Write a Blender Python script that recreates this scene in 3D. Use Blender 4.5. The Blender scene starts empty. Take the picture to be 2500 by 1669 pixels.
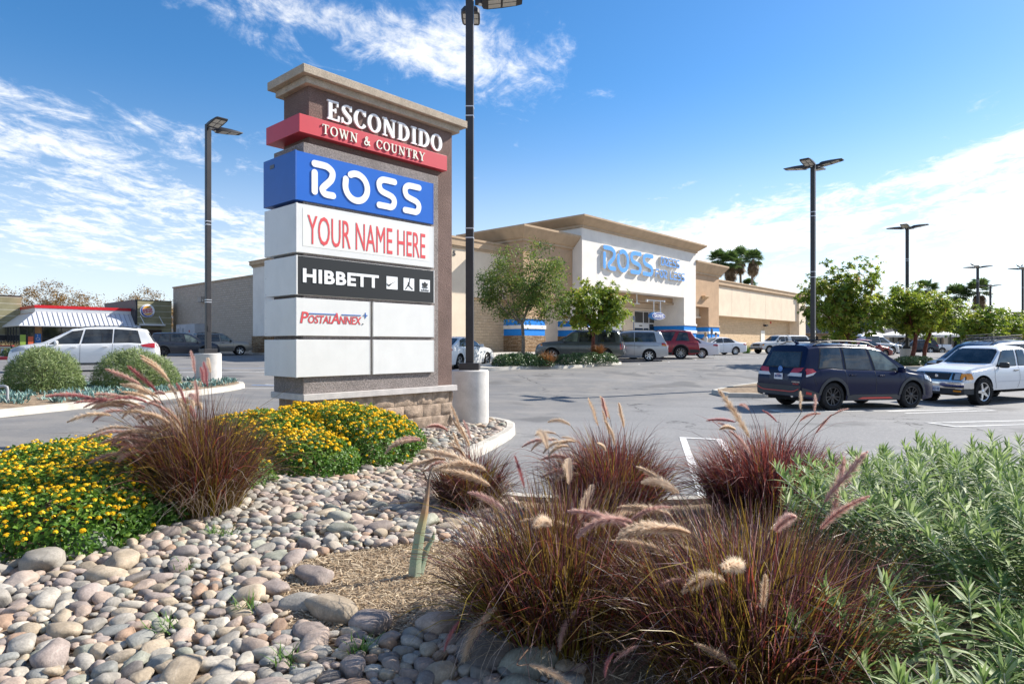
import bpy, bmesh, math, random
import numpy as np
from mathutils import Vector, Matrix, noise
from mathutils.bvhtree import BVHTree
from mathutils.geometry import delaunay_2d_cdt

SC = bpy.context.scene
COL = SC.collection
R = math.radians
PI = math.pi
rng = random.Random(7)
nrg = np.random.default_rng(7)

# ------------------------------------------------------------------ camera, sky, sun, exposure
ZC = 1.75                       # eye height over the lowest part of the car park
FPX = 1575.0                    # focal length in pixels of the 2500 px wide photograph
cam_d = bpy.data.cameras.new('camera')
cam = bpy.data.objects.new('camera', cam_d)
COL.objects.link(cam)
cam.location = (0, 0, ZC)
cam.rotation_euler = (R(90), 0, 0)
cam_d.sensor_width = 36
cam_d.lens = FPX / 2500 * 36
cam_d.shift_y = 0.003
cam_d.clip_start = 0.05
cam_d.clip_end = 20000
SC.camera = cam

SUN_AZ = 63.5                   # clockwise from +Y
SUN_EL = 36.0
sun_d = bpy.data.lights.new('sun', 'SUN')
sun_d.energy = 5.0
sun_d.angle = R(0.5)
sun_d.color = (1.0, 0.94, 0.85)
sun = bpy.data.objects.new('sun', sun_d)
COL.objects.link(sun)
_sd = Vector((math.sin(R(SUN_AZ)) * math.cos(R(SUN_EL)), math.cos(R(SUN_AZ)) * math.cos(R(SUN_EL)), math.sin(R(SUN_EL))))
sun.rotation_euler = _sd.to_track_quat('Z', 'Y').to_euler()
sun.location = _sd * 200

SC.view_settings.view_transform = 'Standard'
SC.view_settings.look = 'None'
SC.view_settings.exposure = 0.90
SC.view_settings.gamma = 1.0


class NT:
    """small node-tree helper"""
    def __init__(self, tree):
        self.t = tree
        self.n = tree.nodes
        self.l = tree.links

    def new(self, typ, **kw):
        nd = self.n.new(typ)
        for k, v in kw.items():
            setattr(nd, k, v)
        return nd

    def put(self, sock, v):
        if hasattr(v, 'is_output') or isinstance(v, bpy.types.NodeSocket):
            self.l.new(v, sock)
        else:
            sock.default_value = v

    def math(self, op, a, b=None, c=None, clamp=False):
        nd = self.new('ShaderNodeMath', operation=op)
        nd.use_clamp = clamp
        self.put(nd.inputs[0], a)
        if b is not None:
            self.put(nd.inputs[1], b)
        if c is not None:
            self.put(nd.inputs[2], c)
        return nd.outputs[0]

    def mix(self, f, a, b, blend='MIX'):
        nd = self.new('ShaderNodeMix', data_type='RGBA', blend_type=blend)
        self.put(nd.inputs[0], f)
        self.put(nd.inputs[6], a if not isinstance(a, tuple) else (a + (1,))[:4])
        self.put(nd.inputs[7], b if not isinstance(b, tuple) else (b + (1,))[:4])
        return nd.outputs[2]

    def ramp(self, f, stops):
        nd = self.new('ShaderNodeValToRGB')
        el = nd.color_ramp.elements
        while len(el) < len(stops):
            el.new(0.5)
        for e, (p, c) in zip(el, stops):
            e.position = p
            e.color = (c, c, c, 1) if not isinstance(c, tuple) else (c + (1,))[:4]
        self.put(nd.inputs[0], f)
        return nd.outputs[0]

    def maprange(self, v, a, b, c=0.0, d=1.0, smooth=True):
        nd = self.new('ShaderNodeMapRange')
        nd.interpolation_type = 'SMOOTHSTEP' if smooth else 'LINEAR'
        self.put(nd.inputs[0], v)
        for i, x in enumerate((a, b, c, d)):
            nd.inputs[1 + i].default_value = x
        return nd.outputs[0]

    def noise(self, vec, scale, detail=4, rough=0.55, dist=0.0):
        nd = self.new('ShaderNodeTexNoise')
        if vec is not None:
            self.l.new(vec, nd.inputs['Vector'])
        nd.inputs['Scale'].default_value = scale
        nd.inputs['Detail'].default_value = detail
        nd.inputs['Roughness'].default_value = rough
        nd.inputs['Distortion'].default_value = dist
        return nd.outputs[0]


def build_world():
    w = bpy.data.worlds.new('World')
    SC.world = w
    w.use_nodes = True
    T = NT(w.node_tree)
    T.n.clear()
    out = T.new('ShaderNodeOutputWorld')
    sky = T.new('ShaderNodeTexSky')
    sky.sky_type = 'NISHITA'
    sky.sun_disc = False
    sky.sun_elevation = R(SUN_EL)
    sky.sun_rotation = R(SUN_AZ)
    sky.air_density = 1.0
    sky.dust_density = 0.25
    sky.ozone_density = 3.5
    hsv = T.new('ShaderNodeHueSaturation')
    hsv.inputs['Value'].default_value = 1.0
    T.l.new(sky.outputs[0], hsv.inputs['Color'])
    b1 = T.new('ShaderNodeBackground')
    T.l.new(hsv.outputs[0], b1.inputs[0])
    b1.inputs[1].default_value = SKY_STRENGTH
    # clouds: streets of cirrus on a high layer, placed by compass bearing and elevation
    tc = T.new('ShaderNodeTexCoord')
    sep = T.new('ShaderNodeSeparateXYZ')
    T.l.new(tc.outputs['Generated'], sep.inputs[0])
    X, Y, Z = sep.outputs
    zz = T.math('MAXIMUM', T.math('ADD', Z, 0.06), 0.03)
    cb = T.new('ShaderNodeCombineXYZ')
    px = T.math('DIVIDE', X, zz)
    py = T.math('DIVIDE', Y, zz)
    T.l.new(px, cb.inputs[0])
    T.l.new(T.math('MULTIPLY', py, 0.66), cb.inputs[1])
    az = T.math('ARCTAN2', X, Y)
    el = T.math('ARCSINE', Z)
    T.l.new(T.maprange(el, 0.0, 0.40, 0.80, SKY_SAT), hsv.inputs['Saturation'])
    n1 = T.noise(cb.outputs[0], 1.05, 9, 0.62, 0.55)
    n2 = T.noise(cb.outputs[0], 4.6, 8, 0.66, 0.9)
    n0 = T.noise(cb.outputs[0], 0.45, 3, 0.5, 0.2)
    n3 = T.noise(cb.outputs[0], 14.0, 6, 0.7, 0.6)
    fb = T.math('ADD', T.math('ADD', T.math('MULTIPLY', n1, 0.42), T.math('MULTIPLY', n2, 0.38)), T.math('MULTIPLY', n3, 0.20))
    fb = T.math('SUBTRACT', fb, 0.5)
    dens = None
    for (u, v, ru, rv, rot, amp) in CLOUD_BANKS:
        a0 = math.atan((u - 1250) / FPX)
        e0 = math.atan((842 - v) / FPX * math.cos(a0))
        ra, re = ru / FPX, rv / FPX
        dx = T.math('SUBTRACT', az, a0)
        dy = T.math('SUBTRACT', el, e0)
        c, s = math.cos(R(rot)), math.sin(R(rot))
        x2 = T.math('ADD', T.math('MULTIPLY', dx, c / ra), T.math('MULTIPLY', dy, s / ra))
        y2 = T.math('ADD', T.math('MULTIPLY', dx, -s / re), T.math('MULTIPLY', dy, c / re))
        r2 = T.math('ADD', T.math('MULTIPLY', x2, x2), T.math('MULTIPLY', y2, y2))
        g = T.math('MULTIPLY', T.math('EXPONENT', T.math('MULTIPLY', r2, -1.0)), amp)
        dens = g if dens is None else T.math('ADD', dens, g)
    # unseen broken cloud added behind the viewer as neutral fill light
    dens = T.math('ADD', dens, T.maprange(Y, 0.15, -0.35, 0.0, 0.5))
    dens = T.math('MINIMUM', dens, 0.74)
    tot = T.math('ADD', T.math('MULTIPLY', fb, 4.3), T.math('SUBTRACT', dens, 0.42))
    m = T.maprange(tot, -0.16, 0.70)
    m = T.math('MULTIPLY', m, T.maprange(Z, -0.01, 0.02))
    # clouds that are thin stay bluish, thick cores are white with faint grey shading
    shade = T.maprange(n2, 0.3, 0.7, 0.86, 1.0)
    cc = T.mix(T.math('MULTIPLY', shade, T.maprange(m, 0.0, 0.5)), (0.78, 0.84, 1.0), (1.0, 1.0, 1.0))
    b2 = T.new('ShaderNodeBackground')
    T.l.new(cc, b2.inputs[0])
    b2.inputs[1].default_value = CLOUD_STRENGTH
    # pale haze band at the horizon
    mx = T.new('ShaderNodeMixShader')
    hz = T.math('MULTIPLY', T.maprange(el, 0.0, 0.30, 1.0, 0.0), 0.45)
    fac = T.math('MAXIMUM', T.math('MULTIPLY', m, 0.97), hz)
    T.l.new(fac, mx.inputs[0])
    T.l.new(b1.outputs[0], mx.inputs[1])
    T.l.new(b2.outputs[0], mx.inputs[2])
    T.l.new(mx.outputs[0], out.inputs[0])


SKY_SAT = 1.27
SKY_STRENGTH = 0.095
CLOUD_STRENGTH = 0.68
#               u     v    ru   rv  tilt amp   (bearing/elevation given by where they stand in the 2500 px photograph)
CLOUD_BANKS = [(1170, 110, 210, 80, -10, 0.66), (800, 45, 380, 60, -14, 0.66), (480, 10, 240, 50, -22, 0.48),
               (60, 235, 170, 26, -8, 0.46), (150, 395, 300, 70, -14, 0.74), (470, 315, 230, 30, -2, 0.56), (560, 395, 160, 26, -4, 0.44),
               (440, 500, 270, 44, -14, 0.62), (90, 520, 200, 30, -6, 0.40), (180, 600, 360, 44, -6, 0.72), (520, 640, 260, 52, -4, 0.56),
               (2460, 390, 330, 62, 18, 0.78), (2260, 470, 420, 40, 9, 0.72), (1750, 560, 380, 50, 4, 0.66),
               (2150, 610, 700, 90, 0, 0.95), (2450, 540, 200, 40, 6, 0.6), (1600, 480, 150, 16, 14, 0.42), (1478, 228, 50, 13, -4, 0.50),
               (1500, 445, 24, 7, 0, 0.4)]
build_world()

# ------------------------------------------------------------------ places
TH = R(42)
AX = Vector((math.sin(TH), math.cos(TH), 0))      # along the shop fronts
BX = Vector((-math.cos(TH), math.sin(TH), 0))     # away from the shop fronts
LOT_ROT = math.atan2(AX.y, AX.x)


def at(u, d):
    """bearing of photo column u at distance d"""
    return ((u - 1250) / FPX * d, d)


def lot(a, b):
    return (AX.x * a + BX.x * b, AX.y * a + BX.y * b)


_C = [(-1, 11.4, -1.62), (-3.2, 8.8, -1.62), (0.5, 12.5, -1.66), (7.6, 16, -1.66), (10.6, 17, -1.70), (13.5, 18.5, -1.76), (16, 22, -1.7),
      (-8.8, 18.6, -1.28), (-1.2, 27, -1.15), (2.25, 29.5, -1.1), (5.3, 33, -1.0), (2, 35, -.92), (7.4, 36.5, -.91), (10.3, 39, -.83),
      (-.9, 29, -.95), (-16.4, 25, -1.02), (-13, 28, -1.0), (.5, 44, -.62), (6, 48, -.62), (25, 60, -.75), (21.6, 56, -.75), (38, 72, -.85), (-22, 50, -.82), (-21, 54, -.72),
      (64, 97, -1.2), (20.5, 33, -1.15), (30, 42, -1.2), (-9, 11.8, -1.30), (0, 3, -1.70), (5, 6, -1.72), (6, 10, -1.72), (-6, 7, -1.55), (-40, 62, -.5),
      (-25, 36, -.75), (-14, 18, -1.15), (3, 17.5, -1.62), (-2, 18, -1.5), (-30, 20, -1.0), (30, 15, -1.9), (-5, 40, -.75)]
_CX = np.array([c[0] for c in _C]); _CY = np.array([c[1] for c in _C]); _CZ = np.array([c[2] for c in _C])


def gz_np(x, y):
    x = np.asarray(x, float); y = np.asarray(y, float)
    d2 = (x[..., None] - _CX) ** 2 + (y[..., None] - _CY) ** 2
    w = 1.0 / (d2 + 5.0) ** 1.75
    return ZC + (w * _CZ).sum(-1) / w.sum(-1)


def gz(x, y):
    return float(gz_np(np.array([x]), np.array([y]))[0])


# ------------------------------------------------------------------ object helpers
def tag(o, label=None, cat=None, group=None, kind=None):
    if label: o['label'] = label
    if cat: o['category'] = cat
    if group: o['group'] = group
    if kind: o['kind'] = kind
    return o


def empty(name, loc=(0, 0, 0), rz=0.0, label=None, cat=None, group=None):
    o = bpy.data.objects.new(name, None)
    o.empty_display_size = 0.2
    COL.objects.link(o)
    o.location = loc
    o.rotation_euler = (0, 0, rz)
    return tag(o, label, cat, group)


def link(name, me, m=None, parent=None, loc=None, rz=None):
    o = bpy.data.objects.new(name, me)
    COL.objects.link(o)
    if m is not None:
        for k in (m if isinstance(m, (list, tuple)) else [m]):
            me.materials.append(k)
    if parent is not None: o.parent = parent
    if loc is not None: o.location = loc
    if rz is not None: o.rotation_euler = (0, 0, rz)
    return o


def fast_mesh(name, verts, faces, smooth=False, attr=None, mi=None):
    """verts (N,3), faces (M,k) arrays; attr = per-vertex float attribute 'tone'"""
    me = bpy.data.meshes.new(name)
    verts = np.asarray(verts, np.float32).reshape(-1, 3)
    faces = np.asarray(faces, np.int32)
    k = faces.shape[1]
    me.vertices.add(len(verts))
    me.vertices.foreach_set('co', verts.ravel())
    me.loops.add(faces.size)
    me.loops.foreach_set('vertex_index', faces.ravel())
    me.polygons.add(len(faces))
    me.polygons.foreach_set('loop_start', np.arange(0, faces.size, k, dtype=np.int32))
    if mi is not None:
        me.polygons.foreach_set('material_index', np.asarray(mi, np.int32))
    me.polygons.foreach_set('use_smooth', np.full(len(faces), smooth))
    if attr is not None:
        a = me.attributes.new('tone', 'FLOAT', 'POINT')
        a.data.foreach_set('value', np.asarray(attr, np.float32))
    me.update(calc_edges=True)
    me.validate()
    return me


class MB:
    """mesh collector: every build() makes ONE mesh object"""
    def __init__(self):
        self.v = []; self.f = []; self.m = []
        self.mi = 0

    def add(self, vs, fs):
        o = len(self.v)
        self.v += [tuple(x) for x in vs]
        self.f += [tuple(i + o for i in f) for f in fs]
        self.m += [self.mi] * len(fs)
        return self

    def box(self, x0, x1, y0, y1, z0, z1):
        v = [(x0, y0, z0), (x1, y0, z0), (x1, y1, z0), (x0, y1, z0), (x0, y0, z1), (x1, y0, z1), (x1, y1, z1), (x0, y1, z1)]
        f = [(0, 3, 2, 1), (4, 5, 6, 7), (0, 1, 5, 4), (1, 2, 6, 5), (2, 3, 7, 6), (3, 0, 4, 7)]
        return self.add(v, f)

    def obox(self, c, sx, sy, sz, rz=0.0, rx=0.0, ry=0.0):
        M = Matrix.Translation(c) @ Matrix.Rotation(rz, 4, 'Z') @ Matrix.Rotation(ry, 4, 'Y') @ Matrix.Rotation(rx, 4, 'X')
        v = [M @ Vector((sx * i / 2, sy * j / 2, sz * k / 2)) for i, j, k in
             ((-1, -1, -1), (1, -1, -1), (1, 1, -1), (-1, 1, -1), (-1, -1, 1), (1, -1, 1), (1, 1, 1), (-1, 1, 1))]
        f = [(0, 3, 2, 1), (4, 5, 6, 7), (0, 1, 5, 4), (1, 2, 6, 5), (2, 3, 7, 6), (3, 0, 4, 7)]
        return self.add(v, f)

    def prism(self, poly, d0, d1, plane='xz'):
        """2-D polygon extruded along the third axis (xz -> y, xy -> z, yz -> x)"""
        n = len(poly)
        def P(p, d):
            return (p[0], d, p[1]) if plane == 'xz' else ((p[0], p[1], d) if plane == 'xy' else (d, p[0], p[1]))
        v = [P(p, d0) for p in poly] + [P(p, d1) for p in poly]
        f = [tuple(range(n)), tuple(range(2 * n - 1, n - 1, -1))]
        f += [(i, i + n, (i + 1) % n + n, (i + 1) % n) for i in range(n)]
        return self.add(v, f)

    def tube(self, pts, r, seg=8, cap=True):
        pts = [Vector(p) for p in pts]
        rr = r if isinstance(r, (list, tuple)) else [r] * len(pts)
        vs = []; up = None
        for i, p in enumerate(pts):
            t = (pts[min(i + 1, len(pts) - 1)] - pts[max(i - 1, 0)])
            t = t.normalized() if t.length > 1e-9 else Vector((0, 0, 1))
            if up is None:
                up = t.orthogonal().normalized()
            up = (up - t * up.dot(t))
            up = up.normalized() if up.length > 1e-6 else t.orthogonal().normalized()
            w = t.cross(up)
            for k in range(seg):
                a = 2 * PI * k / seg
                vs.append(p + (up * math.cos(a) + w * math.sin(a)) * rr[i])
        fs = []
        for i in range(len(pts) - 1):
            for k in range(seg):
                a = i * seg + k; b = i * seg + (k + 1) % seg
                fs.append((a, b, b + seg, a + seg))
        if cap:
            fs.append(tuple(range(seg - 1, -1, -1)))
            o = (len(pts) - 1) * seg
            fs.append(tuple(o + k for k in range(seg)))
        return self.add(vs, fs)

    def lathe(self, prof, seg=24, c=(0, 0, 0), axis='z'):
        vs = []
        for r, z in prof:
            for k in range(seg):
                a = 2 * PI * k / seg
                x, y = r * math.cos(a), r * math.sin(a)
                if axis == 'z': vs.append((c[0] + x, c[1] + y, c[2] + z))
                elif axis == 'y': vs.append((c[0] + x, c[1] + z, c[2] + y))
                else: vs.append((c[0] + z, c[1] + x, c[2] + y))
        fs = []
        for i in range(len(prof) - 1):
            for k in range(seg):
                a = i * seg + k; b = i * seg + (k + 1) % seg
                fs.append((a, b, b + seg, a + seg))
        return self.add(vs, fs)

    def quad(self, a, b, c, d):
        return self.add([a, b, c, d], [(0, 1, 2, 3)])

    def build(self, name, m=None, parent=None, smooth=None, bevel=0.0, loc=None, rz=None, seg=2):
        me = bpy.data.meshes.new(name)
        me.from_pydata([tuple(p) for p in self.v], [], self.f)
        if any(self.m):
            me.polygons.foreach_set('material_index', self.m)
        bm = bmesh.new(); bm.from_mesh(me)
        bmesh.ops.recalc_face_normals(bm, faces=bm.faces)
        bm.to_mesh(me); bm.free()
        if smooth is not None:
            me.polygons.foreach_set('use_smooth', [True] * len(me.polygons))
            me.set_sharp_from_angle(angle=R(smooth))
        o = link(name, me, m, parent, loc, rz)
        if bevel:
            b = o.modifiers.new('bevel', 'BEVEL')
            b.width = bevel; b.segments = seg; b.limit_method = 'ANGLE'; b.angle_limit = R(40)
        return o


def children(o):
    return [c for c in bpy.data.objects if c.parent == o]


def copy_tree(o, parent=None, kids=None):
    if kids is None:
        kids = {}
        for c in bpy.data.objects:
            if c.parent: kids.setdefault(c.parent.name, []).append(c)
    c = o.copy(); COL.objects.link(c); c.parent = parent
    for ch in kids.get(o.name, []): copy_tree(ch, c, kids)
    return c


# ------------------------------------------------------------------ materials
MATS = {}


def mat(name, col, rough=0.6, metal=0.0, spec=0.5, var=0.0, vscale=3.0, bump=0.0, bscale=40.0, coat=0.0, emit=None, streak=0.0,
        speck=0.0, sscale=120.0, stain=None):
    if name in MATS: return MATS[name]
    m = bpy.data.materials.new(name); m.use_nodes = True
    T = NT(m.node_tree)
    bs = T.n['Principled BSDF']
    c4 = tuple(col) + (1,)
    bs.inputs['Base Color'].default_value = c4
    bs.inputs['Roughness'].default_value = rough
    bs.inputs['Metallic'].default_value = metal
    bs.inputs['Specular IOR Level'].default_value = spec
    if coat:
        bs.inputs['Coat Weight'].default_value = coat
        bs.inputs['Coat Roughness'].default_value = 0.04
    co = T.new('ShaderNodeTexCoord').outputs['Object']
    base = None
    if var or speck or streak or stain:
        base = c4
        if var:
            n = T.noise(co, vscale, 6, 0.6)
            f = T.maprange(n, 0.3, 0.7)
            base = T.mix(f, tuple(x * (1 - var) for x in col), tuple(min(1, x * (1 + var)) for x in col))
        if stain:
            n = T.noise(co, 0.7, 8, 0.7, 0.6)
            base = T.mix(T.math('MULTIPLY', T.maprange(n, 0.48, 0.75), stain[1]), base, stain[0])
        if streak:
            mp = T.new('ShaderNodeMapping'); mp.inputs['Scale'].default_value = (2.2, 2.2, 0.12)
            T.l.new(co, mp.inputs[0])
            n = T.noise(mp.outputs[0], 2.0, 6, 0.65)
            base = T.mix(T.math('MULTIPLY', T.maprange(n, 0.5, 0.8), streak), base, tuple(x * 0.55 for x in col))
        if speck:
            n = T.noise(co, sscale, 2, 0.6)
            base = T.mix(T.math('MULTIPLY', T.maprange(n, 0.35, 0.65), speck), base, tuple(x * 0.35 for x in col))
        T.l.new(base, bs.inputs['Base Color'])
    if bump:
        n = T.noise(co, bscale, 5, 0.65)
        b = T.new('ShaderNodeBump'); b.inputs['Strength'].default_value = bump; b.inputs['Distance'].default_value = 0.02
        T.l.new(n, b.inputs['Height']); T.l.new(b.outputs[0], bs.inputs['Normal'])
    if emit:
        bs.inputs['Emission Color'].default_value = tuple(emit[:3]) + (1,)
        bs.inputs['Emission Strength'].default_value = emit[3]
    MATS[name] = m
    return m


def brick_mat(name, c1, c2, mortar, bw, bh, msize, bump=0.5, var=0.25, offset=0.5, rough=0.85, noise_bump=0.0):
    """masonry on walls that run along the object's x or y axis"""
    if name in MATS: return MATS[name]
    m = bpy.data.materials.new(name); m.use_nodes = True
    T = NT(m.node_tree); bs = T.n['Principled BSDF']
    co = T.new('ShaderNodeTexCoord').outputs['Object']
    s = T.new('ShaderNodeSeparateXYZ'); T.l.new(co, s.inputs[0])
    cb = T.new('ShaderNodeCombineXYZ')
    T.l.new(T.math('ADD', s.outputs[0], s.outputs[1]), cb.inputs[0]); T.l.new(s.outputs[2], cb.inputs[1])
    b = T.new('ShaderNodeTexBrick'); T.l.new(cb.outputs[0], b.inputs['Vector'])
    b.offset = offset
    b.inputs['Color1'].default_value = tuple(c1) + (1,); b.inputs['Color2'].default_value = tuple(c2) + (1,)
    b.inputs['Mortar'].default_value = tuple(mortar) + (1,)
    b.inputs['Scale'].default_value = 1.0; b.inputs['Mortar Size'].default_value = msize
    b.inputs['Mortar Smooth'].default_value = 0.3
    b.inputs['Brick Width'].default_value = bw; b.inputs['Row Height'].default_value = bh
    n = T.noise(co, 9.0, 8, 0.7)
    base = T.mix(T.maprange(n, 0.3, 0.7), b.outputs['Color'], T.mix(1.0, b.outputs['Color'], (1 - var, 1 - var, 1 - var), 'MULTIPLY'))
    T.l.new(base, bs.inputs['Base Color'])
    bs.inputs['Roughness'].default_value = rough
    bs.inputs['Specular IOR Level'].default_value = 0.2
    h = T.math('SUBTRACT', 1.0, b.outputs['Fac'])
    n2 = T.noise(co, 22.0, 6, 0.7)
    h = T.math('ADD', h, T.math('MULTIPLY', n2, noise_bump))
    bp = T.new('ShaderNodeBump'); bp.inputs['Strength'].default_value = bump; bp.inputs['Distance'].default_value = 0.03
    T.l.new(h, bp.inputs['Height']); T.l.new(bp.outputs[0], bs.inputs['Normal'])
    MATS[name] = m
    return m


def leaf_mat(name, stops, rough=0.45, trans=0.3, spec=0.4):
    """stops: list of (pos, colour) read by the per-leaf 'tone' attribute"""
    if name in MATS: return MATS[name]
    m = bpy.data.materials.new(name); m.use_nodes = True
    T = NT(m.node_tree); bs = T.n['Principled BSDF']; out = T.n['Material Output']
    at_ = T.new('ShaderNodeAttribute'); at_.attribute_name = 'tone'
    c = T.ramp(at_.outputs['Fac'], stops)
    T.l.new(c, bs.inputs['Base Color'])
    bs.inputs['Roughness'].default_value = rough
    bs.inputs['Specular IOR Level'].default_value = spec
    if trans:
        tr = T.new('ShaderNodeBsdfTranslucent')
        T.l.new(c, tr.inputs[0])
        mx = T.new('ShaderNodeMixShader'); mx.inputs[0].default_value = trans
        T.l.new(bs.outputs[0], mx.inputs[1]); T.l.new(tr.outputs[0], mx.inputs[2]); T.l.new(mx.outputs[0], out.inputs[0])
    MATS[name] = m
    return m


def asphalt_mat():
    m = bpy.data.materials.new('asphalt'); m.use_nodes = True
    T = NT(m.node_tree); bs = T.n['Principled BSDF']
    co = T.new('ShaderNodeTexCoord').outputs['Object']
    big = T.noise(co, 0.10, 6, 0.6, 0.4)
    mid = T.noise(co, 0.9, 7, 0.65)
    fine = T.noise(co, 55.0, 3, 0.7)
    base = T.mix(T.maprange(big, 0.35, 0.65), (0.195, 0.193, 0.192), (0.250, 0.246, 0.243))
    base = T.mix(T.math('MULTIPLY', T.maprange(mid, 0.40, 0.68), 0.45), base, (0.185, 0.184, 0.186))
    base = T.mix(T.math('MULTIPLY', T.maprange(fine, 0.42, 0.62), 0.6), base, (0.125, 0.125, 0.125))
    agg = T.noise(co, 17.0, 3, 0.75)
    base = T.mix(T.math('MULTIPLY', T.maprange(agg, 0.46, 0.66), 0.38), base, (0.33, 0.32, 0.30))
    # the older lane on the left is worn to a browner grey
    s = T.new('ShaderNodeSeparateXYZ'); T.l.new(co, s.inputs[0])
    lane = T.math('ADD', T.math('MULTIPLY', s.outputs[0], AX.y), T.math('MULTIPLY', s.outputs[1], -AX.x))
    old = T.maprange(lane, -7.5, -10.5)
    base = T.mix(T.math('MULTIPLY', old, 0.6), base, T.mix(T.maprange(mid, 0.4, 0.62), (0.125, 0.122, 0.12), (0.21, 0.192, 0.17)))
    # cracks
    wob = T.new('ShaderNodeVectorMath'); wob.operation = 'ADD'
    nz = T.new('ShaderNodeTexNoise'); T.l.new(co, nz.inputs['Vector']); nz.inputs['Scale'].default_value = 1.3; nz.inputs['Detail'].default_value = 6
    sc = T.new('ShaderNodeVectorMath'); sc.operation = 'SCALE'; T.l.new(nz.outputs['Color'], sc.inputs[0]); sc.inputs['Scale'].default_value = 0.9
    T.l.new(co, wob.inputs[0]); T.l.new(sc.outputs[0], wob.inputs[1])
    vo = T.new('ShaderNodeTexVoronoi'); vo.feature = 'DISTANCE_TO_EDGE'; vo.inputs['Scale'].default_value = 0.24
    T.l.new(wob.outputs[0], vo.inputs['Vector'])
    crack = T.maprange(vo.outputs['Distance'], 0.001, 0.0060, 1.0, 0.0)
    gate = T.maprange(T.noise(co, 0.33, 3, 0.6), 0.45, 0.55)
    base = T.mix(T.math('MULTIPLY', T.math('MULTIPLY', crack, gate), 0.85), base, (0.03, 0.03, 0.03))
    # sealed patches and tyre scrubbing, streaked along the driving lanes
    mp = T.new('ShaderNodeMapping'); mp.inputs['Rotation'].default_value = (0, 0, -LOT_ROT); mp.inputs['Scale'].default_value = (0.10, 1.1, 1)
    T.l.new(co, mp.inputs[0])
    sk = T.noise(mp.outputs[0], 1.0, 5, 0.6)
    base = T.mix(T.math('MULTIPLY', T.maprange(sk, 0.52, 0.70), 0.30), base, (0.13, 0.13, 0.132))
    base = T.mix(T.math('MULTIPLY', T.maprange(sk, 0.44, 0.30), 0.22), base, (0.34, 0.33, 0.315))
    # oil drips
    oil = T.maprange(T.noise(co, 0.55, 2, 0.4), 0.60, 0.68)
    base = T.mix(T.math('MULTIPLY', oil, 0.50), base, (0.06, 0.06, 0.06))
    # chewing gum, paint flecks and grit
    sp = T.new('ShaderNodeTexVoronoi'); sp.inputs['Scale'].default_value = 2.6
    T.l.new(co, sp.inputs['Vector'])
    base = T.mix(T.math('MULTIPLY', T.maprange(sp.outputs['Distance'], 0.03, 0.045, 1.0, 0.0), 0.5), base, (0.4, 0.4, 0.38))
    T.l.new(base, bs.inputs['Base Color'])
    bs.inputs['Roughness'].default_value = 0.8
    bs.inputs['Specular IOR Level'].default_value = 0.35
    bp = T.new('ShaderNodeBump'); bp.inputs['Strength'].default_value = 0.35; bp.inputs['Distance'].default_value = 0.006
    T.l.new(T.math('ADD', fine, T.math('MULTIPLY', crack, -0.6)), bp.inputs['Height'])
    T.l.new(bp.outputs[0], bs.inputs['Normal'])
    return m


# ------------------------------------------------------------------ setting: ground
def build_ground():
    xs = np.concatenate([[-3000, -1200, -500, -250, -130, -90], np.arange(-66, -14, 2.0), np.arange(-14, 16, 0.5), np.arange(16, 80, 2.0), [90, 130, 250, 500, 1200, 3000]])
    ys = np.concatenate([[-400, -100, -30, -10], np.arange(-4, 24, 0.5), np.arange(24, 60, 1.0), np.arange(60, 120, 3.0), [140, 200, 300, 600, 1200, 3000, 5000]])
    gx, gy = np.meshgrid(xs, ys)
    z = gz_np(gx, gy)
    v = np.stack([gx, gy, z], -1).reshape(-1, 3)
    nx = len(xs); idx = np.arange(v.shape[0]).reshape(gx.shape)
    f = np.stack([idx[:-1, :-1], idx[:-1, 1:], idx[1:, 1:], idx[1:, :-1]], -1).reshape(-1, 4)
    o = link('parking_lot', fast_mesh('parking_lot', v, f, smooth=True), asphalt_mat())
    tag(o, kind='structure', label='grey asphalt car park with faint cracks')


build_ground()


def strip(mb, p, q, w, lift=0.006):
    """painted band from p to q on the asphalt"""
    p = Vector(p); q = Vector(q)
    n = max(1, int((q - p).length / 0.5))
    d = (q - p).normalized(); s = Vector((-d.y, d.x)) * w / 2
    vs = []; fs = []
    for i in range(n + 1):
        c = p + (q - p) * i / n
        for e in (c + s, c - s):
            vs.append((e.x, e.y, gz(e.x, e.y) + lift))
    for i in range(n):
        fs.append((2 * i, 2 * i + 1, 2 * i + 3, 2 * i + 2))
    mb.add(vs, fs)


def inside(poly, x, y):
    c = False; n = len(poly); j = n - 1
    for i in range(n):
        xi, yi = poly[i]; xj, yj = poly[j]
        if (yi > y) != (yj > y) and x < (xj - xi) * (y - yi) / (yj - yi) + xi: c = not c
        j = i
    return c


def poly_dist(poly, x, y, closed=True):
    best = 1e9; n = len(poly)
    for i in range(n if closed else n - 1):
        ax, ay = poly[i]; bx, by = poly[(i + 1) % n]
        dx, dy = bx - ax, by - ay
        t = max(0, min(1, ((x - ax) * dx + (y - ay) * dy) / (dx * dx + dy * dy + 1e-12)))
        best = min(best, math.hypot(x - ax - t * dx, y - ay - t * dy))
    return best


def round_poly(poly, it=2):
    for _ in range(it):
        q = []
        n = len(poly)
        for i in range(n):
            a = poly[i]; b = poly[(i + 1) % n]
            q.append((a[0] * .8 + b[0] * .2, a[1] * .8 + b[1] * .2)); q.append((a[0] * .2 + b[0] * .8, a[1] * .2 + b[1] * .8))
        poly = q
    return poly


def resample(path, step, closed=False):
    pts = list(path) + ([path[0]] if closed else [])
    out = [pts[0]]
    for a, b in zip(pts[:-1], pts[1:]):
        L = math.hypot(b[0] - a[0], b[1] - a[1]); n = max(1, int(L / step))
        for i in range(1, n + 1):
            out.append((a[0] + (b[0] - a[0]) * i / n, a[1] + (b[1] - a[1]) * i / n))
    return out[:-1] if closed else out


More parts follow.
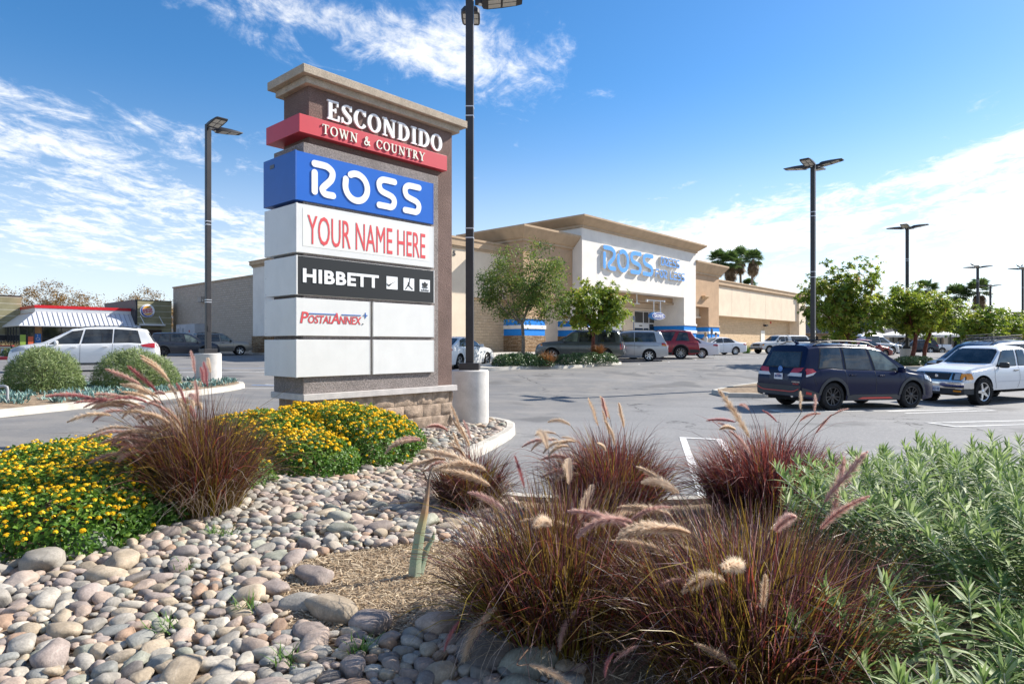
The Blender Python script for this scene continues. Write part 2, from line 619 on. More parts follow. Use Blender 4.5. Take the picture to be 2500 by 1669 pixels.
CONC = mat('kerb_concrete', (0.52, 0.49, 0.43), 0.85, spec=0.2, var=0.16, vscale=2.5, bump=0.25, bscale=60, stain=((0.25, 0.23, 0.20), 0.5), speck=0.25, sscale=90)


def kerb(poly, w=0.15, h=0.14, name='kerb', m=None, closed=True, label='pale concrete kerb'):
    """kerb ring; poly is the OUTER edge, counter-clockwise"""
    pts = resample(poly, 0.35, closed)
    n = len(pts); vs = []; fs = []
    for i in range(n):
        a = Vector(pts[(i - 1) % n] if closed or i > 0 else pts[i]); b = Vector(pts[(i + 1) % n] if closed or i < n - 1 else pts[i])
        t = (b - a).normalized(); nrm = Vector((-t.y, t.x))
        p = Vector(pts[i]); g = gz(p.x, p.y)
        inn = p + nrm * w
        jt = 0.006 * math.sin(i * 12.9) 
        for e, z in ((p - nrm * 0.02, g - 0.1), (p, g + h - 0.025), (p + nrm * 0.025, g + h), (inn, g + h + jt * .3), (inn, g - 0.1)):
            vs.append((e.x, e.y, z))
    k = 5
    for i in range(n if closed else n - 1):
        j = (i + 1) % n
        for q in range(k - 1):
            fs.append((i * k + q, j * k + q, j * k + q + 1, i * k + q + 1))
    mb = MB().add(vs, fs)
    o = mb.build(name, m or CONC, smooth=40)
    return tag(o, kind='structure', label=label)


def sheet(poly, zf, step, name, m, smooth=True):
    """sheet with height function zf over a polygon"""
    bd = resample(poly, step, True)
    xs = [p[0] for p in bd]; ys = [p[1] for p in bd]
    pts = [Vector(p) for p in bd]
    y = min(ys)
    while y < max(ys):
        x = min(xs)
        while x < max(xs):
            jx, jy = x + rng.uniform(-.2, .2) * step, y + rng.uniform(-.2, .2) * step
            if inside(bd, jx, jy) and poly_dist(bd, jx, jy) > step * .45: pts.append(Vector((jx, jy)))
            x += step
        y += step
    nb = len(bd)
    v, e, f, *_ = delaunay_2d_cdt(pts, [(i, (i + 1) % nb) for i in range(nb)], [], 1, 1e-5)
    vs = [(p.x, p.y, zf(p.x, p.y)) for p in v]
    mb = MB().add(vs, [tuple(t) for t in f])
    return mb.build(name, m, smooth=60 if smooth else None)

# ------------------------------------------------------------------ lettering helpers
def text_mesh(s, x0, x1, z0, z1, yf, depth, bold=0.0, shear=0.0, space=1.0):
    cu = bpy.data.curves.new('lettering', 'FONT')
    cu.body = s; cu.extrude = 0.5; cu.offset = bold; cu.resolution_u = 3; cu.space_character = space
    ob = bpy.data.objects.new('lettering', cu)
    me = bpy.data.meshes.new_from_object(ob)
    bpy.data.objects.remove(ob); bpy.data.curves.remove(cu)
    n = len(me.vertices); co = np.empty(n * 3, np.float32); me.vertices.foreach_get('co', co); co = co.reshape(-1, 3)
    lo = co.min(0); hi = co.max(0)
    t = (co - lo) / np.maximum(hi - lo, 1e-6)
    X = x0 + t[:, 0] * (x1 - x0); Z = z0 + t[:, 1] * (z1 - z0); Y = yf + (1 - t[:, 2]) * depth
    X = X + (Z - z0) * shear
    out = np.stack([X, Y, Z], 1).astype(np.float32)
    me.vertices.foreach_set('co', out.ravel()); me.update()
    return me


def text(name, s, x0, x1, z0, z1, yf, depth, m, parent, **kw):
    return link(name, text_mesh(s, x0, x1, z0, z1, yf, depth, **kw), m, parent)


def stroke(mb, pts, w, yf, depth, rnd=False):
    """one pen stroke as a solid ribbon in the xz plane, front face at yf (towards -y)"""
    P = [Vector(p[:2]) for p in pts]
    n = len(P)
    W = [w] * n if not isinstance(w, (list, tuple)) else list(w)
    L = []; Rr = []
    for i in range(n):
        a = P[max(i - 1, 0)]; b = P[min(i + 1, n - 1)]
        t = (b - a).normalized()
        if 0 < i < n - 1:
            t1 = (P[i] - a).normalized(); t2 = (b - P[i]).normalized()
            k = 1 / max(.5, math.cos(t1.angle(t2, 0) / 2))
        else: k = 1
        nn = Vector((-t.y, t.x)) * W[i] / 2 * k
        L.append(P[i] + nn); Rr.append(P[i] - nn)
    if rnd:
        t = (P[-1] - P[-2]).normalized(); nn = Vector((-t.y, t.x)); r = W[-1] / 2
        end = [P[-1] + nn * r * math.cos(a) + t * r * math.sin(a) for a in [PI * k / 10 for k in range(1, 10)]]
        t = (P[0] - P[1]).normalized(); nn = Vector((-t.y, t.x)); r = W[0] / 2
        sta = [P[0] + nn * r * math.cos(a) + t * r * math.sin(a) for a in [PI * k / 10 for k in range(1, 10)]]
    else: end = []; sta = []
    outl = L + end + Rr[::-1] + sta
    vs = [(p.x, yf, p.y) for p in outl] + [(p.x, yf + depth, p.y) for p in outl]
    m = len(outl); ne = len(end)
    fs = [(i, i + 1, m - len(sta) - 1 - (i + 1), m - len(sta) - 1 - i) for i in range(n - 1)]
    if rnd:
        fs.append(tuple([n - 1] + list(range(n, n + ne)) + [n + ne]))
        fs.append(tuple([m - len(sta) - 1] + list(range(m - len(sta), m)) + [0]))
    fs += [(i, i + m, (i + 1) % m + m, (i + 1) % m) for i in range(m)]
    mb.add(vs, fs)


def arc(cx, cz, rx, rz, a0, a1, n=16):
    return [(cx + rx * math.cos(R(a0 + (a1 - a0) * i / n)), cz + rz * math.sin(R(a0 + (a1 - a0) * i / n))) for i in range(n + 1)]


def smooth_path(pts, n=5):
    """Catmull-Rom through points (any dimension)"""
    P = [np.array(p, float) for p in pts]; out = []
    for i in range(len(P) - 1):
        p0 = P[max(i - 1, 0)]; p1 = P[i]; p2 = P[i + 1]; p3 = P[min(i + 2, len(P) - 1)]
        for k in range(n):
            t = k / n
            out.append(tuple(.5 * ((2 * p1) + (p2 - p0) * t + (2 * p0 - 5 * p1 + 4 * p2 - p3) * t * t + (3 * p1 - p0 - 3 * p2 + p3) * t ** 3)))
    out.append(tuple(P[-1]))
    return out


# serif capitals: advance width, list of (points, widths)
def ring(cx, cz, rx, rz, thick, thin, a0=0, a1=360, n=28):
    pts = arc(cx, cz, rx, rz, a0, a1, n)
    ws = [thin + (thick - thin) * abs(math.cos(R(a0 + (a1 - a0) * i / n))) ** 1.3 for i in range(n + 1)]
    return (pts, ws)


def serif_glyph(ch, S, H):
    """S stem width, H hairline width"""
    sl = H * .85
    def sv(x, z, l): return ([(x - l / 2, z), (x + l / 2, z)], sl)
    if ch == 'E':
        return .74, [([(.2, 0), (.2, 1)], S), ([(.02, 1 - H / 2), (.66, 1 - H / 2)], H), ([(.02, H / 2), (.72, H / 2)], H), ([(.2, .51), (.5, .51)], H),
                     ([(.63, 1), (.61, .73)], H), ([(.68, 0), (.70, .3)], H), ([(.5, .40), (.5, .63)], H * .9)]
    if ch == 'S':
        p = smooth_path([(.60, .72, H), (.56, .87, H), (.44, .95, H), (.31, .945, H), (.17, .86, S * .7), (.15, .72, S * .95), (.25, .59, S), (.42, .46, S), (.54, .34, S), (.54, .18, S * .75), (.42, .055, H), (.27, .05, H), (.13, .12, H), (.08, .28, H)], 4)
        return .70, [([q[:2] for q in p], [q[2] for q in p]), ([(.62, .99), (.61, .7)], H * .8), ([(.06, .01), (.07, .3)], H * .8)]
    if ch == 'C':
        return .78, [ring(.43, .5, .43 - S / 2, .5 - H / 2, S, H, 38, 325), ([(.72, .98), (.70, .68)], H), ]
    if ch == 'O':
        return .90, [ring(.44, .5, .44 - S / 2, .5 - H / 2, S, H)]
    if ch == 'N':
        return .95, [([(.16, 0), (.16, .97)], H * 1.1), ([(.15, .97), (.74, .03)], S * 1.05), ([(.76, 0), (.76, 1)], H * 1.1), sv(.16, sl / 2, .32), sv(.76, 1 - sl / 2, .34), sv(.12, 1 - sl / 2, .24)]
    if ch == 'D':
        return .88, [([(.2, 0), (.2, 1)], S), sv(.17, sl / 2, .32), sv(.17, 1 - sl / 2, .32), ring(.3, .5, .54 - S / 2, .5 - H / 2, S, H, -90, 90)]
    if ch == 'I':
        return .44, [([(.21, 0), (.21, 1)], S), sv(.21, sl / 2, .40), sv(.21, 1 - sl / 2, .40)]
    if ch == 'T':
        return .78, [([(.38, 0), (.38, 1)], S), ([(.03, 1 - H / 2), (.73, 1 - H / 2)], H), ([(.05, 1), (.03, .77)], H * .8), ([(.71, 1), (.73, .77)], H * .8), sv(.38, sl / 2, .36)]
    if ch == 'W':
        return 1.2, [([(.12, .98), (.37, .02)], S), ([(.38, .02), (.60, .98)], H), ([(.56, .98), (.83, .02)], S), ([(.84, .02), (1.05, .98)], H), sv(.12, 1 - sl / 2, .26), sv(.56, 1 - sl / 2, .24), sv(1.05, 1 - sl / 2, .24)]
    if ch == 'U':
        p = [(.2, .98), (.2, .4)] + arc(.45, .33, .25, .29, 180, 360, 12)[1:] + [(.70, .98)]
        return .92, [(p, [S, S] + [S - (S - H) * i / 11 for i in range(12)] + [H]), sv(.2, 1 - sl / 2, .36), sv(.70, 1 - sl / 2, .3)]
    if ch == 'R':
        return .86, [([(.2, 0), (.2, 1)], S), sv(.18, sl / 2, .36), sv(.17, 1 - sl / 2, .3), ring(.28, .74, .36 - S / 2, .26 - H / 2, S, H, -90, 90, 14), ([(.40, .49), (.74, .04)], S), ([(.70, sl / 2), (.86, sl / 2)], sl)]
    if ch == 'Y':
        return .86, [([(.1, .98), (.42, .44)], S), ([(.74, .98), (.42, .44)], H), ([(.42, .48), (.42, 0)], S), sv(.1, 1 - sl / 2, .26), sv(.74, 1 - sl / 2, .24), sv(.42, sl / 2, .34)]
    if ch == '&':
        p = smooth_path([(.80, .03), (.55, .32), (.31, .66), (.29, .84), (.40, .95), (.52, .86), (.47, .69), (.24, .48), (.13, .27), (.21, .08), (.42, .05), (.60, .22), (.72, .47)], 4)
        k = len(p)
        return .95, [(p, [S if i < k * .25 else (H if i < k * .5 else S * .8) for i in range(k)]), sv(.70, .49, .24)]
    return .45, []


def serif_text(name, s, x0, x1, z0, z1, yf, depth, m, parent, S, H, gap=.06):
    gl = [serif_glyph(c, S, H) for c in s]
    tot = sum(g[0] for g in gl) + gap * (len(gl) - 1)
    h = z1 - z0; k = (x1 - x0) / tot
    mb = MB(); x = 0; j = 0
    for adv, st in gl:
        for pts, ws in st:
            ww = ws if isinstance(ws, (list, tuple)) else [ws] * len(pts)
            P = [(x0 + (x + p[0]) * k, z0 + p[1] * h) for p in pts]
            sc = (k + h) / 2
            # width scaled by stroke direction (letters are condensed)
            W = []
            for i in range(len(P)):
                a = P[max(i - 1, 0)]; b = P[min(i + 1, len(P) - 1)]
                dx, dz = abs(b[0] - a[0]), abs(b[1] - a[1]); q = dz / (dx + dz + 1e-9)
                W.append(ww[i] * (k * q + h * (1 - q)))
            stroke(mb, P, W, yf - (j % 5) * .0007, depth + (j % 5) * .0007); j += 1
        x += adv + gap
    return mb.build(name, m, parent)


# rounded stencil-like capitals of the store logo, unit cell 1 x 1
LOGO = {
    'R': [smooth_path([(.0, 1), (.50, 1), (.72, .97), (.93, .86), (.97, .72), (.86, .52), (.52, .27), (.42, .16), (.50, .04), (.66, 0), (1, 0)], 5), [(.0, .68), (.0, .03)]],
    'O': [[(.02, .70)] + arc(.5, .48, .5, .49, 168, 360 + 122, 40)],
    'S': [smooth_path([(1, 1), (.42, 1), (.20, .97), (.03, .86), (.03, .70), (.20, .54), (.80, .42), (.98, .28), (.94, .10), (.76, .0), (.50, 0), (.02, 0)], 5)],
    'D': [smooth_path([(.28, 1), (.55, 1), (.88, .86), (1, .55), (.92, .2), (.65, .0), (.05, 0)], 5), [(.02, 1.0), (.0, .0)]],
    'E': [[(1, 1), (.05, 1)], [(0, .62), (0, 0), (1, 0)], [(.25, .5), (.9, .5)]],
    'F': [[(1, 1), (.05, 1)], [(0, .70), (0, .0)], [(.25, .5), (.85, .5)]],
    'L': [[(.0, 1), (.0, .0), (.9, 0)]]}


def logo_text(mb, s, x0, x1, z0, z1, yf, depth, wfrac, adv=1.28, grow=0.0):
    n = len([c for c in s if c != ' ']) + .55 * s.count(' ')
    h = z1 - z0
    w = h * wfrac
    cell = (x1 - x0 - w) / (1 + adv * (n - 1))
    x = x0 + w / 2; j = 0
    for c in s:
        if c == ' ':
            x += cell * adv * .55; continue
        for p in LOGO[c]:
            P = [(x + q[0] * cell, z0 + w / 2 + q[1] * (h - w)) for q in p]
            stroke(mb, P, w + grow, yf - (j % 4) * .0008, depth, rnd=True); j += 1
        x += cell * adv


# ------------------------------------------------------------------ planting beds
BED = [(9, -1.5), (9, 4.5), (7, 6.2), (4.5, 6.7), (2.6, 6.75), (1.2, 6.5), (0.0, 6.6), (-.75, 7.0), (-.95, 7.9), (-.33, 9.9), (.05, 11.6), (0.05, 12.8), (-.4, 13.5), (-1.4, 13.6),
       (-2.2, 12.7), (-4.4, 10.2), (-5.0, 8.6), (-6.2, 6.6), (-7.5, 4.8), (-9, 3), (-9, -1.5)]
BED = round_poly(BED, 1)


def bed_z(x, y):
    d = poly_dist(BED, x, y)
    t = min(1, d / 2.2); t = t * t * (3 - 2 * t)
    return gz(x, y) + 0.09 + 0.15 * t + 0.03 * noise.noise((x * .8, y * .8, 3.1))


SOIL = mat('mulch_soil', (0.30, 0.225, 0.155), 0.95, spec=0.1, var=0.35, vscale=6, bump=0.6, bscale=45, speck=0.5, sscale=60)
kerb(BED)
tag(sheet(BED, bed_z, 0.30, 'planting_bed', SOIL), kind='structure', label='mulched planting bed under the river rocks')

ISL = round_poly([(-9.3, 11.7), (-9.0, 13.1), (-8.75, 14.2), (-7.9, 17.5), (-7.95, 19.2), (-8.5, 20.4), (-9.7, 20.6), (-11.4, 18.2), (-13, 15.2), (-15.5, 11.0), (-12, 8.5), (-9.8, 10.3)], 1)
kerb(ISL)
tag(sheet(ISL, lambda x, y: gz(x, y) + .12 + .10 * min(1, poly_dist(ISL, x, y)), 0.4, 'planting_bed', SOIL), kind='structure', label='mulched traffic island with low succulents')
ISL2 = round_poly([(-1.35, 26.9), (2.25, 29.4), (5.3, 32.6), (5.7, 33.3), (4.8, 33.6), (2, 32.0), (-1.5, 30.2), (-2.3, 28)], 1)
kerb(ISL2)
tag(sheet(ISL2, lambda x, y: gz(x, y) + .13, 0.5, 'traffic_island', mat('island_concrete', (0.50, 0.47, 0.42), .9, var=.15, bump=.2)), kind='structure', label='concrete island under the two small trees')
ISL3 = round_poly([(6.7, 19.5), (12.2, 21.6), (12.4, 24.2), (10.5, 25.2), (6.4, 21.2)], 1)
kerb(ISL3)
tag(sheet(ISL3, lambda x, y: gz(x, y) + .12, 0.5, 'planting_bed', SOIL), kind='structure', label='bare mulched island behind the navy SUV')
ISL4 = round_poly([(14.5, 30.5), (24.5, 31.5), (26, 36), (15, 36)], 1)
kerb(ISL4)
tag(sheet(ISL4, lambda x, y: gz(x, y) + .12, 0.6, 'planting_bed', SOIL), kind='structure', label='planted island under the spreading trees')
# pavement in front of the shops
WALK = [lot(24, 26.0), lot(70, 26.0), lot(98, 26.6), lot(98, 33), lot(24, 33)]
tag(sheet(WALK, lambda x, y: gz(x, y) + .14, 0.8, 'pavement', mat('walk_concrete', (0.47, 0.44, 0.39), .9, var=.12, bump=.15, stain=((.3, .28, .25), .4))), kind='structure', label='pale concrete pavement along the shop front')
kerb([lot(98, 25.9), lot(24, 25.9)], closed=False)

# painted lines
LINE = mat('line_paint', (0.70, 0.70, 0.68), 0.7, spec=0.2, var=0.12, vscale=8, stain=((0.25, 0.25, 0.25), 0.55))
BLUE_LINE = mat('blue_line_paint', (0.16, 0.32, 0.62), 0.7, spec=0.2, var=0.1)
lm = MB()
def hairpin(x, y, ang, L, gap=0.55, w=0.10):
    d = Vector((math.cos(R(ang)), math.sin(R(ang)))); s = Vector((-d.y, d.x)) * gap / 2
    p = Vector((x, y))
    strip(lm, p + s, p + s + d * L, w); strip(lm, p - s, p - s + d * L, w)
    strip(lm, p + s * 1.18, p - s * 1.18, w, 0.009)
hairpin(3.35, 11.45, 258, 4.6, 0.62, .11)
hairpin(9.0, 13.5, 14, 4.2, 0.62)
hairpin(6.6, 16.1, 13, 5.6, 0.5)
hairpin(12.6, 17.2, 200, 3.2, 0.5)
for a in (28.8, 31.9, 35.1, 38.2, 41.4, 44.5, 47.6):
    p = Vector(lot(a, 17.2)); d = Vector((-.97, .24))
    hairpin(p.x, p.y, 166, 5.2, .45)
for a, b in ((8.2, 19.2), (12, 27), (15, 30), (17.5, 33)):
    p = Vector(lot(a, b)); strip(lm, p, p + Vector((4.2, .8)), .1)
for p, q in (((-15, 21.6), (-10.2, 22.6)), ((-15.5, 20.0), (-10.4, 21.0)), ((-14, 24.3), (-9, 26)), ((-8, 20.9), (-6.9, 20.6)), ((-21, 44), (-19.2, 44.2)), ((-16, 43), (-14, 43.4)), ((20, 28), (28, 26)), ((21, 24.5), (27, 23))):
    strip(lm, p, q, .1)
o = lm.build('lane_markings', LINE); tag(o, kind='structure', label='white painted parking lines')
lb = MB(); strip(lb, (-8.3, 20.6), (-6.0, 20.2), .1); strip(lb, (-14.8, 27.5), (-9, 29), .1); strip(lb, (-20, 40), (-16, 41.5), .1)
tag(lb.build('blue_lane_markings', BLUE_LINE), kind='structure', label='blue painted parking lines')

# ------------------------------------------------------------------ monument sign
SO = Vector((at(1116.7, 11.4)[0], 11.4))
STUC_BROWN = mat('brown_stucco', (0.265, 0.185, 0.160), 0.95, spec=0.15, var=0.16, vscale=2, bump=1.0, bscale=70, speck=0.8, sscale=75, streak=.3)
STUC_GREY = mat('grey_stucco', (0.36, 0.315, 0.295), 0.95, spec=0.15, var=0.14, vscale=2, bump=1.0, bscale=70, speck=0.8, sscale=75, streak=.3)
CAPST = mat('cap_stone', (0.50, 0.42, 0.33), 0.9, spec=0.2, var=0.1, vscale=6, bump=0.5, bscale=70, speck=0.5, sscale=90, streak=.35)
LEDGE = mat('ledge_stone', (0.60, 0.56, 0.53), 0.9, spec=0.2, var=0.1, vscale=6, bump=0.35, bscale=70, speck=0.3, sscale=150)
WHITE_CAB = mat('white_cabinet', (0.66, 0.66, 0.65), 0.35, spec=0.4, var=0.04, vscale=3, streak=.15)
WHITE_FACE = mat('white_acrylic', (0.70, 0.70, 0.68), 0.25, spec=0.4, var=0.03, streak=.10)
BLUE_CAB = mat('blue_cabinet', (0.022, 0.105, 0.40), 0.35, spec=0.4, var=0.04)
RED_PAINT = mat('red_paint', (0.52, 0.045, 0.060), 0.4, spec=0.4, var=0.03)
BLACK_FACE = mat('black_face', (0.018, 0.018, 0.018), 0.35, spec=0.4)
LETTER_WHITE = mat('letter_white', (0.82, 0.83, 0.83), 0.4, spec=0.3)
LETTER_CREAM = mat('letter_cream', (0.80, 0.80, 0.70), 0.4, spec=0.3)
LETTER_RED = mat('letter_red', (0.66, 0.085, 0.095), 0.5, spec=0.2)
LETTER_BLACK = mat('letter_black', (0.012, 0.012, 0.012), 0.5)
LETTER_BLUE = mat('letter_blue', (0.02, 0.12, 0.42), 0.5)


def splitface_mat():
    """split-face block base of the sign"""
    return brick_mat('splitface_block', (0.38, 0.265, 0.185), (0.44, 0.31, 0.215), (0.46, 0.37, 0.29), 0.405, 0.203, 0.010, bump=1.0, var=0.35, noise_bump=1.6)


def z_(r): return ZC + r


def build_sign():
    t = empty('monument_sign', (SO.x, SO.y, 0), LOT_ROT, 'tall brown stucco roadside sign with a stack of tenant panels, rising from the yellow flowers', 'sign')
    zb = gz(SO.x, SO.y) - .2
    blk = MB()
    # rock-face blocks: individual courses with a chipped face
    r2 = random.Random(3)
    z = z_(-.80) ; zc = z_(-.80)
    blk.box(-2.90, -.09, .09, .86, zb, z_(-.80))
    bb = blk.build('block_base', splitface_mat(), t)
    # split stone skin on front and right end
    sk = MB(); row = 0; zt = z_(-.80)
    while zt > zb:
        z0 = zt - .205
        x = -2.95 - (row % 2) * .2
        while x < -.04:
            xa, xb = max(x, -2.95) + .003, min(x + .405, -.045) - .003
            if xb - xa > .03:
                n, k = 9, 6; vs = []; fs = []
                for j in range(k):
                    for i in range(n):
                        u, v = i / (n - 1), j / (k - 1)
                        e = min(1, 6 * min(u, 1 - u)) * min(1, 5 * min(v, 1 - v))
                        px = xa + u * (xb - xa); pz = z0 + .003 + v * .199
                        y = .09 - .012 - e * (.016 + .030 * noise.noise((px * 9, pz * 9, row * 3.3)) + .02 * noise.noise((px * 23, pz * 23, 1.7)))
                        vs.append((px, y, pz))
                fs = [(j * n + i, j * n + i + 1, (j + 1) * n + i + 1, (j + 1) * n + i) for j in range(k - 1) for i in range(n - 1)]
                sk.add(vs, fs)
                for xx, sgn in ((-2.90, -1), (-.09, 1)):
                    pass
            x += .405
        zt = z0; row += 1
    skin = sk.build('stone_face', mat('splitface_skin', (0.43, 0.33, 0.25), .95, spec=.1, var=.3, vscale=9, bump=.9, bscale=55, speck=.35, sscale=70), bb, smooth=50)
    MB().box(-2.99, 0, 0, .95, z_(-.80), z_(-.705)).build('ledge', LEDGE, t, bevel=.006)
    MB().box(-2.84, -.02, .12, .83, z_(-.705), z_(3.80)).build('pillar', STUC_BROWN, t, bevel=.006)
    MB().box(-2.965, -.405, .05, .90, z_(-.704), z_(2.905)).build('panel_backing', STUC_GREY, t, bevel=.006)
    c = MB().box(-3.02, .20, -.05, 1.0, z_(3.865), z_(3.99))
    c.box(-2.93, .085, .03, .92, z_(3.762), z_(3.865))
    cap = c.build('cap', CAPST, t, bevel=.008)
    rb = MB().box(-3.06, -.25, -.005, .955, z_(3.02), z_(3.28)).build('red_band', RED_PAINT, t, bevel=.004)
    serif_text('lettering', 'TOWN & COUNTRY', -2.70, -.76, z_(3.075), z_(3.215), -.022, .014, LETTER_CREAM, rb, .15, .065, .13)
    serif_text('town_name_lettering', 'ESCONDIDO', -2.555, -.275, z_(3.352), z_(3.645), .085, .030, LETTER_WHITE, t, .215, .095, .09)
    yf = .012
    def cab(name, a0, a1, z0, z1, m, face=None, label=None):
        o = MB().box(a0, a1, yf, .93, z_(z0), z_(z1)).build(name, m, t, bevel=.004)
        if face is not None:
            MB().box(a0 + .004, a1 - .004, yf - .006, yf + .002, z_(z0) + .004, z_(z1) - .004).build('face', face, o)
        MB().box(a0 - .004, a0 + .022, yf - .009, yf + .03, z_(z0) - .003, z_(z1) + .003).build('corner_trim', m, o, bevel=.003)
        MB().box(a1 - .014, a1 + .003, yf - .008, yf + .03, z_(z0) - .003, z_(z1) + .003).build('corner_trim', m, o, bevel=.003)
        rv = MB()
        for zz in (z0 + .035, (z0 + z1) / 2, z1 - .035):
            for yy in (yf + .03, .88):
                rv.lathe([(.0001, -.004), (.006, -.003), (.006, 0)], 8, (a0, yy, z_(zz)), 'x')
        rv.build('screw_heads', mat('screw_steel', (.35, .35, .36), .4, .9), o)
        if label: o['label'] = label
        return o
    k = 1.0075
    b = cab('sign_cabinet', -3.115, -.553, 2.038 * k, 2.728 * k, BLUE_CAB, mat('blue_acrylic', (0.022, 0.125, 0.50), .25, spec=.4, var=.02), 'blue sign cabinet with white discount store logo')
    mb = MB(); K = 1.0075
    yl = yf - .018
    z0, z1 = z_(2.137 * K), z_(2.645 * K)
    xs = [(-2.865, -2.463), (-2.35, -1.857), (-1.738, -1.335), (-1.222, -.826)]
    for ch, (x0, x1) in zip('ROSS', xs):
        w = .098
        for i, p in enumerate(LOGO[ch]):
            zz0 = z0; zz1 = z1
            P = [(x0 + w / 2 + q[0] * (x1 - x0 - w), zz0 + w / 2 + q[1] * (zz1 - zz0 - w)) for q in p]
            stroke(mb, P, w, yl - i * .0008, .012, rnd=True)
    mb.build('lettering', LETTER_WHITE, b)
    MB().box(-3.121, -3.114, .60, .72, z_(2.60), z_(2.655)).build('maker_plate', mat('maker_plate', (.10, .10, .11), .5), b)
    w1 = cab('sign_cabinet', -3.10, -.545, 1.304 * k, 1.992 * k, WHITE_CAB, WHITE_FACE, 'white sign cabinet with red lettering for hire')
    MB().box(-3.0, -.66, yf - .0085, yf - .006, z_(1.41), z_(1.95)).build('banner', mat('banner_vinyl', (.70, .70, .66), .5), w1)
    text('lettering', 'YOUR NAME HERE', -2.925, -.735, z_(1.448), z_(1.868), yf - .0125, .003, LETTER_RED, w1)
    h = cab('sign_cabinet', -3.10, -.535, .711 * k, 1.258 * k, WHITE_CAB, BLACK_FACE, 'white sign cabinet with black face and white sports lettering')
    text('lettering', 'HIBBETT', -3.0, -1.69, z_(.893), z_(1.092), yf - .014, .008, LETTER_WHITE, h, bold=.035, space=1.08)
    for i, (x0, x1) in enumerate(((-1.537, -1.317), (-1.195, -.975), (-.857, -.635))):
        g = MB().box(x0, x1, yf - .010, yf - .004, z_(.893), z_(1.095)).build('logo_tile', LETTER_WHITE, h)
        q = MB(); W = x1 - x0; zz = z_(.893)
        if i == 0:
            p = smooth_path([(.06, .46), (.10, .36), (.22, .36), (.5, .50), (.95, .68)], 4); p2 = smooth_path([(.95, .68), (.5, .46), (.28, .24), (.14, .24), (.05, .34), (.06, .46)], 4)[1:-1]
            q.prism([(x0 + a * W, zz + b_ * .202) for a, b_ in p + p2], yf - .014, yf - .009)
        elif i == 1:
            for pts, w in (([(.18, .10), (.30, .28), (.45, .42)], .07), ([(.85, .12), (.66, .26), (.47, .42)], .08), ([(.44, .40), (.52, .60)], .13), ([(.52, .58), (.57, .76), (.57, .90)], .05), ([(.48, .58), (.34, .40)], .05)):
                stroke(q, [(x0 + a * W, zz + b_ * .202) for a, b_ in pts], w * W, yf - .014, .005)
            q.lathe([(.0001, 0), (.013, 0), (.013, .005)], 12, (x0 + .47 * W, yf - .0145, zz + .64 * .202), 'y')
            q.lathe([(.0001, 0), (.011, 0), (.011, .005)], 12, (x0 + .58 * W, yf - .0145, zz + .94 * .202), 'y')
        else:
            for ang, ln in ((0, .46), (38, .43), (-38, .43)):
                d = Vector((math.sin(R(ang)), math.cos(R(ang)))); s = Vector((d.y, -d.x)); base = Vector((.5, .40))
                pl = [base + d * ln * t_ + s * .13 * math.sin(PI * t_) * e for e, rngs in ((1, [0, .25, .5, .75, 1]), (-1, [.75, .5, .25])) for t_ in rngs]
                q.prism([(x0 + p.x * W, zz + p.y * .202) for p in pl], yf - .014 - abs(ang) * 1e-5 - ang * 3e-6, yf - .009)
            for j in range(3):
                MBz = .30 + j * .045
                q.box(x0 + .22 * W, x0 + .78 * W, yf - .0135, yf - .009, zz + MBz * .202, zz + (MBz + .025) * .202)
            text('lettering', 'adidas', x0 + .12 * W, x1 - .12 * W, zz + .012, zz + .05, yf - .014, .005, LETTER_BLACK, g, bold=.0)
        q.build('logo', LETTER_BLACK, g)
    p = cab('sign_cabinet', -3.10, -1.848, .131 * k, .664 * k, WHITE_CAB, WHITE_FACE, 'white sign cabinet with red postal shop lettering')
    zz = z_(.314)
    specs = [('P', -3.04, -2.93, .162), ('OSTAL', -2.925, -2.525, .115), ('A', -2.545, -2.40, .162), ('NNEX', -2.405, -2.03, .115)]
    for s_, x0, x1, hh in specs:
        text('lettering_shadow', s_, x0 + .005, x1 + .005, zz - .003, zz + hh - .003, yf - .0085, .003, LETTER_BLACK, p, bold=.01, shear=.18)
        text('lettering', s_, x0, x1, zz, zz + hh, yf - .0105, .003, LETTER_RED, p, bold=.01, shear=.18)
    MB().box(-2.90, -2.455, yf - .014, yf - .006, z_(.447), z_(.459)).box(-2.36, -2.02, yf - .014, yf - .006, z_(.447), z_(.459)).box(-1.975, -1.9, yf - .014, yf - .006, z_(.449), z_(.462)).box(-1.943, -1.930, yf - .0136, yf - .006, z_(.415), z_(.497)).build('plus_mark', LETTER_BLUE, p)
    MB().lathe([(.0001, 0), (.010, 0), (.010, .006)], 12, (-1.985, yf - .014, z_(.322)), 'y').build('dot', LETTER_BLACK, p)
    cab('sign_cabinet', -1.788, -.54, .133 * k, .664 * k, WHITE_CAB, WHITE_FACE, 'blank white sign cabinet beside the postal shop panel')
    cab('sign_cabinet', -3.10, -1.848, -.455 * k, .077 * k, WHITE_CAB, WHITE_FACE, 'blank white sign cabinet, lower left of the stack')
    cab('sign_cabinet', -1.788, -.54, -.455 * k, .080 * k, WHITE_CAB, WHITE_FACE, 'blank white sign cabinet, lower right of the stack')
    return t


build_sign()

# ------------------------------------------------------------------ lamp posts
POLE = mat('bronze_pole', (0.028, 0.025, 0.027), 0.45, spec=0.5, var=0.15, vscale=5)
BASE_CONC = mat('pole_concrete', (0.58, 0.56, 0.53), 0.9, spec=0.2, var=0.12, vscale=3, bump=0.2, bscale=40, stain=((0.30, 0.28, 0.26), 0.35), speck=.15, sscale=60)
BAND = mat('reflective_band', (0.62, 0.64, 0.68), 0.35, metal=.3)
LENS = mat('lamp_lens', (0.55, 0.52, 0.46), 0.3, spec=.6)


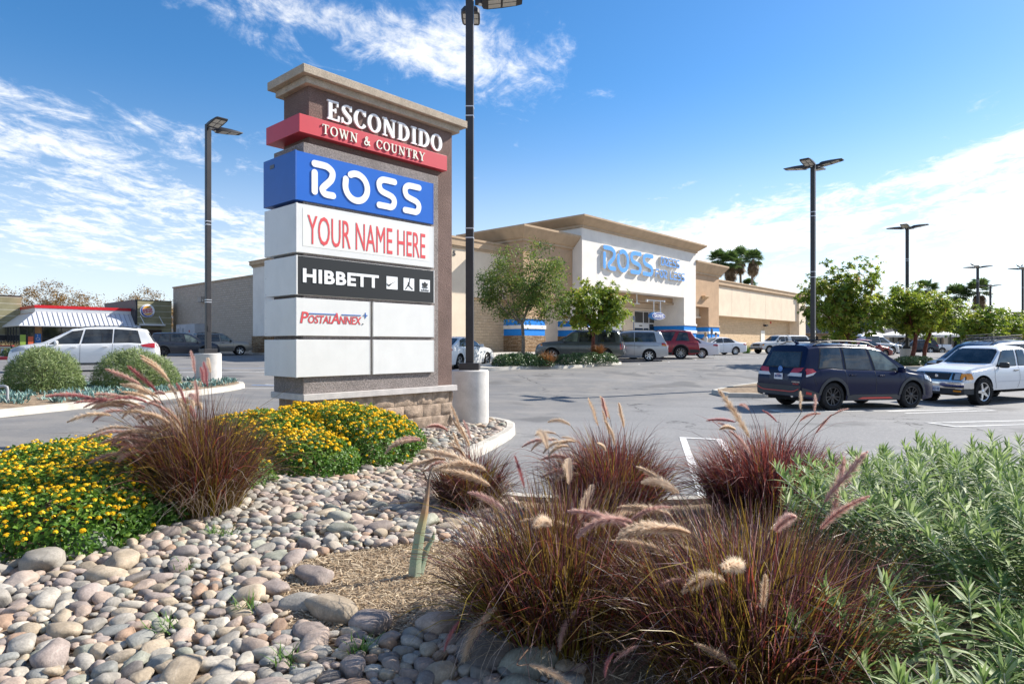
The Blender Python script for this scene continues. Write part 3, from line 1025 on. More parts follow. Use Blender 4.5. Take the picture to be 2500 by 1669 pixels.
def lamp_head(t, ang, ztop, first=None):
    """flat LED area light on a short arm"""
    mb = MB()
    c, s = math.cos(ang), math.sin(ang)
    def P(r, w, z): return (c * r - s * w, s * r + c * w, z)
    secs = [(.10, .045, -.12, -.04), (.22, .05, -.12, -.03), (.26, .15, -.13, -.02), (.34, .185, -.125, .0), (.62, .19, -.09, .01), (.92, .18, -.045, .0), (1.02, .15, -.03, -.012)]
    vs = []
    for r, w, lo, hi in secs:
        vs += [P(r, -w, ztop + lo), P(r, w, ztop + lo), P(r, w, ztop + (lo + hi) / 2 + .01), P(r, w * .75, ztop + hi), P(r, -w * .75, ztop + hi), P(r, -w, ztop + (lo + hi) / 2 + .01)]
    fs = []
    for i in range(len(secs) - 1):
        for k in range(6):
            a = i * 6 + k; b = i * 6 + (k + 1) % 6
            fs.append((a, b, b + 6, a + 6))
    fs += [tuple(range(5, -1, -1)), tuple(range((len(secs) - 1) * 6, len(secs) * 6))]
    mb.add(vs, fs)
    o = mb.build('lamp_head', POLE, t, smooth=35)
    ln = MB()
    for r0, r1 in ((.36, .60), (.64, .90)):
        for w0, w1 in ((-.15, -.01), (.01, .15)):
            k0 = -.125 + (r0 - .34) * .134 - .004; k1 = -.125 + (r1 - .34) * .134 - .004
            ln.add([P(r0, w0, ztop + k0), P(r0, w1, ztop + k0), P(r1, w1, ztop + k1), P(r1, w0, ztop + k1)], [(0, 1, 2, 3)])
    ln.build('lens', LENS, o)
    ey = MB().lathe([(.0001, -.03), (.035, -.02), (.04, 0)], 12, P(.2, 0, ztop - .12)); ey.build('sensor', mat('sensor_white', (.7, .7, .68), .4), o)
    return o


def lamp_post(u, d, zbase, ztop, rot, heads, label, w=.15, base=(.36, .95), cover=.38, bands=(1.9, 2.1, 4.4, 4.6), mark=None, group='car park lamp posts'):
    x, y = at(u, d)
    t = empty('lamp_post', (x, y, 0), 0, label, 'lamp post', group)
    zb = ZC + zbase; zt = ZC + ztop
    r, h = base
    MB().lathe([(.001, -.25), (r, -.25), (r, h - .02), (r - .02, h), (.001, h)], 40, (0, 0, zb)).build('concrete_base', BASE_CONC, t, smooth=40)
    c = MB(); c.obox((0, 0, zb + h + .065), cover, cover, .135, rot); c.build('base_cover', POLE, t, bevel=.012)
    p = MB(); p.obox((0, 0, (zb + h + zt) / 2), w, w, zt - zb - h, rot); po = p.build('pole', POLE, t, bevel=.012)
    bn = MB()
    for z in bands:
        bn.obox((0, 0, zb + h + z), w + .006, w + .006, .02, rot)
    bn.build('band', BAND, po)
    hb = MB(); hb.obox((math.sin(rot) * (w / 2 + .002), -math.cos(rot) * (w / 2 + .002), zb + h + .75), .09, .012, .17, rot); hb.build('hand_hole_cover', POLE, po, bevel=.004)
    for a in heads: lamp_head(t, a, zt - .03)
    if mark:
        for s_, zz in mark:
            me = text_mesh(s_, -.035, .035, 0, .085, -w / 2 - .004, .004, bold=.02)
            q = link('pole_number', me, LETTER_WHITE, po); q.location = (0, 0, zb + h + zz); q.rotation_euler = (0, 0, rot + PI / 2 if len(s_) == 1 and s_ == '1' else rot)
    return t


LA = LOT_ROT
lamp_post(1147, 12.5, -1.60, 6.75, R(-2), (R(92), R(2)), 'dark lamp post right behind the monument sign on a tall round concrete base', .15, (.365, 1.12), .385, (2.55, 2.73, 4.9, 5.08))
lamp_post(508, 19.6, -1.22, 6.70, LA, (LA - PI / 2, LA), 'dark lamp post with two heads on the succulent island, left of the monument sign', .148, (.375, .97), .40, (1.55, 1.62, 3.9, 4.0))
lamp_post(1985, 23.8, -1.45, 6.70, LA, (LA, LA + PI / 2, LA + PI, LA - PI / 2), 'dark four-headed lamp post rising behind the navy SUV, tallest on the right', .155, (.36, .9), .38, (3.05, 3.25, 5.3, 5.45), mark=[('18', 1.0), ('A', .86)])
lamp_post(2215, 36, -1.20, 6.65, LA, (LA, LA + PI / 2, LA + PI, LA - PI / 2), 'dark four-headed lamp post on a weathered grey base behind the red-trunked tree', .16, (.36, 1.0), .38, (4.9, 5.0))
lamp_post(2387, 54, -1.1, 6.6, LA, (LA, LA + PI / 2, LA + PI, LA - PI / 2), 'dark four-headed lamp post with a bird on it, above the white pickup', .19, (.36, 1.0), .38, (3.3, 3.4, 5.4, 5.5))
lamp_post(2418, 72, -1.1, 6.7, LA, (LA, LA + PI / 2, LA + PI, LA - PI / 2), 'farthest dark lamp post, low in the gap right of the bird post', .2, (.36, 1.0), .38, (5.0,))
lamp_post(2497, 55, -1.1, 6.6, LA, (LA, LA + PI / 2, LA + PI, LA - PI / 2), 'dark lamp post cut by the right edge with two small birds on its head', .17, (.36, 1.0), .38, (5.0,))


def bird(u, d, z, rz, label):
    t = empty('bird', (*at(u, d), ZC + z), rz, label, 'bird', 'birds on the lamp posts')
    m = mat('dark_feathers', (.02, .02, .022), .6)
    mb = MB(); mb.tube([(-.16, 0, .05), (-.08, 0, .10), (0, 0, .14), (.07, 0, .19), (.09, 0, .23), (.12, 0, .25), (.16, 0, .245)], [.008, .04, .06, .045, .035, .03, .004], 10)
    for s in (-1, 1): mb.tube([(0, s * .02, .1), (.01, s * .02, .0)], .006, 5)
    return mb.build('body', m, t, smooth=60)


bird(2374, 54.3, 6.60, 2.6, 'small dark bird perched on the lamp head above the white pickup')
bird(2486, 55.2, 6.60, 2.2, 'small dark bird at the head of the last lamp post, left of its companion')
bird(2495, 55.0, 6.62, .6, 'small dark bird at the head of the last lamp post, next to the pole')

# ------------------------------------------------------------------ big shop building
TAN = mat('tan_stucco', (0.47, 0.32, 0.205), 0.92, spec=0.15, var=0.07, vscale=1.2, bump=0.25, bscale=30, streak=0.25)
CORN = mat('cornice_tan', (0.47, 0.345, 0.23), 0.9, spec=0.15, var=0.08, vscale=1.5, bump=0.15, bscale=30, streak=0.2)
CREAM = mat('cream_stucco', (0.72, 0.60, 0.46), 0.92, spec=0.15, var=0.06, vscale=1.0, bump=0.2, bscale=30, streak=0.12)
WHITE_ST = mat('white_stucco', (0.77, 0.725, 0.665), 0.92, spec=0.15, var=0.05, vscale=1.0, bump=0.2, bscale=30, streak=0.14)
BLUE_ST = mat('blue_stucco', (0.022, 0.22, 0.66), 0.8, spec=0.2, var=0.06)
BANDW = mat('band_cream', (0.74, 0.70, 0.64), 0.9, spec=0.15, var=0.06, streak=.1)
BLOCK = brick_mat('tan_block', (0.60, 0.44, 0.28), (0.68, 0.51, 0.33), (0.50, 0.37, 0.24), .40, .20, .012, bump=.8, var=.18, noise_bump=1.4)
STONE = brick_mat('ledge_stone_veneer', (0.36, 0.215, 0.105), (0.56, 0.40, 0.25), (0.10, 0.06, 0.035), .46, .09, .010, bump=1.0, var=.6, offset=.37, noise_bump=1.0)
GREYBLOCK = brick_mat('grey_block', (0.50, 0.415, 0.335), (0.56, 0.47, 0.385), (0.33, 0.27, 0.22), .40, .20, .009, bump=.8, var=.22, noise_bump=1.4)
GLASS = mat('window_glass', (0.022, 0.027, 0.030), 0.04, spec=0.8)
ALU = mat('white_aluminium', (0.70, 0.70, 0.69), 0.35, spec=.5)
DARKM = mat('dark_metal', (0.03, 0.03, 0.035), 0.5)
ZB = ZC - 1.3


def cornice(name, a0, a1, b0, b1, prof, m, parent):
    vs = []; fs = []
    for o, z in prof:
        vs += [(a0 - o, b0 - o, z_(z)), (a1 + o, b0 - o, z_(z)), (a1 + o, b1 + o, z_(z)), (a0 - o, b1 + o, z_(z))]
    for i in range(len(prof) - 1):
        for k in range(4):
            fs.append((i * 4 + k, i * 4 + (k + 1) % 4, i * 4 + 4 + (k + 1) % 4, i * 4 + 4 + k))
    n = (len(prof) - 1) * 4
    fs.append((n, n + 1, n + 2, n + 3)); fs.append((3, 2, 1, 0))
    return MB().add(vs, fs).build(name, m, parent)


def bands(t, a0, a1, b0, b1, stone=True):
    def ringbox(o, z0, z1): return MB().box(a0 - o, a1 + o, b0 - o, b1, z_(z0), z_(z1))
    ringbox(.10, 1.86, 2.04).build('band_ledge', CAPB, t, bevel=.02)
    ringbox(.025, 1.42, 1.859).build('blue_band', BLUE_ST, t)
    ringbox(.10, 1.15, 1.419).build('cream_band', BANDW, t, bevel=.02)
    ringbox(.025, .68, 1.149).build('blue_band', BLUE_ST, t)
    ringbox(.06, -1.25, .679).build('stone_base', STONE, t)


CAPB = CORN


def window_panel(t, a0, a1, b, z0, z1, xs, zs, m=ALU, name='storefront_window', fr=.05):
    """glazed screen: pane with frame bars; xs/zs are extra bar positions"""
    f = MB()
    f.box(a0, a0 + fr, b - .04, b + .05, z0, z1); f.box(a1 - fr, a1, b - .04, b + .05, z0, z1)
    f.box(a0 + fr, a1 - fr, b - .04, b + .05, z1 - fr, z1); f.box(a0 + fr, a1 - fr, b - .04, b + .05, z0, z0 + fr)
    for x in xs: f.box(x - fr / 2, x + fr / 2, b - .035, b + .045, z0 + fr, z1 - fr)
    for z in zs: f.box(a0 + fr, a1 - fr, b - .03, b + .04, z - fr / 2, z + fr / 2)
    w = f.build(name, m, t)
    MB().box(a0 + fr, a1 - fr, b + .0, b + .02, z0 + fr, z1 - fr).build('pane', GLASS, w)
    return w


def build_store():
    global CAPB
    t = empty('store_building', (0, 0, 0), LOT_ROT, 'long cream and tan discount store with a tall white entrance tower and blue letters', 'store')
    # entrance tower
    m = MB()
    m.box(40.2, 42.6, 29, 36, ZB, z_(8.97)); m.box(56.74, 59.2, 29, 36, ZB, z_(8.97)); m.box(42.6, 56.74, 29, 36, z_(4.52), z_(8.97))
    m.build('tower_wall', WHITE_ST, t)
    cornice('tower_cornice', 40.2, 59.2, 29, 36, [(.0, 8.972), (.14, 8.99), (.14, 9.17), (.20, 9.19), (.30, 9.26), (.80, 9.64), (.82, 9.66), (.82, 9.79), (.76, 9.80), (0, 9.82)], CORN, t)
    CAPB = BANDW
    bands(t, 40.2, 42.6, 29, 34.4); bands(t, 56.74, 59.2, 29, 34.4)
    CAPB = CORN
    # tan wings
    m = MB(); m.box(34.4, 36.76, 29.9, 36, ZB, z_(7.35)); m.box(36.76, 40.195, 29.9, 36, z_(3.5), z_(7.35)); m.build('tan_wing_wall', TAN, t)
    cornice('wing_cornice', 34.4, 40.19 - .0, 29.9, 36, [(.0, 7.352), (.12, 7.37), (.12, 7.52), (.17, 7.54), (.26, 7.60), (.80, 8.20), (.82, 8.22), (.82, 8.36), (.76, 8.37), (0, 8.39)], CORN, t) if False else None
    vs = []; prof = [(.0, 7.352), (.12, 7.37), (.12, 7.52), (.17, 7.54), (.26, 7.60), (.78, 8.20), (.80, 8.22), (.80, 8.36), (.74, 8.37), (0, 8.39)]
    def wing(a_in, a_out, b0, b1, name):
        sgn = 1 if a_out > a_in else -1; vs = []; fs = []
        for o, z in prof:
            vs += [(a_in, b0 - o, z_(z)), (a_out + sgn * o, b0 - o, z_(z)), (a_out + sgn * o, b1, z_(z)), (a_in, b1, z_(z))]
        for i in range(len(prof) - 1):
            for k in range(4): fs.append((i * 4 + k, i * 4 + (k + 1) % 4, i * 4 + 4 + (k + 1) % 4, i * 4 + 4 + k))
        n = (len(prof) - 1) * 4; fs += [(n, n + 1, n + 2, n + 3), (3, 2, 1, 0)]
        return MB().add(vs, fs).build(name, CORN, t)
    wing(40.195, 34.4, 29.9, 36, 'wing_cornice')
    bands(t, 34.4, 36.76, 29.9, 35.9)
    MB().box(36.76, 40.195, 31.3, 36, ZB, z_(3.5)).build('recess_wall', CREAM, t)
    m = MB(); m.box(63.33, 65.8, 29.6, 36, ZB, z_(7.15)); m.box(59.205, 63.33, 29.6, 36, z_(3.9), z_(7.15)); m.build('tan_wing_wall', TAN, t)
    prof = [(.0, 7.152), (.12, 7.17), (.12, 7.36), (.17, 7.38), (.26, 7.46), (.78, 8.16), (.80, 8.18), (.80, 8.34), (.74, 8.35), (0, 8.37)]
    wing(59.205, 65.8, 29.6, 36, 'wing_cornice')
    bands(t, 63.33, 65.8, 29.6, 35.9)
    MB().box(59.205, 63.33, 31.2, 36, ZB, z_(3.9)).build('recess_wall', TAN, t)
    m = MB().box(59.205, 63.32, 30.6, 31.2, z_(3.0), z_(3.89)); m.box(59.205, 63.32, 30.4, 31.2, z_(2.78), z_(2.998)); m.build('recess_beam', CREAM, t, bevel=.05)
    # left plain wall
    m = MB(); m.box(27, 34.395, 31.5, 40, z_(3.27), z_(6.48)); m.box(27, 30.36, 31.5, 40, ZB, z_(3.27)); m.build('plain_wall', CREAM, t)
    MB().box(30.36, 34.395, 31.75, 40, ZB, z_(3.269)).build('block_wall', BLOCK, t)
    m = MB().box(26.9, 34.395, 31.40, 31.5, z_(6.48), z_(6.62)).box(26.85, 34.395, 31.33, 40, z_(6.62), z_(7.06)).box(26.8, 34.395, 31.27, 40, z_(7.06), z_(7.20))
    m.build('parapet', CORN, t)
    text('house_number', '5', 29.12, 29.36, z_(5.9), z_(6.26), 31.47, .03, DARKM, t, bold=.03)
    # right plain wall
    m = MB(); m.box(65.805, 92.9, 30.5, 40, z_(3.26), z_(6.46)); m.build('plain_wall', CREAM, t)
    for x in (70.2, 75.3, 80.3, 85.6): pass
    sm = MB()
    for x in (71.2, 76.4, 81.4, 86.8): sm.box(x, x + .03, 30.494, 30.502, z_(3.28), z_(6.44))
    sm.build('wall_joint', mat('joint_tan', (.42, .34, .26), .9), t)  # joint strips in a darker tan than the wall
    MB().box(92.9, 95.6, 30.2, 40, ZB, z_(6.46)).build('end_pier', CREAM, t)
    MB().box(65.805, 92.9, 31.5, 40, ZB, z_(3.259)).build('block_wall', BLOCK, t)
    MB().box(65.805, 92.9, 30.40, 40, z_(6.461), z_(6.60)).box(65.805, 92.85, 30.30, 40, z_(6.60), z_(7.02)).box(65.805, 92.85, 30.22, 40, z_(7.02), z_(7.15)).build('parapet', CORN, t)
    MB().box(92.86, 95.65, 30.05, 40, z_(6.461), z_(6.62)).box(92.9, 95.75, 29.95, 40, z_(6.62), z_(7.08)).box(92.86, 95.8, 29.9, 40, z_(7.08), z_(7.2)).build('end_pier_cap', CORN, t)
    d = MB().box(82.3, 83.6, 31.42, 31.5, ZB, z_(1.84)).build('door', mat('cream_door', (.74, .70, .62), .5), t)
    MB().lathe([(.001, -.06), (.03, -.05), (.035, 0)], 10, (82.45, 31.42, z_(.2)), 'y').build('handle', DARKM, d)
    MB().box(83.2, 83.9, 31.1, 31.5, z_(2.45), z_(2.62)).box(83.3, 83.8, 31.2, 31.4, z_(2.38), z_(2.45)).build('wall_light', DARKM, t)
    MB().box(85.6, 85.9, 31.4, 31.5, z_(2.82), z_(3.05)).build('fire_alarm', mat('alarm_red', (.45, .03, .02), .4), t)
    # sconce on right wing
    s = MB(); s.prism([(29.6, z_(4.62)), (29.6, z_(5.02)), (29.2, z_(5.02)), (29.2, z_(4.92))], 61.7, 62.7, 'yz'); s.build('wall_light', mat('sconce_tan', (.50, .33, .18), .7), t)
    # entry
    m = MB(); m.box(42.6, 56.74, 32.3, 36, z_(3.3), z_(4.519)); m.box(50.85, 52.75, 32.0, 36, ZB, z_(3.3)); m.box(56.8 + 1.9, 59.1, 32.2, 36, ZB, z_(3.3)); m.box(42.65, 44.4, 32.2, 36, ZB, z_(3.3))
    m.build('entry_wall', CREAM, t)
    m = MB(); m.box(42.6, 56.74, 30.2, 32.28, z_(4.02), z_(4.50)); m.build('entry_soffit', TAN, t)
    m = MB(); m.box(42.6, 56.74, 30.05, 30.2, z_(3.85), z_(4.02)); m.build('soffit_ledge', CORN, t, bevel=.04)
    m = MB(); m.box(42.6, 56.74, 31.75, 32.28, z_(3.42), z_(4.0)); m.box(42.6, 56.74, 31.55, 32.28, z_(3.28), z_(3.419)); m.build('inner_beam', CREAM, t, bevel=.03)
    g = window_panel(t, 52.8, 58.66, 32.2, ZB + .3, z_(3.27), (54.64, 55.69, 57.18), (z_(2.10),), fr=.09)
    MB().box(52.9, 55.6, 32.10, 32.2, z_(1.62), z_(2.06)).build('door_header', ALU, g)
    MB().box(53.75, 54.25, 32.07, 32.1, z_(1.80), z_(1.90)).build('door_sensor', DARKM, g)
    MB().box(57.3, 58.5, 32.15, 32.19, z_(.4), z_(1.62)).build('poster', mat('maroon_poster', (.16, .02, .025), .5), g)
    g = window_panel(t, 44.4, 50.85, 32.2, ZB + .3, z_(3.27), (46.0, 47.6, 49.3), (z_(2.10),), fr=.09)
    MB().box(44.5, 50.7, 32.10, 32.2, z_(1.35), z_(1.95)).build('door_header', ALU, g)
    # side wall of the entry, blue band inside
    # wall letters
    w = empty('wall_sign', (0, 0, 0)); w.parent = t
    CAN = mat('letter_can', (0.66, 0.64, 0.60), .5); BL = mat('letter_face_blue', (0.10, 0.33, 0.80), .35, spec=.4)
    K = 1.003
    for s_, x0, x1, z0, z1, wf, adv in (('ROSS', 42.75, 50.58, 5.98, 7.94, .185, 1.36), ('DRESS', 51.95, 55.45, 7.15, 7.93, .14, 1.36), ('FOR LESS', 50.95, 56.45, 6.02, 6.76, .14, 1.36)):
        c = MB(); logo_text(c, s_, x0, x1, z_(z0), z_(z1), 28.79, .21, wf, adv, grow=.01); co_ = c.build('letter_can', CAN, w)
        f = MB(); logo_text(f, s_, x0 + .01, x1 - .01, z_(z0) + .01, z_(z1) - .01, 28.768, .02, wf * .96, adv); f.build('letter_face', BL, w)
    # gutter pipe stains etc. kept in materials; roof line behind
    MB().box(35, 65, 36, 60, ZB, z_(6.3)).box(27.5, 35, 40, 50, ZB, z_(6.3)).box(65, 95, 40, 60, ZB, z_(6.3)).build('rear_block', CREAM, t)
    return t


build_store()


def build_hanging_sign():
    x, y = lot(52.2, 29.35)
    t = empty('hanging_sign', (x, y, 0), LOT_ROT, 'small navy oval sign hanging on white rods under the entrance tower', 'sign')
    cz = z_(2.62)
    rx, rz = 1.18, .335
    def oval(f, y0, y1, m, name, par):
        return MB().prism([(rx * f * math.cos(2 * PI * k / 40), cz + rz * (1 - (1 - f) * 3.0) * math.sin(2 * PI * k / 40)) for k in range(40)], y0, y1).build(name, m, par)
    oval(1, -.2, .2, mat('oval_blue', (.05, .20, .55), .4), 'body', t)
    oval(.985, -.215, -.2, ALU, 'rim', t)
    o = oval(.945, -.222, -.214, mat('oval_navy', (.012, .03, .22), .3), 'face', t)
    f = MB(); logo_text(f, 'ROSS', -.82, .82, cz - .14, cz + .16, -.235, .012, .2, 1.3); f.build('lettering', LETTER_WHITE, o)
    r = MB()
    for xx in (-.55, .65): r.tube([(xx, 0, cz + rz * .85), (xx, 0, z_(3.96))], .045, 8)
    r.tube([(-1.75, 0, z_(3.98)), (1.3, 0, z_(4.03))], .05, 8); r.obox((1.3, 0, z_(4.03)), .18, .16, .16); r.obox((-1.75, 0, z_(3.94)), .12, .16, .24)
    r.build('hanger', ALU, t)


build_hanging_sign()


def pendant(a, b, zt, label):
    t = empty('pendant_lamp', (*lot(a, b), 0), 0, label, 'lamp')
    MB().tube([(0, 0, zt), (0, 0, zt - .72)], .05, 8).build('stem', ALU, t)
    MB().lathe([(.06, 0), (.09, -.08), (.30, -.17), (.30, -.2), (.02, -.2)], 20, (0, 0, zt - .70)).build('shade', ALU, t, smooth=40)


pendant(49.5, 29.8, z_(4.5), 'white pendant lamp under the entrance tower ceiling')


def sign_post(u, d, zt, zb, label):
    t = empty('sign_post', (*at(u, d), 0), LOT_ROT + 1.2, label, 'sign post', 'thin sign posts by the pavement')
    m = mat('blue_grey_post', (.16, .20, .27), .5)
    MB().box(-.03, .03, -.03, .03, z_(zb), z_(zt)).build('post', m, t)
    MB().box(-.16, .16, -.045, -.035, z_(zt - .55), z_(zt - .05)).build('panel', mat('sign_back', (.30, .33, .37), .5), t)


sign_post(1546.8, 54.0, 2.45, -.8, 'thin blue-grey sign post in front of the glass doors')
sign_post(1736.8, 60.0, 1.55, -.9, 'thin blue-grey sign post in front of the tan right wing')


# ------------------------------------------------------------------ neighbouring shop on the left (its side wall is in shade)
def build_neighbour():
    t = empty('side_building', (0, 0, 0), LOT_ROT, 'plain tan block building with its shaded side wall behind the parked tan SUV', 'building')
    MB().box(25.88, 40, 52.2, 70, ZB, z_(5.80)).build('side_wall', GREYBLOCK, t)
    MB().box(25.80, 40, 52.2, 70.05, z_(5.801), z_(5.93)).build('coping', CORN, t)
    MB().box(25.45, 40, 48.8, 51.9, z_(.74), z_(6.40)).build('corner_pier', WHITE_ST, t)
    MB().box(25.38, 40, 48.75, 51.98, ZB + .6, z_(.739)).build('stone_base', STONE, t)
    MB().box(25.22, 40, 48.6, 52.12, ZB, z_(-.62)).build('plinth', CONC, t)
    cornice('pier_cornice', 25.45, 40, 48.8, 51.9, [(0, 6.401), (.08, 6.41), (.08, 6.50), (.22, 6.60), (.22, 6.86), (.26, 6.88), (.26, 6.94), (0, 6.96)], CORN, t)
    MB().box(25.5, 25.87, 62.3, 63.1, z_(4.05), z_(4.55)).build('wall_light', mat('grey_lamp', (.33, .29, .25), .6), t)
    MB().box(25.55, 25.87, 61.9, 62.2, z_(4.05), z_(4.3)).build('camera_box', mat('grey_lamp'[:], (.33, .29, .25), .6), t)
    return t


build_neighbour()


def build_electrical():
    t = empty('electrical_cabinet', (*lot(25.3, 64.6), 0), LOT_ROT, 'grey electrical cabinet standing against the shaded block wall', 'cabinet')
    g = mat('cabinet_grey', (.42, .44, .47), .5, var=.05)
    MB().box(-.5, .5, -2.6, 1.7, ZB, z_(1.98)).build('body', g, t)
    for i, y0 in enumerate((-.55, .6)):
        d = MB().box(-.53, -.5, y0, y0 + 1.05, z_(-.65), z_(1.9)).build('door', mat('cabinet_door', (.50, .51, .54), .5), t)
        MB().box(-.545, -.53, y0 + .3, y0 + .75, z_(.9), z_(1.6)).build('vent', mat('vent_dark', (.30, .32, .34), .6), d)
    MB().box(-.52, -.5, -1.5, -1.3, z_(1.2), z_(1.4)).build('warning_plate', mat('alarm_red', (.45, .03, .02), .4), t)


build_electrical()


# ------------------------------------------------------------------ burger restaurant on the left
def build_restaurant():
    t = empty('restaurant_building', (0, 0, 0), LOT_ROT, 'low olive burger restaurant with white metal mansard roof and red stripe', 'restaurant')
    m = bpy.data.materials.new('olive_panels'); m.use_nodes = True
    T = NT(m.node_tree); bs = T.n['Principled BSDF']
    co = T.new('ShaderNodeTexCoord').outputs['Object']; s = T.new('ShaderNodeSeparateXYZ'); T.l.new(co, s.inputs[0])
    fr = T.math('FRACT', T.math('MULTIPLY', T.math('SUBTRACT', s.outputs[2], z_(.95)), 1 / .585))
    ln = T.math('LESS_THAN', fr, .05)
    n = T.noise(co, 1.2, 5, .6)
    base = T.mix(T.maprange(n, .3, .7), (.22, .20, .11), (.29, .265, .15))
    low = T.math('LESS_THAN', s.outputs[2], z_(.95))
    base = T.mix(low, base, (.035, .035, .038))
    base = T.mix(ln, base, (.62, .60, .52))
    T.l.new(base, bs.inputs['Base Color']); bs.inputs['Roughness'].default_value = .7
    OL = m
    RED = mat('stripe_red', (.55, .012, .018), .4)
    MET = mat('white_roof_metal', (.66, .67, .69), .35, metal=.2, var=.04)
    BRN = mat('tan_column', (.45, .27, .13), .8)
    MB().box(4, 14.33, 75.4, 84, ZB, z_(4.60)).build('left_panel_wall', OL, t)
    MB().box(4, 14.36, 75.35, 84, z_(4.601), z_(4.66)).build('coping', DARKM, t)
    MB().box(22.15, 25.25, 68.7, 78, ZB, z_(4.34)).build('sign_tower', OL, t)
    MB().box(21.95, 22.149, 68.75, 78, ZB, z_(4.33)).build('tower_return', DARKM, t)
    MB().box(21.95, 25.28, 68.66, 78, z_(4.341), z_(4.40)).build('coping', DARKM, t)
    MB().box(14.1, 22, 69.9, 80, ZB, z_(2.9)).build('wall', BRN, t)
    m = MB().box(14.24, 21.94, 69.88, 79, z_(2.96), z_(3.30)); m.build('white_fascia', MET, t)
    MB().box(14.20, 21.94, 69.84, 79.04, z_(3.301), z_(3.575)).build('red_stripe', RED, t)
    e = .0
    r = MB()
    A0 = (14.24, 69.86, z_(2.96)); A1 = (22.1, 69.86, z_(2.96)); E0 = (12.85, 68.55, z_(1.73)); E1 = (22.4, 68.55, z_(1.73))
    B0 = (14.24, 75.36, z_(2.96)); F0 = (12.85, 75.36, z_(1.73))
    r.add([A0, A1, E1, E0, B0, F0], [(0, 3, 2, 1), (0, 4, 5, 3)])
    r.add([E0, E1, (22.4, 68.55, z_(1.64)), (12.85, 68.55, z_(1.64)), F0, (12.85, 75.36, z_(1.64))], [(0, 1, 2, 3), (0, 3, 5, 4)])
    r.add([(12.86, 68.56, z_(1.64)), (22.4, 68.56, z_(1.64)), (22.4, 70, z_(1.64)), (14.3, 70, z_(1.64)), (14.3, 75.3, z_(1.64)), (12.86, 75.3, z_(1.64))], [(0, 1, 2, 3), (0, 3, 4, 5)])
    rf = r.build('mansard_roof', MET, t)
    rb = MB(); k = 0
    x = 13.2
    while x < 22.3:
        f = min(1, (x - 12.85) / 1.39)
        top = Vector((x, 68.55 + 1.31 * f, z_(1.73 + 1.23 * f))); bot = Vector((x + .0, 68.55, z_(1.73)))
        rb.add([bot + Vector((-.02, -.01, .01)), bot + Vector((.02, -.01, .01)), top + Vector((.02, -.01, .01)), top + Vector((-.02, -.01, .01)),
                bot + Vector((-.02, -.035, .035)), bot + Vector((.02, -.035, .035)), top + Vector((.02, -.035, .035)), top + Vector((-.02, -.035, .035))],
               [(4, 5, 6, 7), (0, 4, 7, 3), (1, 2, 6, 5), (0, 1, 5, 4)])
        x += .385
    rb.build('roof_seams', mat('seam_grey', (.30, .31, .36), .5), rf)
    # glazing
    def win(a0, a1, b, xs, zs=(), z0=-.55, z1=1.62): return window_panel(t, a0, a1, b, z_(z0), z_(z1), xs, [z_(q) for q in zs], DARKM, 'window', .05)
    win(14.75, 17.6, 69.84, (16.2,), (.55,))
    win(18.4, 21.8, 69.84, (19.5, 20.7), (.55,))
    w = win(13.0, 14.1, 69.3, (13.55,), ())
    MB().box(13.0, 13.02, 69.35, 75, z_(-.9), z_(1.62)).box(13.02, 14.1, 69.4, 75, z_(-.9), z_(1.62)).build('glazed_lobby', GLASS, t)
    f = MB()
    for b in (70.4, 71.5, 72.6, 73.7): f.box(12.96, 13.0, b, b + .07, z_(-.9), z_(1.62))
    f.build('lobby_frame', DARKM, t)
    MB().box(13.05, 13.45, 69.24, 69.26, z_(-.2), z_(.9)).build('poster', mat('poster_green', (.25, .38, .05), .5), w)
    MB().box(13.62, 14.0, 69.24, 69.26, z_(-.5), z_(.75)).build('poster', mat('poster_red', (.55, .10, .04), .5), w)
    MB().box(14.18, 14.68, 69.82, 69.88, z_(-.25), z_(1.0)).build('parking_plate', mat('plate_blue', (.03, .16, .50), .5), t)
    text('parking_symbol', '&', 14.30, 14.56, z_(.45), z_(.9), 69.80, .01, LETTER_WHITE, t) if False else None
    q = MB(); cx = 14.42
    q.tube([(cx, 69.80, z_(.86)), (cx, 69.80, z_(.62)), (cx + .12, 69.80, z_(.62)), (cx + .17, 69.80, z_(.45))], .018, 5); q.tube([(p[0], 69.80, p[1]) for p in arc(cx + .01, z_(.55), .12, .12, 110, 340, 12)], .016, 5); q.lathe([(.001, 0), (.035, 0), (.035, .01)], 8, (cx, 69.79, z_(.91)), 'y')
    for zz in (.15, .05, -.05): q.box(14.25, 14.6, 69.80, 69.815, z_(zz), z_(zz + .04))
    q.build('parking_symbol', LETTER_WHITE, t)
    p = MB().box(16.55, 17.3, 69.75, 69.78, z_(.45), z_(1.25)).build('poster', mat('poster_cream', (.68, .52, .40), .5), t)
    text('poster_text', '2 FOR 5', 16.62, 17.22, z_(.62), z_(.95), 69.735, .01, mat('poster_red_text', (.6, .08, .03), .5), p) if False else None
    # door + canopy by the tower
    MB().box(23.0, 24.3, 68.62, 68.69, ZB, z_(1.5)).build('door', mat('door_brown', (.06, .03, .022), .4), t)
    c = MB().box(22.3, 24.25, 67.5, 68.7, z_(1.88), z_(2.03)).build('canopy', ALU, t)
    st = MB()
    for x in (22.4, 24.1): st.tube([(x, 67.6, z_(2.02)), (x - .02, 68.68, z_(2.85))], .03, 6)
    st.build('canopy_stay', ALU, c)
    # round logo sign
    cxx, cz, yb = 22.98, z_(3.33), 68.7
    lg = MB().lathe([(.001, -.22), (.60, -.22), (.645, -.18), (.645, -.02)], 48, (cxx, yb, cz), 'y').build('round_sign', LETTER_WHITE, t, smooth=30)
    yy = yb - .235
    OR = mat('bun_orange', (.75, .33, .02), .4); LB = mat('crescent_blue', (.02, .05, .28), .4); LR = mat('logo_red', (.55, .02, .03), .4)
    b = MB()
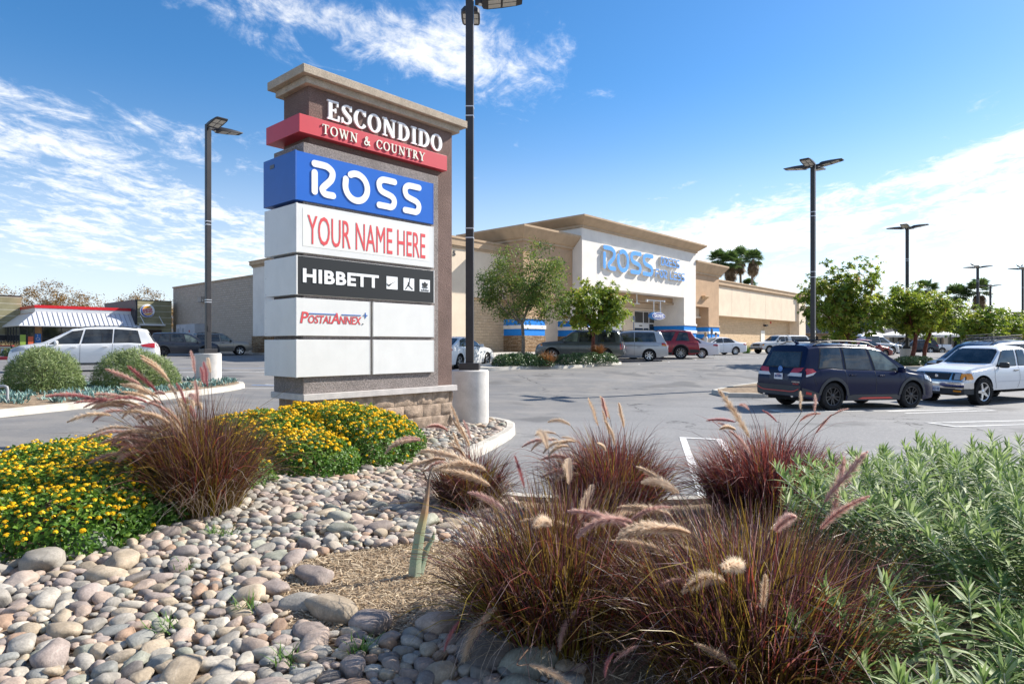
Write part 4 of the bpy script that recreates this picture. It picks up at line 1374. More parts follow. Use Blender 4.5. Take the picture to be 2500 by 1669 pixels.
    ca, sa = math.cos(R(10)), math.sin(R(10))
    def rot(p): return (cxx + p[0] * ca - p[1] * sa, cz + p[0] * sa + p[1] * ca)
    b.prism([rot(p) for p in arc(0, .20, .40, .27, 10, 170, 16)], yy, yy + .02); b.prism([rot(p) for p in arc(0, -.21, .38, .22, 190, 350, 16)], yy, yy + .02)
    b.build('bun', OR, lg)
    b = MB(); pts = arc(0, 0, .55, .55, 120, 335, 30)
    stroke(b, [(cxx + p[0], cz + p[1]) for p in pts], [.02 + .11 * math.sin(PI * min(1, (i / 30) * 1.0)) ** .8 for i in range(31)], yy + .004, .01); b.build('crescent', LB, lg)
    for s_, hw, z0, z1 in (('BURGER', .44, .03, .20), ('KING', .42, -.19, .01)):
        me = text_mesh(s_, -hw, hw, z0, z1, 0, .012, bold=.035); q = link('lettering', me, LR, lg); q.location = (cxx, yy - .008, cz); q.rotation_euler = (0, -R(8), 0)
    return t


build_restaurant()


def build_menu_sign():
    x, y = at(15, 36)
    t = empty('directional_sign', (x, y, 0), LOT_ROT - .55, 'small black and red drive lane sign on two blue-white posts, far left', 'sign')
    g = gz(x, y)
    zt = z_(-.02)
    MB().box(-.33, .33, -.1, .1, zt - .17, zt - .03).build('panel', DARKM, t)
    MB().box(-.34, .34, -.11, .11, zt - .03, zt).build('red_top', mat('stripe_red', (.55, .012, .018), .4), t)
    MB().box(-.25, .25, -.115, -.1, zt - .145, zt - .075).build('panel_text', mat('pale_text', (.6, .55, .4), .5), t)
    m = MB()
    for xx in (-.17, .14): m.box(xx - .055, xx + .055, -.05, .05, g - .1, zt - .17)
    m.build('post', mat('post_bluewhite', (.45, .52, .62), .5), t)


build_menu_sign()


# ------------------------------------------------------------------ far shops on the right, umbrellas, hills
def build_far_shops():
    t = empty('shop_row', (0, 0, 0), 0, 'low cream shop row with grey tiled roof beyond the parked trucks', 'shops')
    TILE = brick_mat('grey_roof_tile', (.16, .16, .18), (.24, .24, .26), (.07, .07, .08), .5, .35, .05, bump=.6, var=.3)
    FC = mat('far_cream', (.58, .46, .33), .9, var=.08)
    D = 104
    m = MB().box(44, 100, D, D + 12, z_(-2.5), z_(2.4)); m.build('wall', FC, t)
    r = MB().add([(43.5, D - 2.4, z_(2.0)), (100, D - 2.4, z_(2.0)), (100, D + .2, z_(4.2)), (43.5, D + .2, z_(4.2))], [(0, 1, 2, 3)])
    r.add([(43.5, D - 2.4, z_(1.8)), (100, D - 2.4, z_(1.8)), (100, D - 2.4, z_(1.999)), (43.5, D - 2.4, z_(1.999))], [(0, 1, 2, 3)])
    r.build('tiled_roof', TILE, t)
    MB().box(40, 60, D + .3, D + 12, z_(2.4), z_(6.0)).box(66, 100, D + .3, D + 12, z_(2.4), z_(5.1)).build('parapet', mat('far_cream_parapet', (.62, .52, .40), .9, var=.06), t)
    MB().box(39.8, 60.2, D + .1, D + 12, z_(6.0), z_(6.25)).box(65.8, 100, D + .1, D + 12, z_(5.1), z_(5.35)).build('parapet_cap', mat('far_brown', (.25, .15, .09), .9), t)
    for i, x in enumerate(np.arange(46, 98, 4.6)):
        window_panel(t, x, x + 3.3, D - .06, z_(-1.0), z_(1.4), (x + 1.6,), (), DARKM, 'shop_window', .12)
        MB().box(x + 3.7, x + 4.3, D - 2.3, D - 1.7, z_(-2), z_(1.79)).build('column', FC, t)
    MB().box(60, 78, D - 2.7, D - 2.42, z_(2.0), z_(4.2)).build('dark_fascia', mat('charcoal_fascia', (.05, .05, .065), .7), t)
    return t


build_far_shops()


def umbrella(u, d, r, zt, label):
    t = empty('market_umbrella', (*at(u, d), 0), rng.uniform(0, 1), label, 'umbrella', 'white umbrellas by the shop row')
    n = 8; vs = [(0, 0, z_(zt))]; fs = []
    for k in range(n):
        a = 2 * PI * k / n; vs.append((r * math.cos(a), r * math.sin(a), z_(zt - .55)))
    for k in range(n):
        a = 2 * PI * k / n; vs.append((r * math.cos(a), r * math.sin(a), z_(zt - .80)))
    for k in range(n):
        fs += [(0, 1 + k, 1 + (k + 1) % n), (1 + k, 1 + n + k, 1 + n + (k + 1) % n, 1 + (k + 1) % n)]
    MB().add(vs, fs).build('canopy', mat('umbrella_canvas', (.70, .68, .64), .9), t)
    MB().tube([(0, 0, z_(-1.6)), (0, 0, z_(zt - .05))], .05, 6).build('pole', DARKM, t)


for i, (u, d) in enumerate(((2128, 86), (2182, 84), (2205, 88), (2262, 88), (2300, 84))):
    umbrella(u, d, 2.1, 1.85 - .04 * (i % 2), ['white market umbrella nearest the store end of the shop row', 'white market umbrella left of the far lamp pole', 'white market umbrella right behind the far lamp pole',
                                       'white market umbrella between the two red-trunked trees', 'rightmost white market umbrella, above the white truck bed'][i])


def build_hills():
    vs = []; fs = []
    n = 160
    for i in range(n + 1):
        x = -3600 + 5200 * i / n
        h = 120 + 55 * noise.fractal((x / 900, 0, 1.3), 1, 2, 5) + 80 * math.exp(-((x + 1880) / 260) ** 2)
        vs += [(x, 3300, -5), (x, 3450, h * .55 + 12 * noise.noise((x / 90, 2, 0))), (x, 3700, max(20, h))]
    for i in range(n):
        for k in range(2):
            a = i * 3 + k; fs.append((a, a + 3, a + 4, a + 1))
    o = MB().add(vs, fs).build('hills', mat('hazy_hill_scrub', (.155, .165, .185), 1.0, spec=0, var=.35, vscale=.01), smooth=60)  # bluish grey puts the distance haze into the scrub colour
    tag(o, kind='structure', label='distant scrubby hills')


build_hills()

# ------------------------------------------------------------------ cars
def paint(name, col, metal=0.0, rough=0.32, coat=.5):
    return mat('paint_' + name, col, rough, metal=metal, spec=.25 if coat < .4 else .5, coat=coat, var=.03, vscale=2)


CAR_GLASS = mat('car_glass', (0.026, 0.030, 0.032), 0.03, spec=0.8, var=.85, vscale=2.6)
CAR_GLASS_LIGHT = mat('car_glass_light', (0.10, 0.125, 0.11), 0.05, spec=0.8, var=.7, vscale=2.2)
TRIM = mat('black_trim', (0.022, 0.022, 0.024), 0.55, var=.1)
CLAD = mat('grey_cladding', (0.045, 0.047, 0.052), 0.6, var=.1)
RUBBER = mat('tyre_rubber', (0.022, 0.022, 0.023), 0.85, spec=.2, var=.25, vscale=8, bump=.3, bscale=60)
CHROME = mat('chrome', (0.72, 0.73, 0.75), 0.12, metal=1.0)
ALLOY = mat('alloy', (0.55, 0.56, 0.58), 0.25, metal=.85)
DARK_ALLOY = mat('dark_alloy', (0.05, 0.05, 0.055), 0.3, metal=.6)
TAIL = mat('tail_red', (0.42, 0.012, 0.018), 0.15, spec=.6, coat=.6)
TAIL_CLEAR = mat('tail_clear', (0.62, 0.60, 0.60), 0.15, spec=.6, coat=.6)
AMBER = mat('amber_lens', (0.72, 0.26, 0.02), 0.2, spec=.6)
HEAD = mat('headlight_lens', (0.36, 0.38, 0.40), 0.08, spec=.8, coat=.8)
PLATE = mat('number_plate', (0.74, 0.75, 0.78), 0.4)
PLATE_INK = mat('plate_ink', (0.03, 0.05, 0.20), 0.5)
RED_TRIM = mat('red_trim', (0.60, 0.06, 0.05), 0.4)
UNDER = mat('underbody', (0.010, 0.010, 0.011), 0.9)


def interp(tab, x):
    if x <= tab[0][0]: return tab[0][1]
    for (a, b), (c, d) in zip(tab[:-1], tab[1:]):
        if x <= c: return b + (d - b) * (x - a) / (c - a + 1e-9)
    return tab[-1][1]


_wheels = {}


def wheel_meshes(style, r, w):
    key = (style, r, w)
    if key in _wheels: return _wheels[key]
    rr = r * (.70 if style != 'steel' else .64)
    t = MB(); h = w / 2
    t.lathe([(rr, -h * .86), (rr + .01, -h), (r - .05, -h * 1.02), (r - .012, -h * .88), (r, -h * .6), (r, h * .6), (r - .012, h * .88), (r - .05, h * 1.02), (rr + .01, h), (rr, h * .86)], 40, (0, 0, 0), 'y')
    if style == 'chunky':
        for k in range(30):
            a = 2 * PI * k / 30
            for s in (-1, 1):
                c = Vector((math.cos(a + s * .05) * (r - .002), s * h * .72, math.sin(a + s * .05) * (r - .002)))
                t.obox(c, .028, h * .55, .045, 0, 0, -a)
    to = t.build('tyre', None, None, smooth=40); tm = to.data; bpy.data.objects.remove(to); tm.materials.append(RUBBER)
    m = MB()
    # barrel and dark back plate, then spokes; outer face on +y
    m.lathe([(rr, h * .80), (rr - .012, h * .86), (rr - .03, h * .80), (rr - .035, -h * .3)], 40, (0, 0, 0), 'y')
    n, sw, tw = {'five': (5, .085, .05), 'ten': (10, .04, .03), 'twin': (10, .032, .034), 'six': (6, .09, .06), 'steel': (8, .10, .09), 'chunky': (5, .10, .05), 'seven': (7, .07, .04)}[style]
    for k in range(n):
        a = 2 * PI * k / n + (.0 if style != 'twin' else (.09 if k % 2 else -.09))
        c, s = math.cos(a), math.sin(a)
        def P(rad, side, y): return (rad * c - side * s, y, rad * s + side * c)
        y0 = h * .66; y1 = h * .78
        v = [P(.05, -sw / 2, y0), P(.05, sw / 2, y0), P(rr - .02, tw / 2, y1), P(rr - .02, -tw / 2, y1), P(.05, -sw / 2, y0 - .04), P(.05, sw / 2, y0 - .04), P(rr - .02, tw / 2, y1 - .05), P(rr - .02, -tw / 2, y1 - .05)]
        m.add(v, [(0, 1, 2, 3), (0, 4, 5, 1), (1, 5, 6, 2), (2, 6, 7, 3), (3, 7, 4, 0)])
    m.lathe([(.001, h * .74), (.045, h * .73), (.065, h * .66), (.065, h * .4)], 20, (0, 0, 0), 'y')
    m.mi = 1
    m.lathe([(.001, h * .28), (rr - .034, h * .28)], 32, (0, 0, 0), 'y')
    m.lathe([(.001, h * .40), (rr * .52, h * .40), (rr * .52, h * .28)], 24, (0, 0, 0), 'y') if style != 'steel' else None
    mo = m.build('rim', None, None, smooth=35); mm = mo.data; bpy.data.objects.remove(mo)
    _wheels[key] = (tm, mm)
    return _wheels[key]


class Car:
    def __init__(self, name, sp, pm, label, cat='car', group=None):
        self.sp = sp
        self.root = empty(name, (0, 0, 0), 0, label, cat, group)
        self.pm = pm
        L = sp['L']; self.L = L; self.W = sp['W']; self.x0 = (sp['xr'] + sp['xf']) / 2
        top, belt, sill = sp['top'], sp['belt'], sp['sill']
        r = sp['r']; self.ra = ra = r + sp.get('gap', .055)
        xs = {0.0, L}
        for x, z in top: xs.add(x)
        x = 0
        while x < L: xs.add(round(x, 3)); x += .085
        for e in (.008, .02, .04, .06, .09, .13): xs.add(e); xs.add(L - e)
        for xw in (sp['xr'], sp['xf']):
            for k in range(0, 13): xs.add(xw - ra * math.cos(PI * k / 12))
            xs.add(xw - ra - .003); xs.add(xw + ra + .003)
        xs = sorted(xs); q = [xs[0]]
        for x in xs[1:]:
            if x - q[-1] > .0025: q.append(x)
        xs = q
        rt = sp.get('rear_taper', 1.0); ft = sp.get('front_taper', 1.0)
        RT = [(0, 1 - .13 * rt), (.03, 1 - .085 * rt), (.10, 1 - .045 * rt), (.25, 1 - .02 * rt), (.7, 1)]
        FT = [(0, 1 - .26 * ft), (.05, 1 - .19 * ft), (.14, 1 - .12 * ft), (.35, 1 - .055 * ft), (.7, 1 - .02 * ft), (1.2, 1)]
        tum = sp.get('tum', .27)
        secs = []
        for x in xs:
            zt = interp(top, x); bl = interp(belt, x); zb = min(bl, zt - .012)
            zl = sill + sp.get('sill_rise', .0)
            if x < .5: zl = sill + .10 * ((.5 - x) / .5)
            if L - x < .5: zl = sill + .06 * ((.5 - L + x) / .5)
            for xw in (sp['xr'], sp['xf']):
                if abs(x - xw) <= ra + .0005:
                    zl = max(zl, r + math.sqrt(max(0, ra * ra - (x - xw) ** 2)))
            zl = min(zl, zb - .05)
            hw = self.W * interp(RT, x) * interp(FT, L - x)
            pts = []
            for f in (0, .08, .25, .5, .75, .92, 1):
                z = zl + f * (zb - zl)
                t = max(0, min(1, (z - sill) / max(.2, bl - sill)))
                y = hw * (1 - .055 * (max(0, .5 - t) / .5) ** 2 - .05 * (max(0, t - .6) / .4) ** 2)
                pts.append((y, z))
            yb = pts[-1][0]; gh = zt - zb; g = min(1, gh / .3)
            pts[-1] = (yb - .012, pts[-1][1])
            yr = yb - .03 - gh * tum
            pts.append((yb - .03, zb + min(.02, gh * .3)))
            pts.append(((yb - .03) * .5 + yr * .5 + .012 * g, zb + gh * .45))
            pts.append((yr + .006 * g, zb + gh * .84))
            pts.append((yr - .05 * g - .02, zt - .035 * g - .004))
            pts.append((yr * .72, zt - .012 * g - .001))
            pts.append((yr * .36, zt)); pts.append((0, zt + .004))
            secs.append(pts)
        k = len(secs[0]); vs = []; fs = []
        full = 2 * k - 1
        for x, pts in zip(xs, secs):
            for y, z in pts: vs.append((x, -y, z))
            for y, z in pts[-2::-1]: vs.append((x, y, z))
        for i in range(len(xs) - 1):
            for j in range(full - 1):
                fs.append((i * full + j, (i + 1) * full + j, (i + 1) * full + j + 1, i * full + j + 1))
        fs.append(tuple(range(full - 1, -1, -1))); o = (len(xs) - 1) * full; fs.append(tuple(o + j for j in range(full)))
        b = MB().add(vs, fs)
        self.body = b.build('body', pm, self.root, smooth=sp.get('smooth', 28))
        self.body.location.x = -self.x0
        bm = bmesh.new(); bm.from_mesh(self.body.data)
        self.bvh = BVHTree.FromBMesh(bm); bm.free()
        # underbody fills the wheel wells
        u = MB().box(.25, L - .3, -(self.W - .24), self.W - .24, sill - .02, min(.95, interp(belt, L / 2) - .06))
        u.box(.12, L - .15, -(self.W - .12), self.W - .12, sill + .06, sill + .14) if False else None
        self.add(u, 'underbody', UNDER)
        st = sp.get('wheel', 'five'); w = sp.get('tw', .22)
        tm, mm = wheel_meshes(st, r, w)
        for xw in (sp['xr'], sp['xf']):
            for sgn in (1, -1):
                wo = bpy.data.objects.new('wheel', None); COL.objects.link(wo); wo.parent = self.root
                wo.location = (xw - self.x0, sgn * (self.W - w / 2 - sp.get('tuck', .02)), r)
                wo.rotation_euler = (0, 0, 0 if sgn > 0 else PI)
                link('tyre', tm, None, wo)
                ro = bpy.data.objects.new('rim', mm); COL.objects.link(ro); ro.parent = wo
                if len(mm.materials) == 0: mm.materials.append(ALLOY); mm.materials.append(UNDER)
                ro.material_slots[0].link = 'OBJECT'; ro.material_slots[0].material = sp.get('rim', ALLOY)

    def add(self, mb, name, m, parent=None, **kw):
        o = mb.build(name, m, parent or self.root, **kw)
        if parent is None: o.location.x = -self.x0
        return o

    def proj(self, p, dirn, eps):
        if dirn == 'L': o, d = Vector((p[0], 3, p[1])), Vector((0, -1, 0))
        elif dirn == 'R': o, d = Vector((p[0], -3, p[1])), Vector((0, 1, 0))
        elif dirn == 'B': o, d = Vector((-2, p[0], p[1])), Vector((1, 0, 0))
        elif dirn == 'F': o, d = Vector((self.L + 2, p[0], p[1])), Vector((-1, 0, 0))
        else: o, d = Vector((p[0], p[1], 4)), Vector((0, 0, -1))
        loc, nrm, *_ = self.bvh.ray_cast(o, d)
        if loc is None: return None
        if nrm.dot(d) > 0: nrm = -nrm
        return loc - d * eps * .6 + nrm * eps * .5

    def patch(self, poly, dirn, m, name, eps=.006, step=.07, parent=None):
        """panel that lies on the body: polygon in side (x,z), end (y,z) or plan (x,y) view"""
        bd = []
        n = len(poly)
        for i in range(n):
            a = Vector(poly[i]); b = Vector(poly[(i + 1) % n]); L = (b - a).length; k = max(1, int(L / step))
            bd += [a + (b - a) * j / k for j in range(k)]
        pts = list(bd)
        xs = [p.x for p in bd]; ys = [p.y for p in bd]; bp = [tuple(p) for p in bd]
        y = min(ys) + step / 2
        while y < max(ys):
            x = min(xs) + step / 2
            while x < max(xs):
                if inside(bp, x, y) and poly_dist(bp, x, y) > step * .4: pts.append(Vector((x, y)))
                x += step
            y += step
        nb = len(bd)
        v, e, f, *_ = delaunay_2d_cdt(pts, [(i, (i + 1) % nb) for i in range(nb)], [], 1, 1e-5)
        P = [self.proj(p, dirn, eps) for p in v]
        ok = [i for i, p in enumerate(P) if p is not None]; mp = {i: j for j, i in enumerate(ok)}
        fs = [tuple(mp[i] for i in t) for t in f if all(i in mp for i in t)]
        if not fs: return None
        return self.add(MB().add([P[i] for i in ok], fs), name, m, smooth=30) if parent is None else MB().add([P[i] for i in ok], fs).build(name, m, parent, smooth=30)

    def both(self, poly, m, name, **kw):
        a = self.patch(poly, 'L', m, name, **kw); b = self.patch(poly, 'R', m, name, **kw)
        return a, b

    def mirror2(self, poly, dirn, m, name, **kw):
        self.patch(poly, dirn, m, name, **kw); self.patch([(-y, z) for y, z in poly[::-1]], dirn, m, name, **kw)

    def window(self, xb0, xt0, xb1, xt1, m=None, top=.80, bot=.035, rim=True, name='side_window'):
        sp = self.sp
        def zt(x): bl = interp(sp['belt'], x); return bl + (interp(sp['top'], x) - bl) * top
        def zb(x): return interp(sp['belt'], x) + bot
        n = 10
        lo = [(xb0 + (xb1 - xb0) * i / n, zb(xb0 + (xb1 - xb0) * i / n)) for i in range(n + 1)]
        hi = [(xt1 + (xt0 - xt1) * i / n, max(zb(xt1 + (xt0 - xt1) * i / n) + .015, zt(xt1 + (xt0 - xt1) * i / n))) for i in range(n + 1)]
        poly = lo + hi
        # soften corners
        cx = sum(p[0] for p in poly) / len(poly); cz = sum(p[1] for p in poly) / len(poly)
        if rim:
            big = [(p[0] + (.028 if p[0] > cx else -.028), p[1] + (.022 if p[1] > cz else -.022)) for p in poly]
            self.both(big, TRIM, 'window_frame', eps=.004)
        self.both(poly, m or CAR_GLASS, name, eps=.009)

    def seam(self, pts, w=.010):
        for i in range(len(pts) - 1):
            pass
        P = [Vector(p) for p in pts]; L = []; Rr = []
        for i, p in enumerate(P):
            t = (P[min(i + 1, len(P) - 1)] - P[max(i - 1, 0)]).normalized(); n = Vector((-t.y, t.x)) * w / 2
            L.append(tuple(p + n)); Rr.append(tuple(p - n))
        self.both(L + Rr[::-1], TRIM, 'panel_gap', eps=.004, step=.06)

    def arches(self, m, w=.07):
        sp = self.sp
        for xw in (sp['xr'], sp['xf']):
            ra = self.ra
            out = [(xw + (ra + w) * math.cos(R(a)), sp['r'] + (ra + w) * math.sin(R(a))) for a in range(-8, 189, 14)]
            inn = [(xw + (ra + .004) * math.cos(R(a)), sp['r'] + (ra + .004) * math.sin(R(a))) for a in range(188, -9, -14)]
            self.both(out + inn, m, 'wheel_arch_trim', eps=.012, step=.06)

    def handles(self, spots, m=None):
        for x, z in spots:
            for d in 'LR':
                p = self.proj((x, z), d, .02)
                if p: self.add(MB().obox(p, .20, .035, .035), 'door_handle', m or self.pm, bevel=.01)

    def mirrors(self, x, z, m=None, s=1.0):
        for d, sg in (('L', 1), ('R', -1)):
            p = self.proj((x, z - .03), d, .0)
            if not p: continue
            mb = MB(); c = p + Vector((-.01, sg * .13 * s, .05))
            mb.add(*rounded_box(c, .12 * s, .21 * s, .16 * s)); o = self.add(mb, 'mirror', m or self.pm, smooth=60)
            MB().tube([p, c], .03, 6).build('mirror_arm', TRIM, o)

    def rails(self, x0, x1, y, lift=.05, cross=(), m=None):
        for sg in (1, -1):
            pts = []
            for i in range(9):
                t = i / 8; x = x0 + (x1 - x0) * t
                p = self.proj((x, sg * y), 'T', 0)
                if p is None: continue
                e = min(1, 5 * min(t, 1 - t))
                pts.append(p + Vector((0, 0, lift * (e ** .5) + .012)))
            self.add(MB().tube(pts, .019, 6), 'roof_rail', m or TRIM, smooth=50)
        for xc in cross:
            p = self.proj((xc, y), 'T', 0)
            if p: self.add(MB().tube([(xc, -y, p.z + lift + .03), (xc, y, p.z + lift + .03)], .022, 6), 'roof_bar', m or TRIM, smooth=50)

    def plate(self, dirn, z, s, y=0.0, frame=True):
        sg = -1 if dirn == 'B' else 1
        p = self.proj((y, z), dirn, .02)
        if p is None: return
        x = p.x
        o = self.add(MB().box(x - .008, x + .008, y - .152, y + .152, z - .078, z + .078), 'number_plate', PLATE)
        if not s: return
        me = text_mesh(s, -.125, .125, -.045, .04, 0, .004, bold=.02)
        q = link('plate_characters', me, PLATE_INK, o); q.location = (x + sg * .013, y, z); q.rotation_euler = (0, 0, R(-90) if sg < 0 else R(90))
        MB().box(x + sg * .008, x + sg * .012, y - .06, y + .06, z + .05, z + .066).build('plate_state_name', mat('plate_red', (.45, .05, .08), .5), o)

    def place(self, x, y, head, dz=0.0):
        """midpoint between the axles at (x, y); heading in degrees from +X"""
        f = Vector((math.cos(R(head)), math.sin(R(head)))); l = Vector((-f.y, f.x)); hb = (self.sp['xf'] - self.sp['xr']) / 2; hw = self.W - .2
        zf = (gz(x + f.x * hb + l.x * hw, y + f.y * hb + l.y * hw) + gz(x + f.x * hb - l.x * hw, y + f.y * hb - l.y * hw)) / 2
        zr = (gz(x - f.x * hb + l.x * hw, y - f.y * hb + l.y * hw) + gz(x - f.x * hb - l.x * hw, y - f.y * hb - l.y * hw)) / 2
        zl = gz(x + l.x * hw, y + l.y * hw); zrr = gz(x - l.x * hw, y - l.y * hw)
        X = Vector((f.x * 2 * hb, f.y * 2 * hb, zf - zr)).normalized(); Yv = Vector((l.x * 2 * hw, l.y * 2 * hw, zl - zrr)).normalized()
        Zv = X.cross(Yv).normalized(); Yv = Zv.cross(X)
        M = Matrix((X, Yv, Zv)).transposed().to_4x4(); M.translation = Vector((x, y, (zf + zr) / 2 + dz - .004))
        self.root.matrix_world = M
        return self


def rounded_box(c, sx, sy, sz, n=4, p=4.0):
    """superellipsoid block"""
    vs = []; fs = []; nu, nv = 16, 9
    for j in range(nv):
        ph = -PI / 2 + PI * j / (nv - 1)
        for i in range(nu):
            th = 2 * PI * i / nu
            def sgp(v): return math.copysign(abs(v) ** (2 / p), v)
            vs.append((c[0] + sx / 2 * sgp(math.cos(ph)) * sgp(math.cos(th)), c[1] + sy / 2 * sgp(math.cos(ph)) * sgp(math.sin(th)), c[2] + sz / 2 * sgp(math.sin(ph))))
    for j in range(nv - 1):
        for i in range(nu):
            fs.append((j * nu + i, j * nu + (i + 1) % nu, (j + 1) * nu + (i + 1) % nu, (j + 1) * nu + i))
    return vs, fs


def windscreen(c, z0, z1, w0, w1, m=None, dirn='F', name='windshield'):
    pts = [(-w0, z0), (-w0 * .4, z0 - .015), (w0 * .4, z0 - .015), (w0, z0), (w1, z1), (-w1, z1)]
    big = [(p[0] * 1.04, p[1] + (.02 if p[1] > (z0 + z1) / 2 else -.02)) for p in pts]
    c.patch(big, dirn, TRIM, name + '_frame', eps=.004)
    return c.patch(pts, dirn, m or CAR_GLASS, name, eps=.010)


SUV = dict(L=4.62, W=.91, xr=.97, xf=3.64, r=.356, sill=.24, tum=.22,
           top=[(0, .66), (.015, .80), (.07, 1.02), (.11, 1.08), (.30, 1.56), (.335, 1.66), (.62, 1.70), (1.5, 1.735), (2.3, 1.715), (2.75, 1.62), (3.52, 1.10), (3.66, 1.05), (4.2, .97), (4.46, .86), (4.57, .72), (4.62, .55)],
           belt=[(0, 1.0), (.9, 1.06), (1.3, 1.03), (3.4, .98), (4.2, .88), (4.62, .7)])


def build_forester():
    c = Car('navy_suv', dict(SUV, wheel='twin', rim=DARK_ALLOY), paint('navy', (0.006, 0.010, 0.040), .0, .2, .0), 'dark navy SUV with black roof rails and red trim, facing the white pickup', 'car')
    c.window(.54, .70, 1.30, 1.30); c.window(1.42, 1.42, 2.28, 2.16); c.window(2.40, 2.28, 3.30, 2.62, m=CAR_GLASS_LIGHT)
    c.patch([(3.30, 1.02), (3.44, 1.02), (3.10, 1.22)], 'R', CAR_GLASS, 'quarter_window', eps=.01); c.patch([(3.30, 1.02), (3.44, 1.02), (3.10, 1.22)], 'L', CAR_GLASS, 'quarter_window', eps=.01)
    windscreen(c, 1.13, 1.52, .66, .55)
    windscreen(c, 1.10, 1.47, .62, .52, dirn='B', name='rear_window')
    c.patch([(-.56, 1.50), (.56, 1.50), (.58, 1.60), (-.58, 1.60)], 'B', paint('navy', ()), 'spoiler', eps=.05) if False else None
    # cladding
    c.arches(CLAD, .085)
    low = [(1.42, .26), (3.2, .26), (3.2, .34), (3.05, .40), (1.6, .40), (1.42, .37)]
    c.both(low, CLAD, 'sill_cladding', eps=.012)
    c.both([(1.75, .285), (2.95, .285), (2.85, .33), (1.9, .33)], RED_TRIM, 'red_accent', eps=.02)
    c.both([(.02, .36), (.50, .34), (.50, .44), (.02, .58)], CLAD, 'bumper_cladding', eps=.012)
    c.patch([(-.78, .36), (.78, .36), (.80, .62), (-.80, .62)], 'B', CLAD, 'rear_bumper', eps=.02)
    pts = [(-.76, .56), (-.62, .50), (-.5, .48), (.5, .48), (.62, .50), (.76, .56), (.76, .535), (.62, .475), (.5, .455), (-.5, .455), (-.62, .475), (-.76, .535)]
    c.patch(pts, 'B', RED_TRIM, 'red_accent', eps=.032)
    for s in (-1, 1):
        c.add(MB().tube([(.10, s * .52, .36), (-.02, s * .52, .36)], .045, 12), 'exhaust', CHROME)
    c.both([(.10, .42), (.26, .40), (.26, .46), (.10, .49)], TAIL, 'reflector', eps=.02)
    # lamps
    c.both([(.02, .96), (.10, .86), (.42, .98), (.34, 1.06), (.10, 1.07)], TAIL, 'tail_light', eps=.014)
    c.both([(.03, .95), (.10, .85), (.30, .90), (.40, .975), (.10, .90)], TAIL_CLEAR, 'reverse_light', eps=.018)
    c.mirror2([(.38, .93), (.62, .93), (.82, 1.03), (.84, 1.09), (.46, 1.06)], 'B', TAIL, 'tail_light', eps=.014)
    c.mirror2([(.30, .86), (.80, .86), (.80, .945), (.40, .945)], 'B', TAIL_CLEAR, 'reverse_light', eps=.016)
    c.patch([(-.34, .74), (.34, .74), (.38, .92), (-.38, .92)], 'B', mat('plate_recess', (.025, .028, .05), .4), 'plate_recess', eps=.004)
    c.plate('B', .84, '8JSD808')
    e = c.proj((0, 1.03), 'B', .01)
    c.add(MB().lathe([(.001, -.012), (.075, -.01), (.08, 0)], 20, e, 'x'), 'badge', mat('badge_blue', (.08, .22, .55), .2, metal=.4))
    for s_, y0, y1, z0, m_ in (('FORESTER', -.78, -.50, .70, CHROME), ('SPORT', -.74, -.54, .65, RED_TRIM)):
        p = c.proj((y0 + .1, z0), 'B', .012)
        me = text_mesh(s_, -(y1 - y0) / 2, (y1 - y0) / 2, 0, .035, 0, .006, bold=.02); q = link('badge_lettering', me, m_, c.root); q.location = (p.x - c.x0 - .006, (y0 + y1) / 2, z0); q.rotation_euler = (0, 0, R(-90))
    c.mirror2([(.30, .72), (.78, .80), (.76, .95), (.40, .88)], 'F', HEAD, 'headlight', eps=.012)
    c.both([(4.12, .80), (4.50, .70), (4.46, .82), (4.15, .92)], HEAD, 'headlight', eps=.012)
    c.patch([(-.36, .60), (.36, .60), (.42, .82), (-.42, .82)], 'F', TRIM, 'grille', eps=.01)
    c.seam([(1.36, 1.04), (1.36, .80), (1.42, .55), (1.48, .40)]); c.seam([(2.36, 1.02), (2.36, .42)]); c.seam([(3.38, .98), (3.40, .75), (3.30, .42)]); c.seam([(.42, 1.06), (.30, .98), (.42, .62)])
    c.handles([(1.58, .90), (2.56, .88)]); c.mirrors(3.16, 1.02)
    c.rails(.55, 2.62, .62, .085, (1.1, 2.2))
    c.patch([(-.12, 1.075), (.35, 1.085), (.35, 1.10), (-.12, 1.10)], 'B', TRIM, 'wiper', eps=.03)
    o = c.proj((.62, 0), 'T', .0)
    c.add(MB().tube([(.62, 0, o.z), (.55, 0, o.z + .03), (.44, 0, o.z + .075)], [.045, .03, .012], 8), 'roof_aerial', c.pm)
    return c


PK = dict(L=5.0, W=.85, xr=1.16, xf=4.18, r=.395, sill=.42, gap=.085, tum=.24, rear_taper=.3, front_taper=.55, wheel='chunky', tw=.27, tuck=-.03,
          top=[(0, .62), (.01, .78), (.03, 1.10), (.06, 1.12), (1.72, 1.12), (1.76, 1.15), (1.84, 1.66), (2.0, 1.70), (2.9, 1.70), (3.08, 1.64), (3.62, 1.20), (3.74, 1.16), (4.3, 1.12), (4.72, 1.04), (4.86, .97), (4.93, .85), (5.0, .62)],
          belt=[(0, 1.08), (1.9, 1.10), (3.7, 1.08), (4.6, .98), (5.0, .8)])


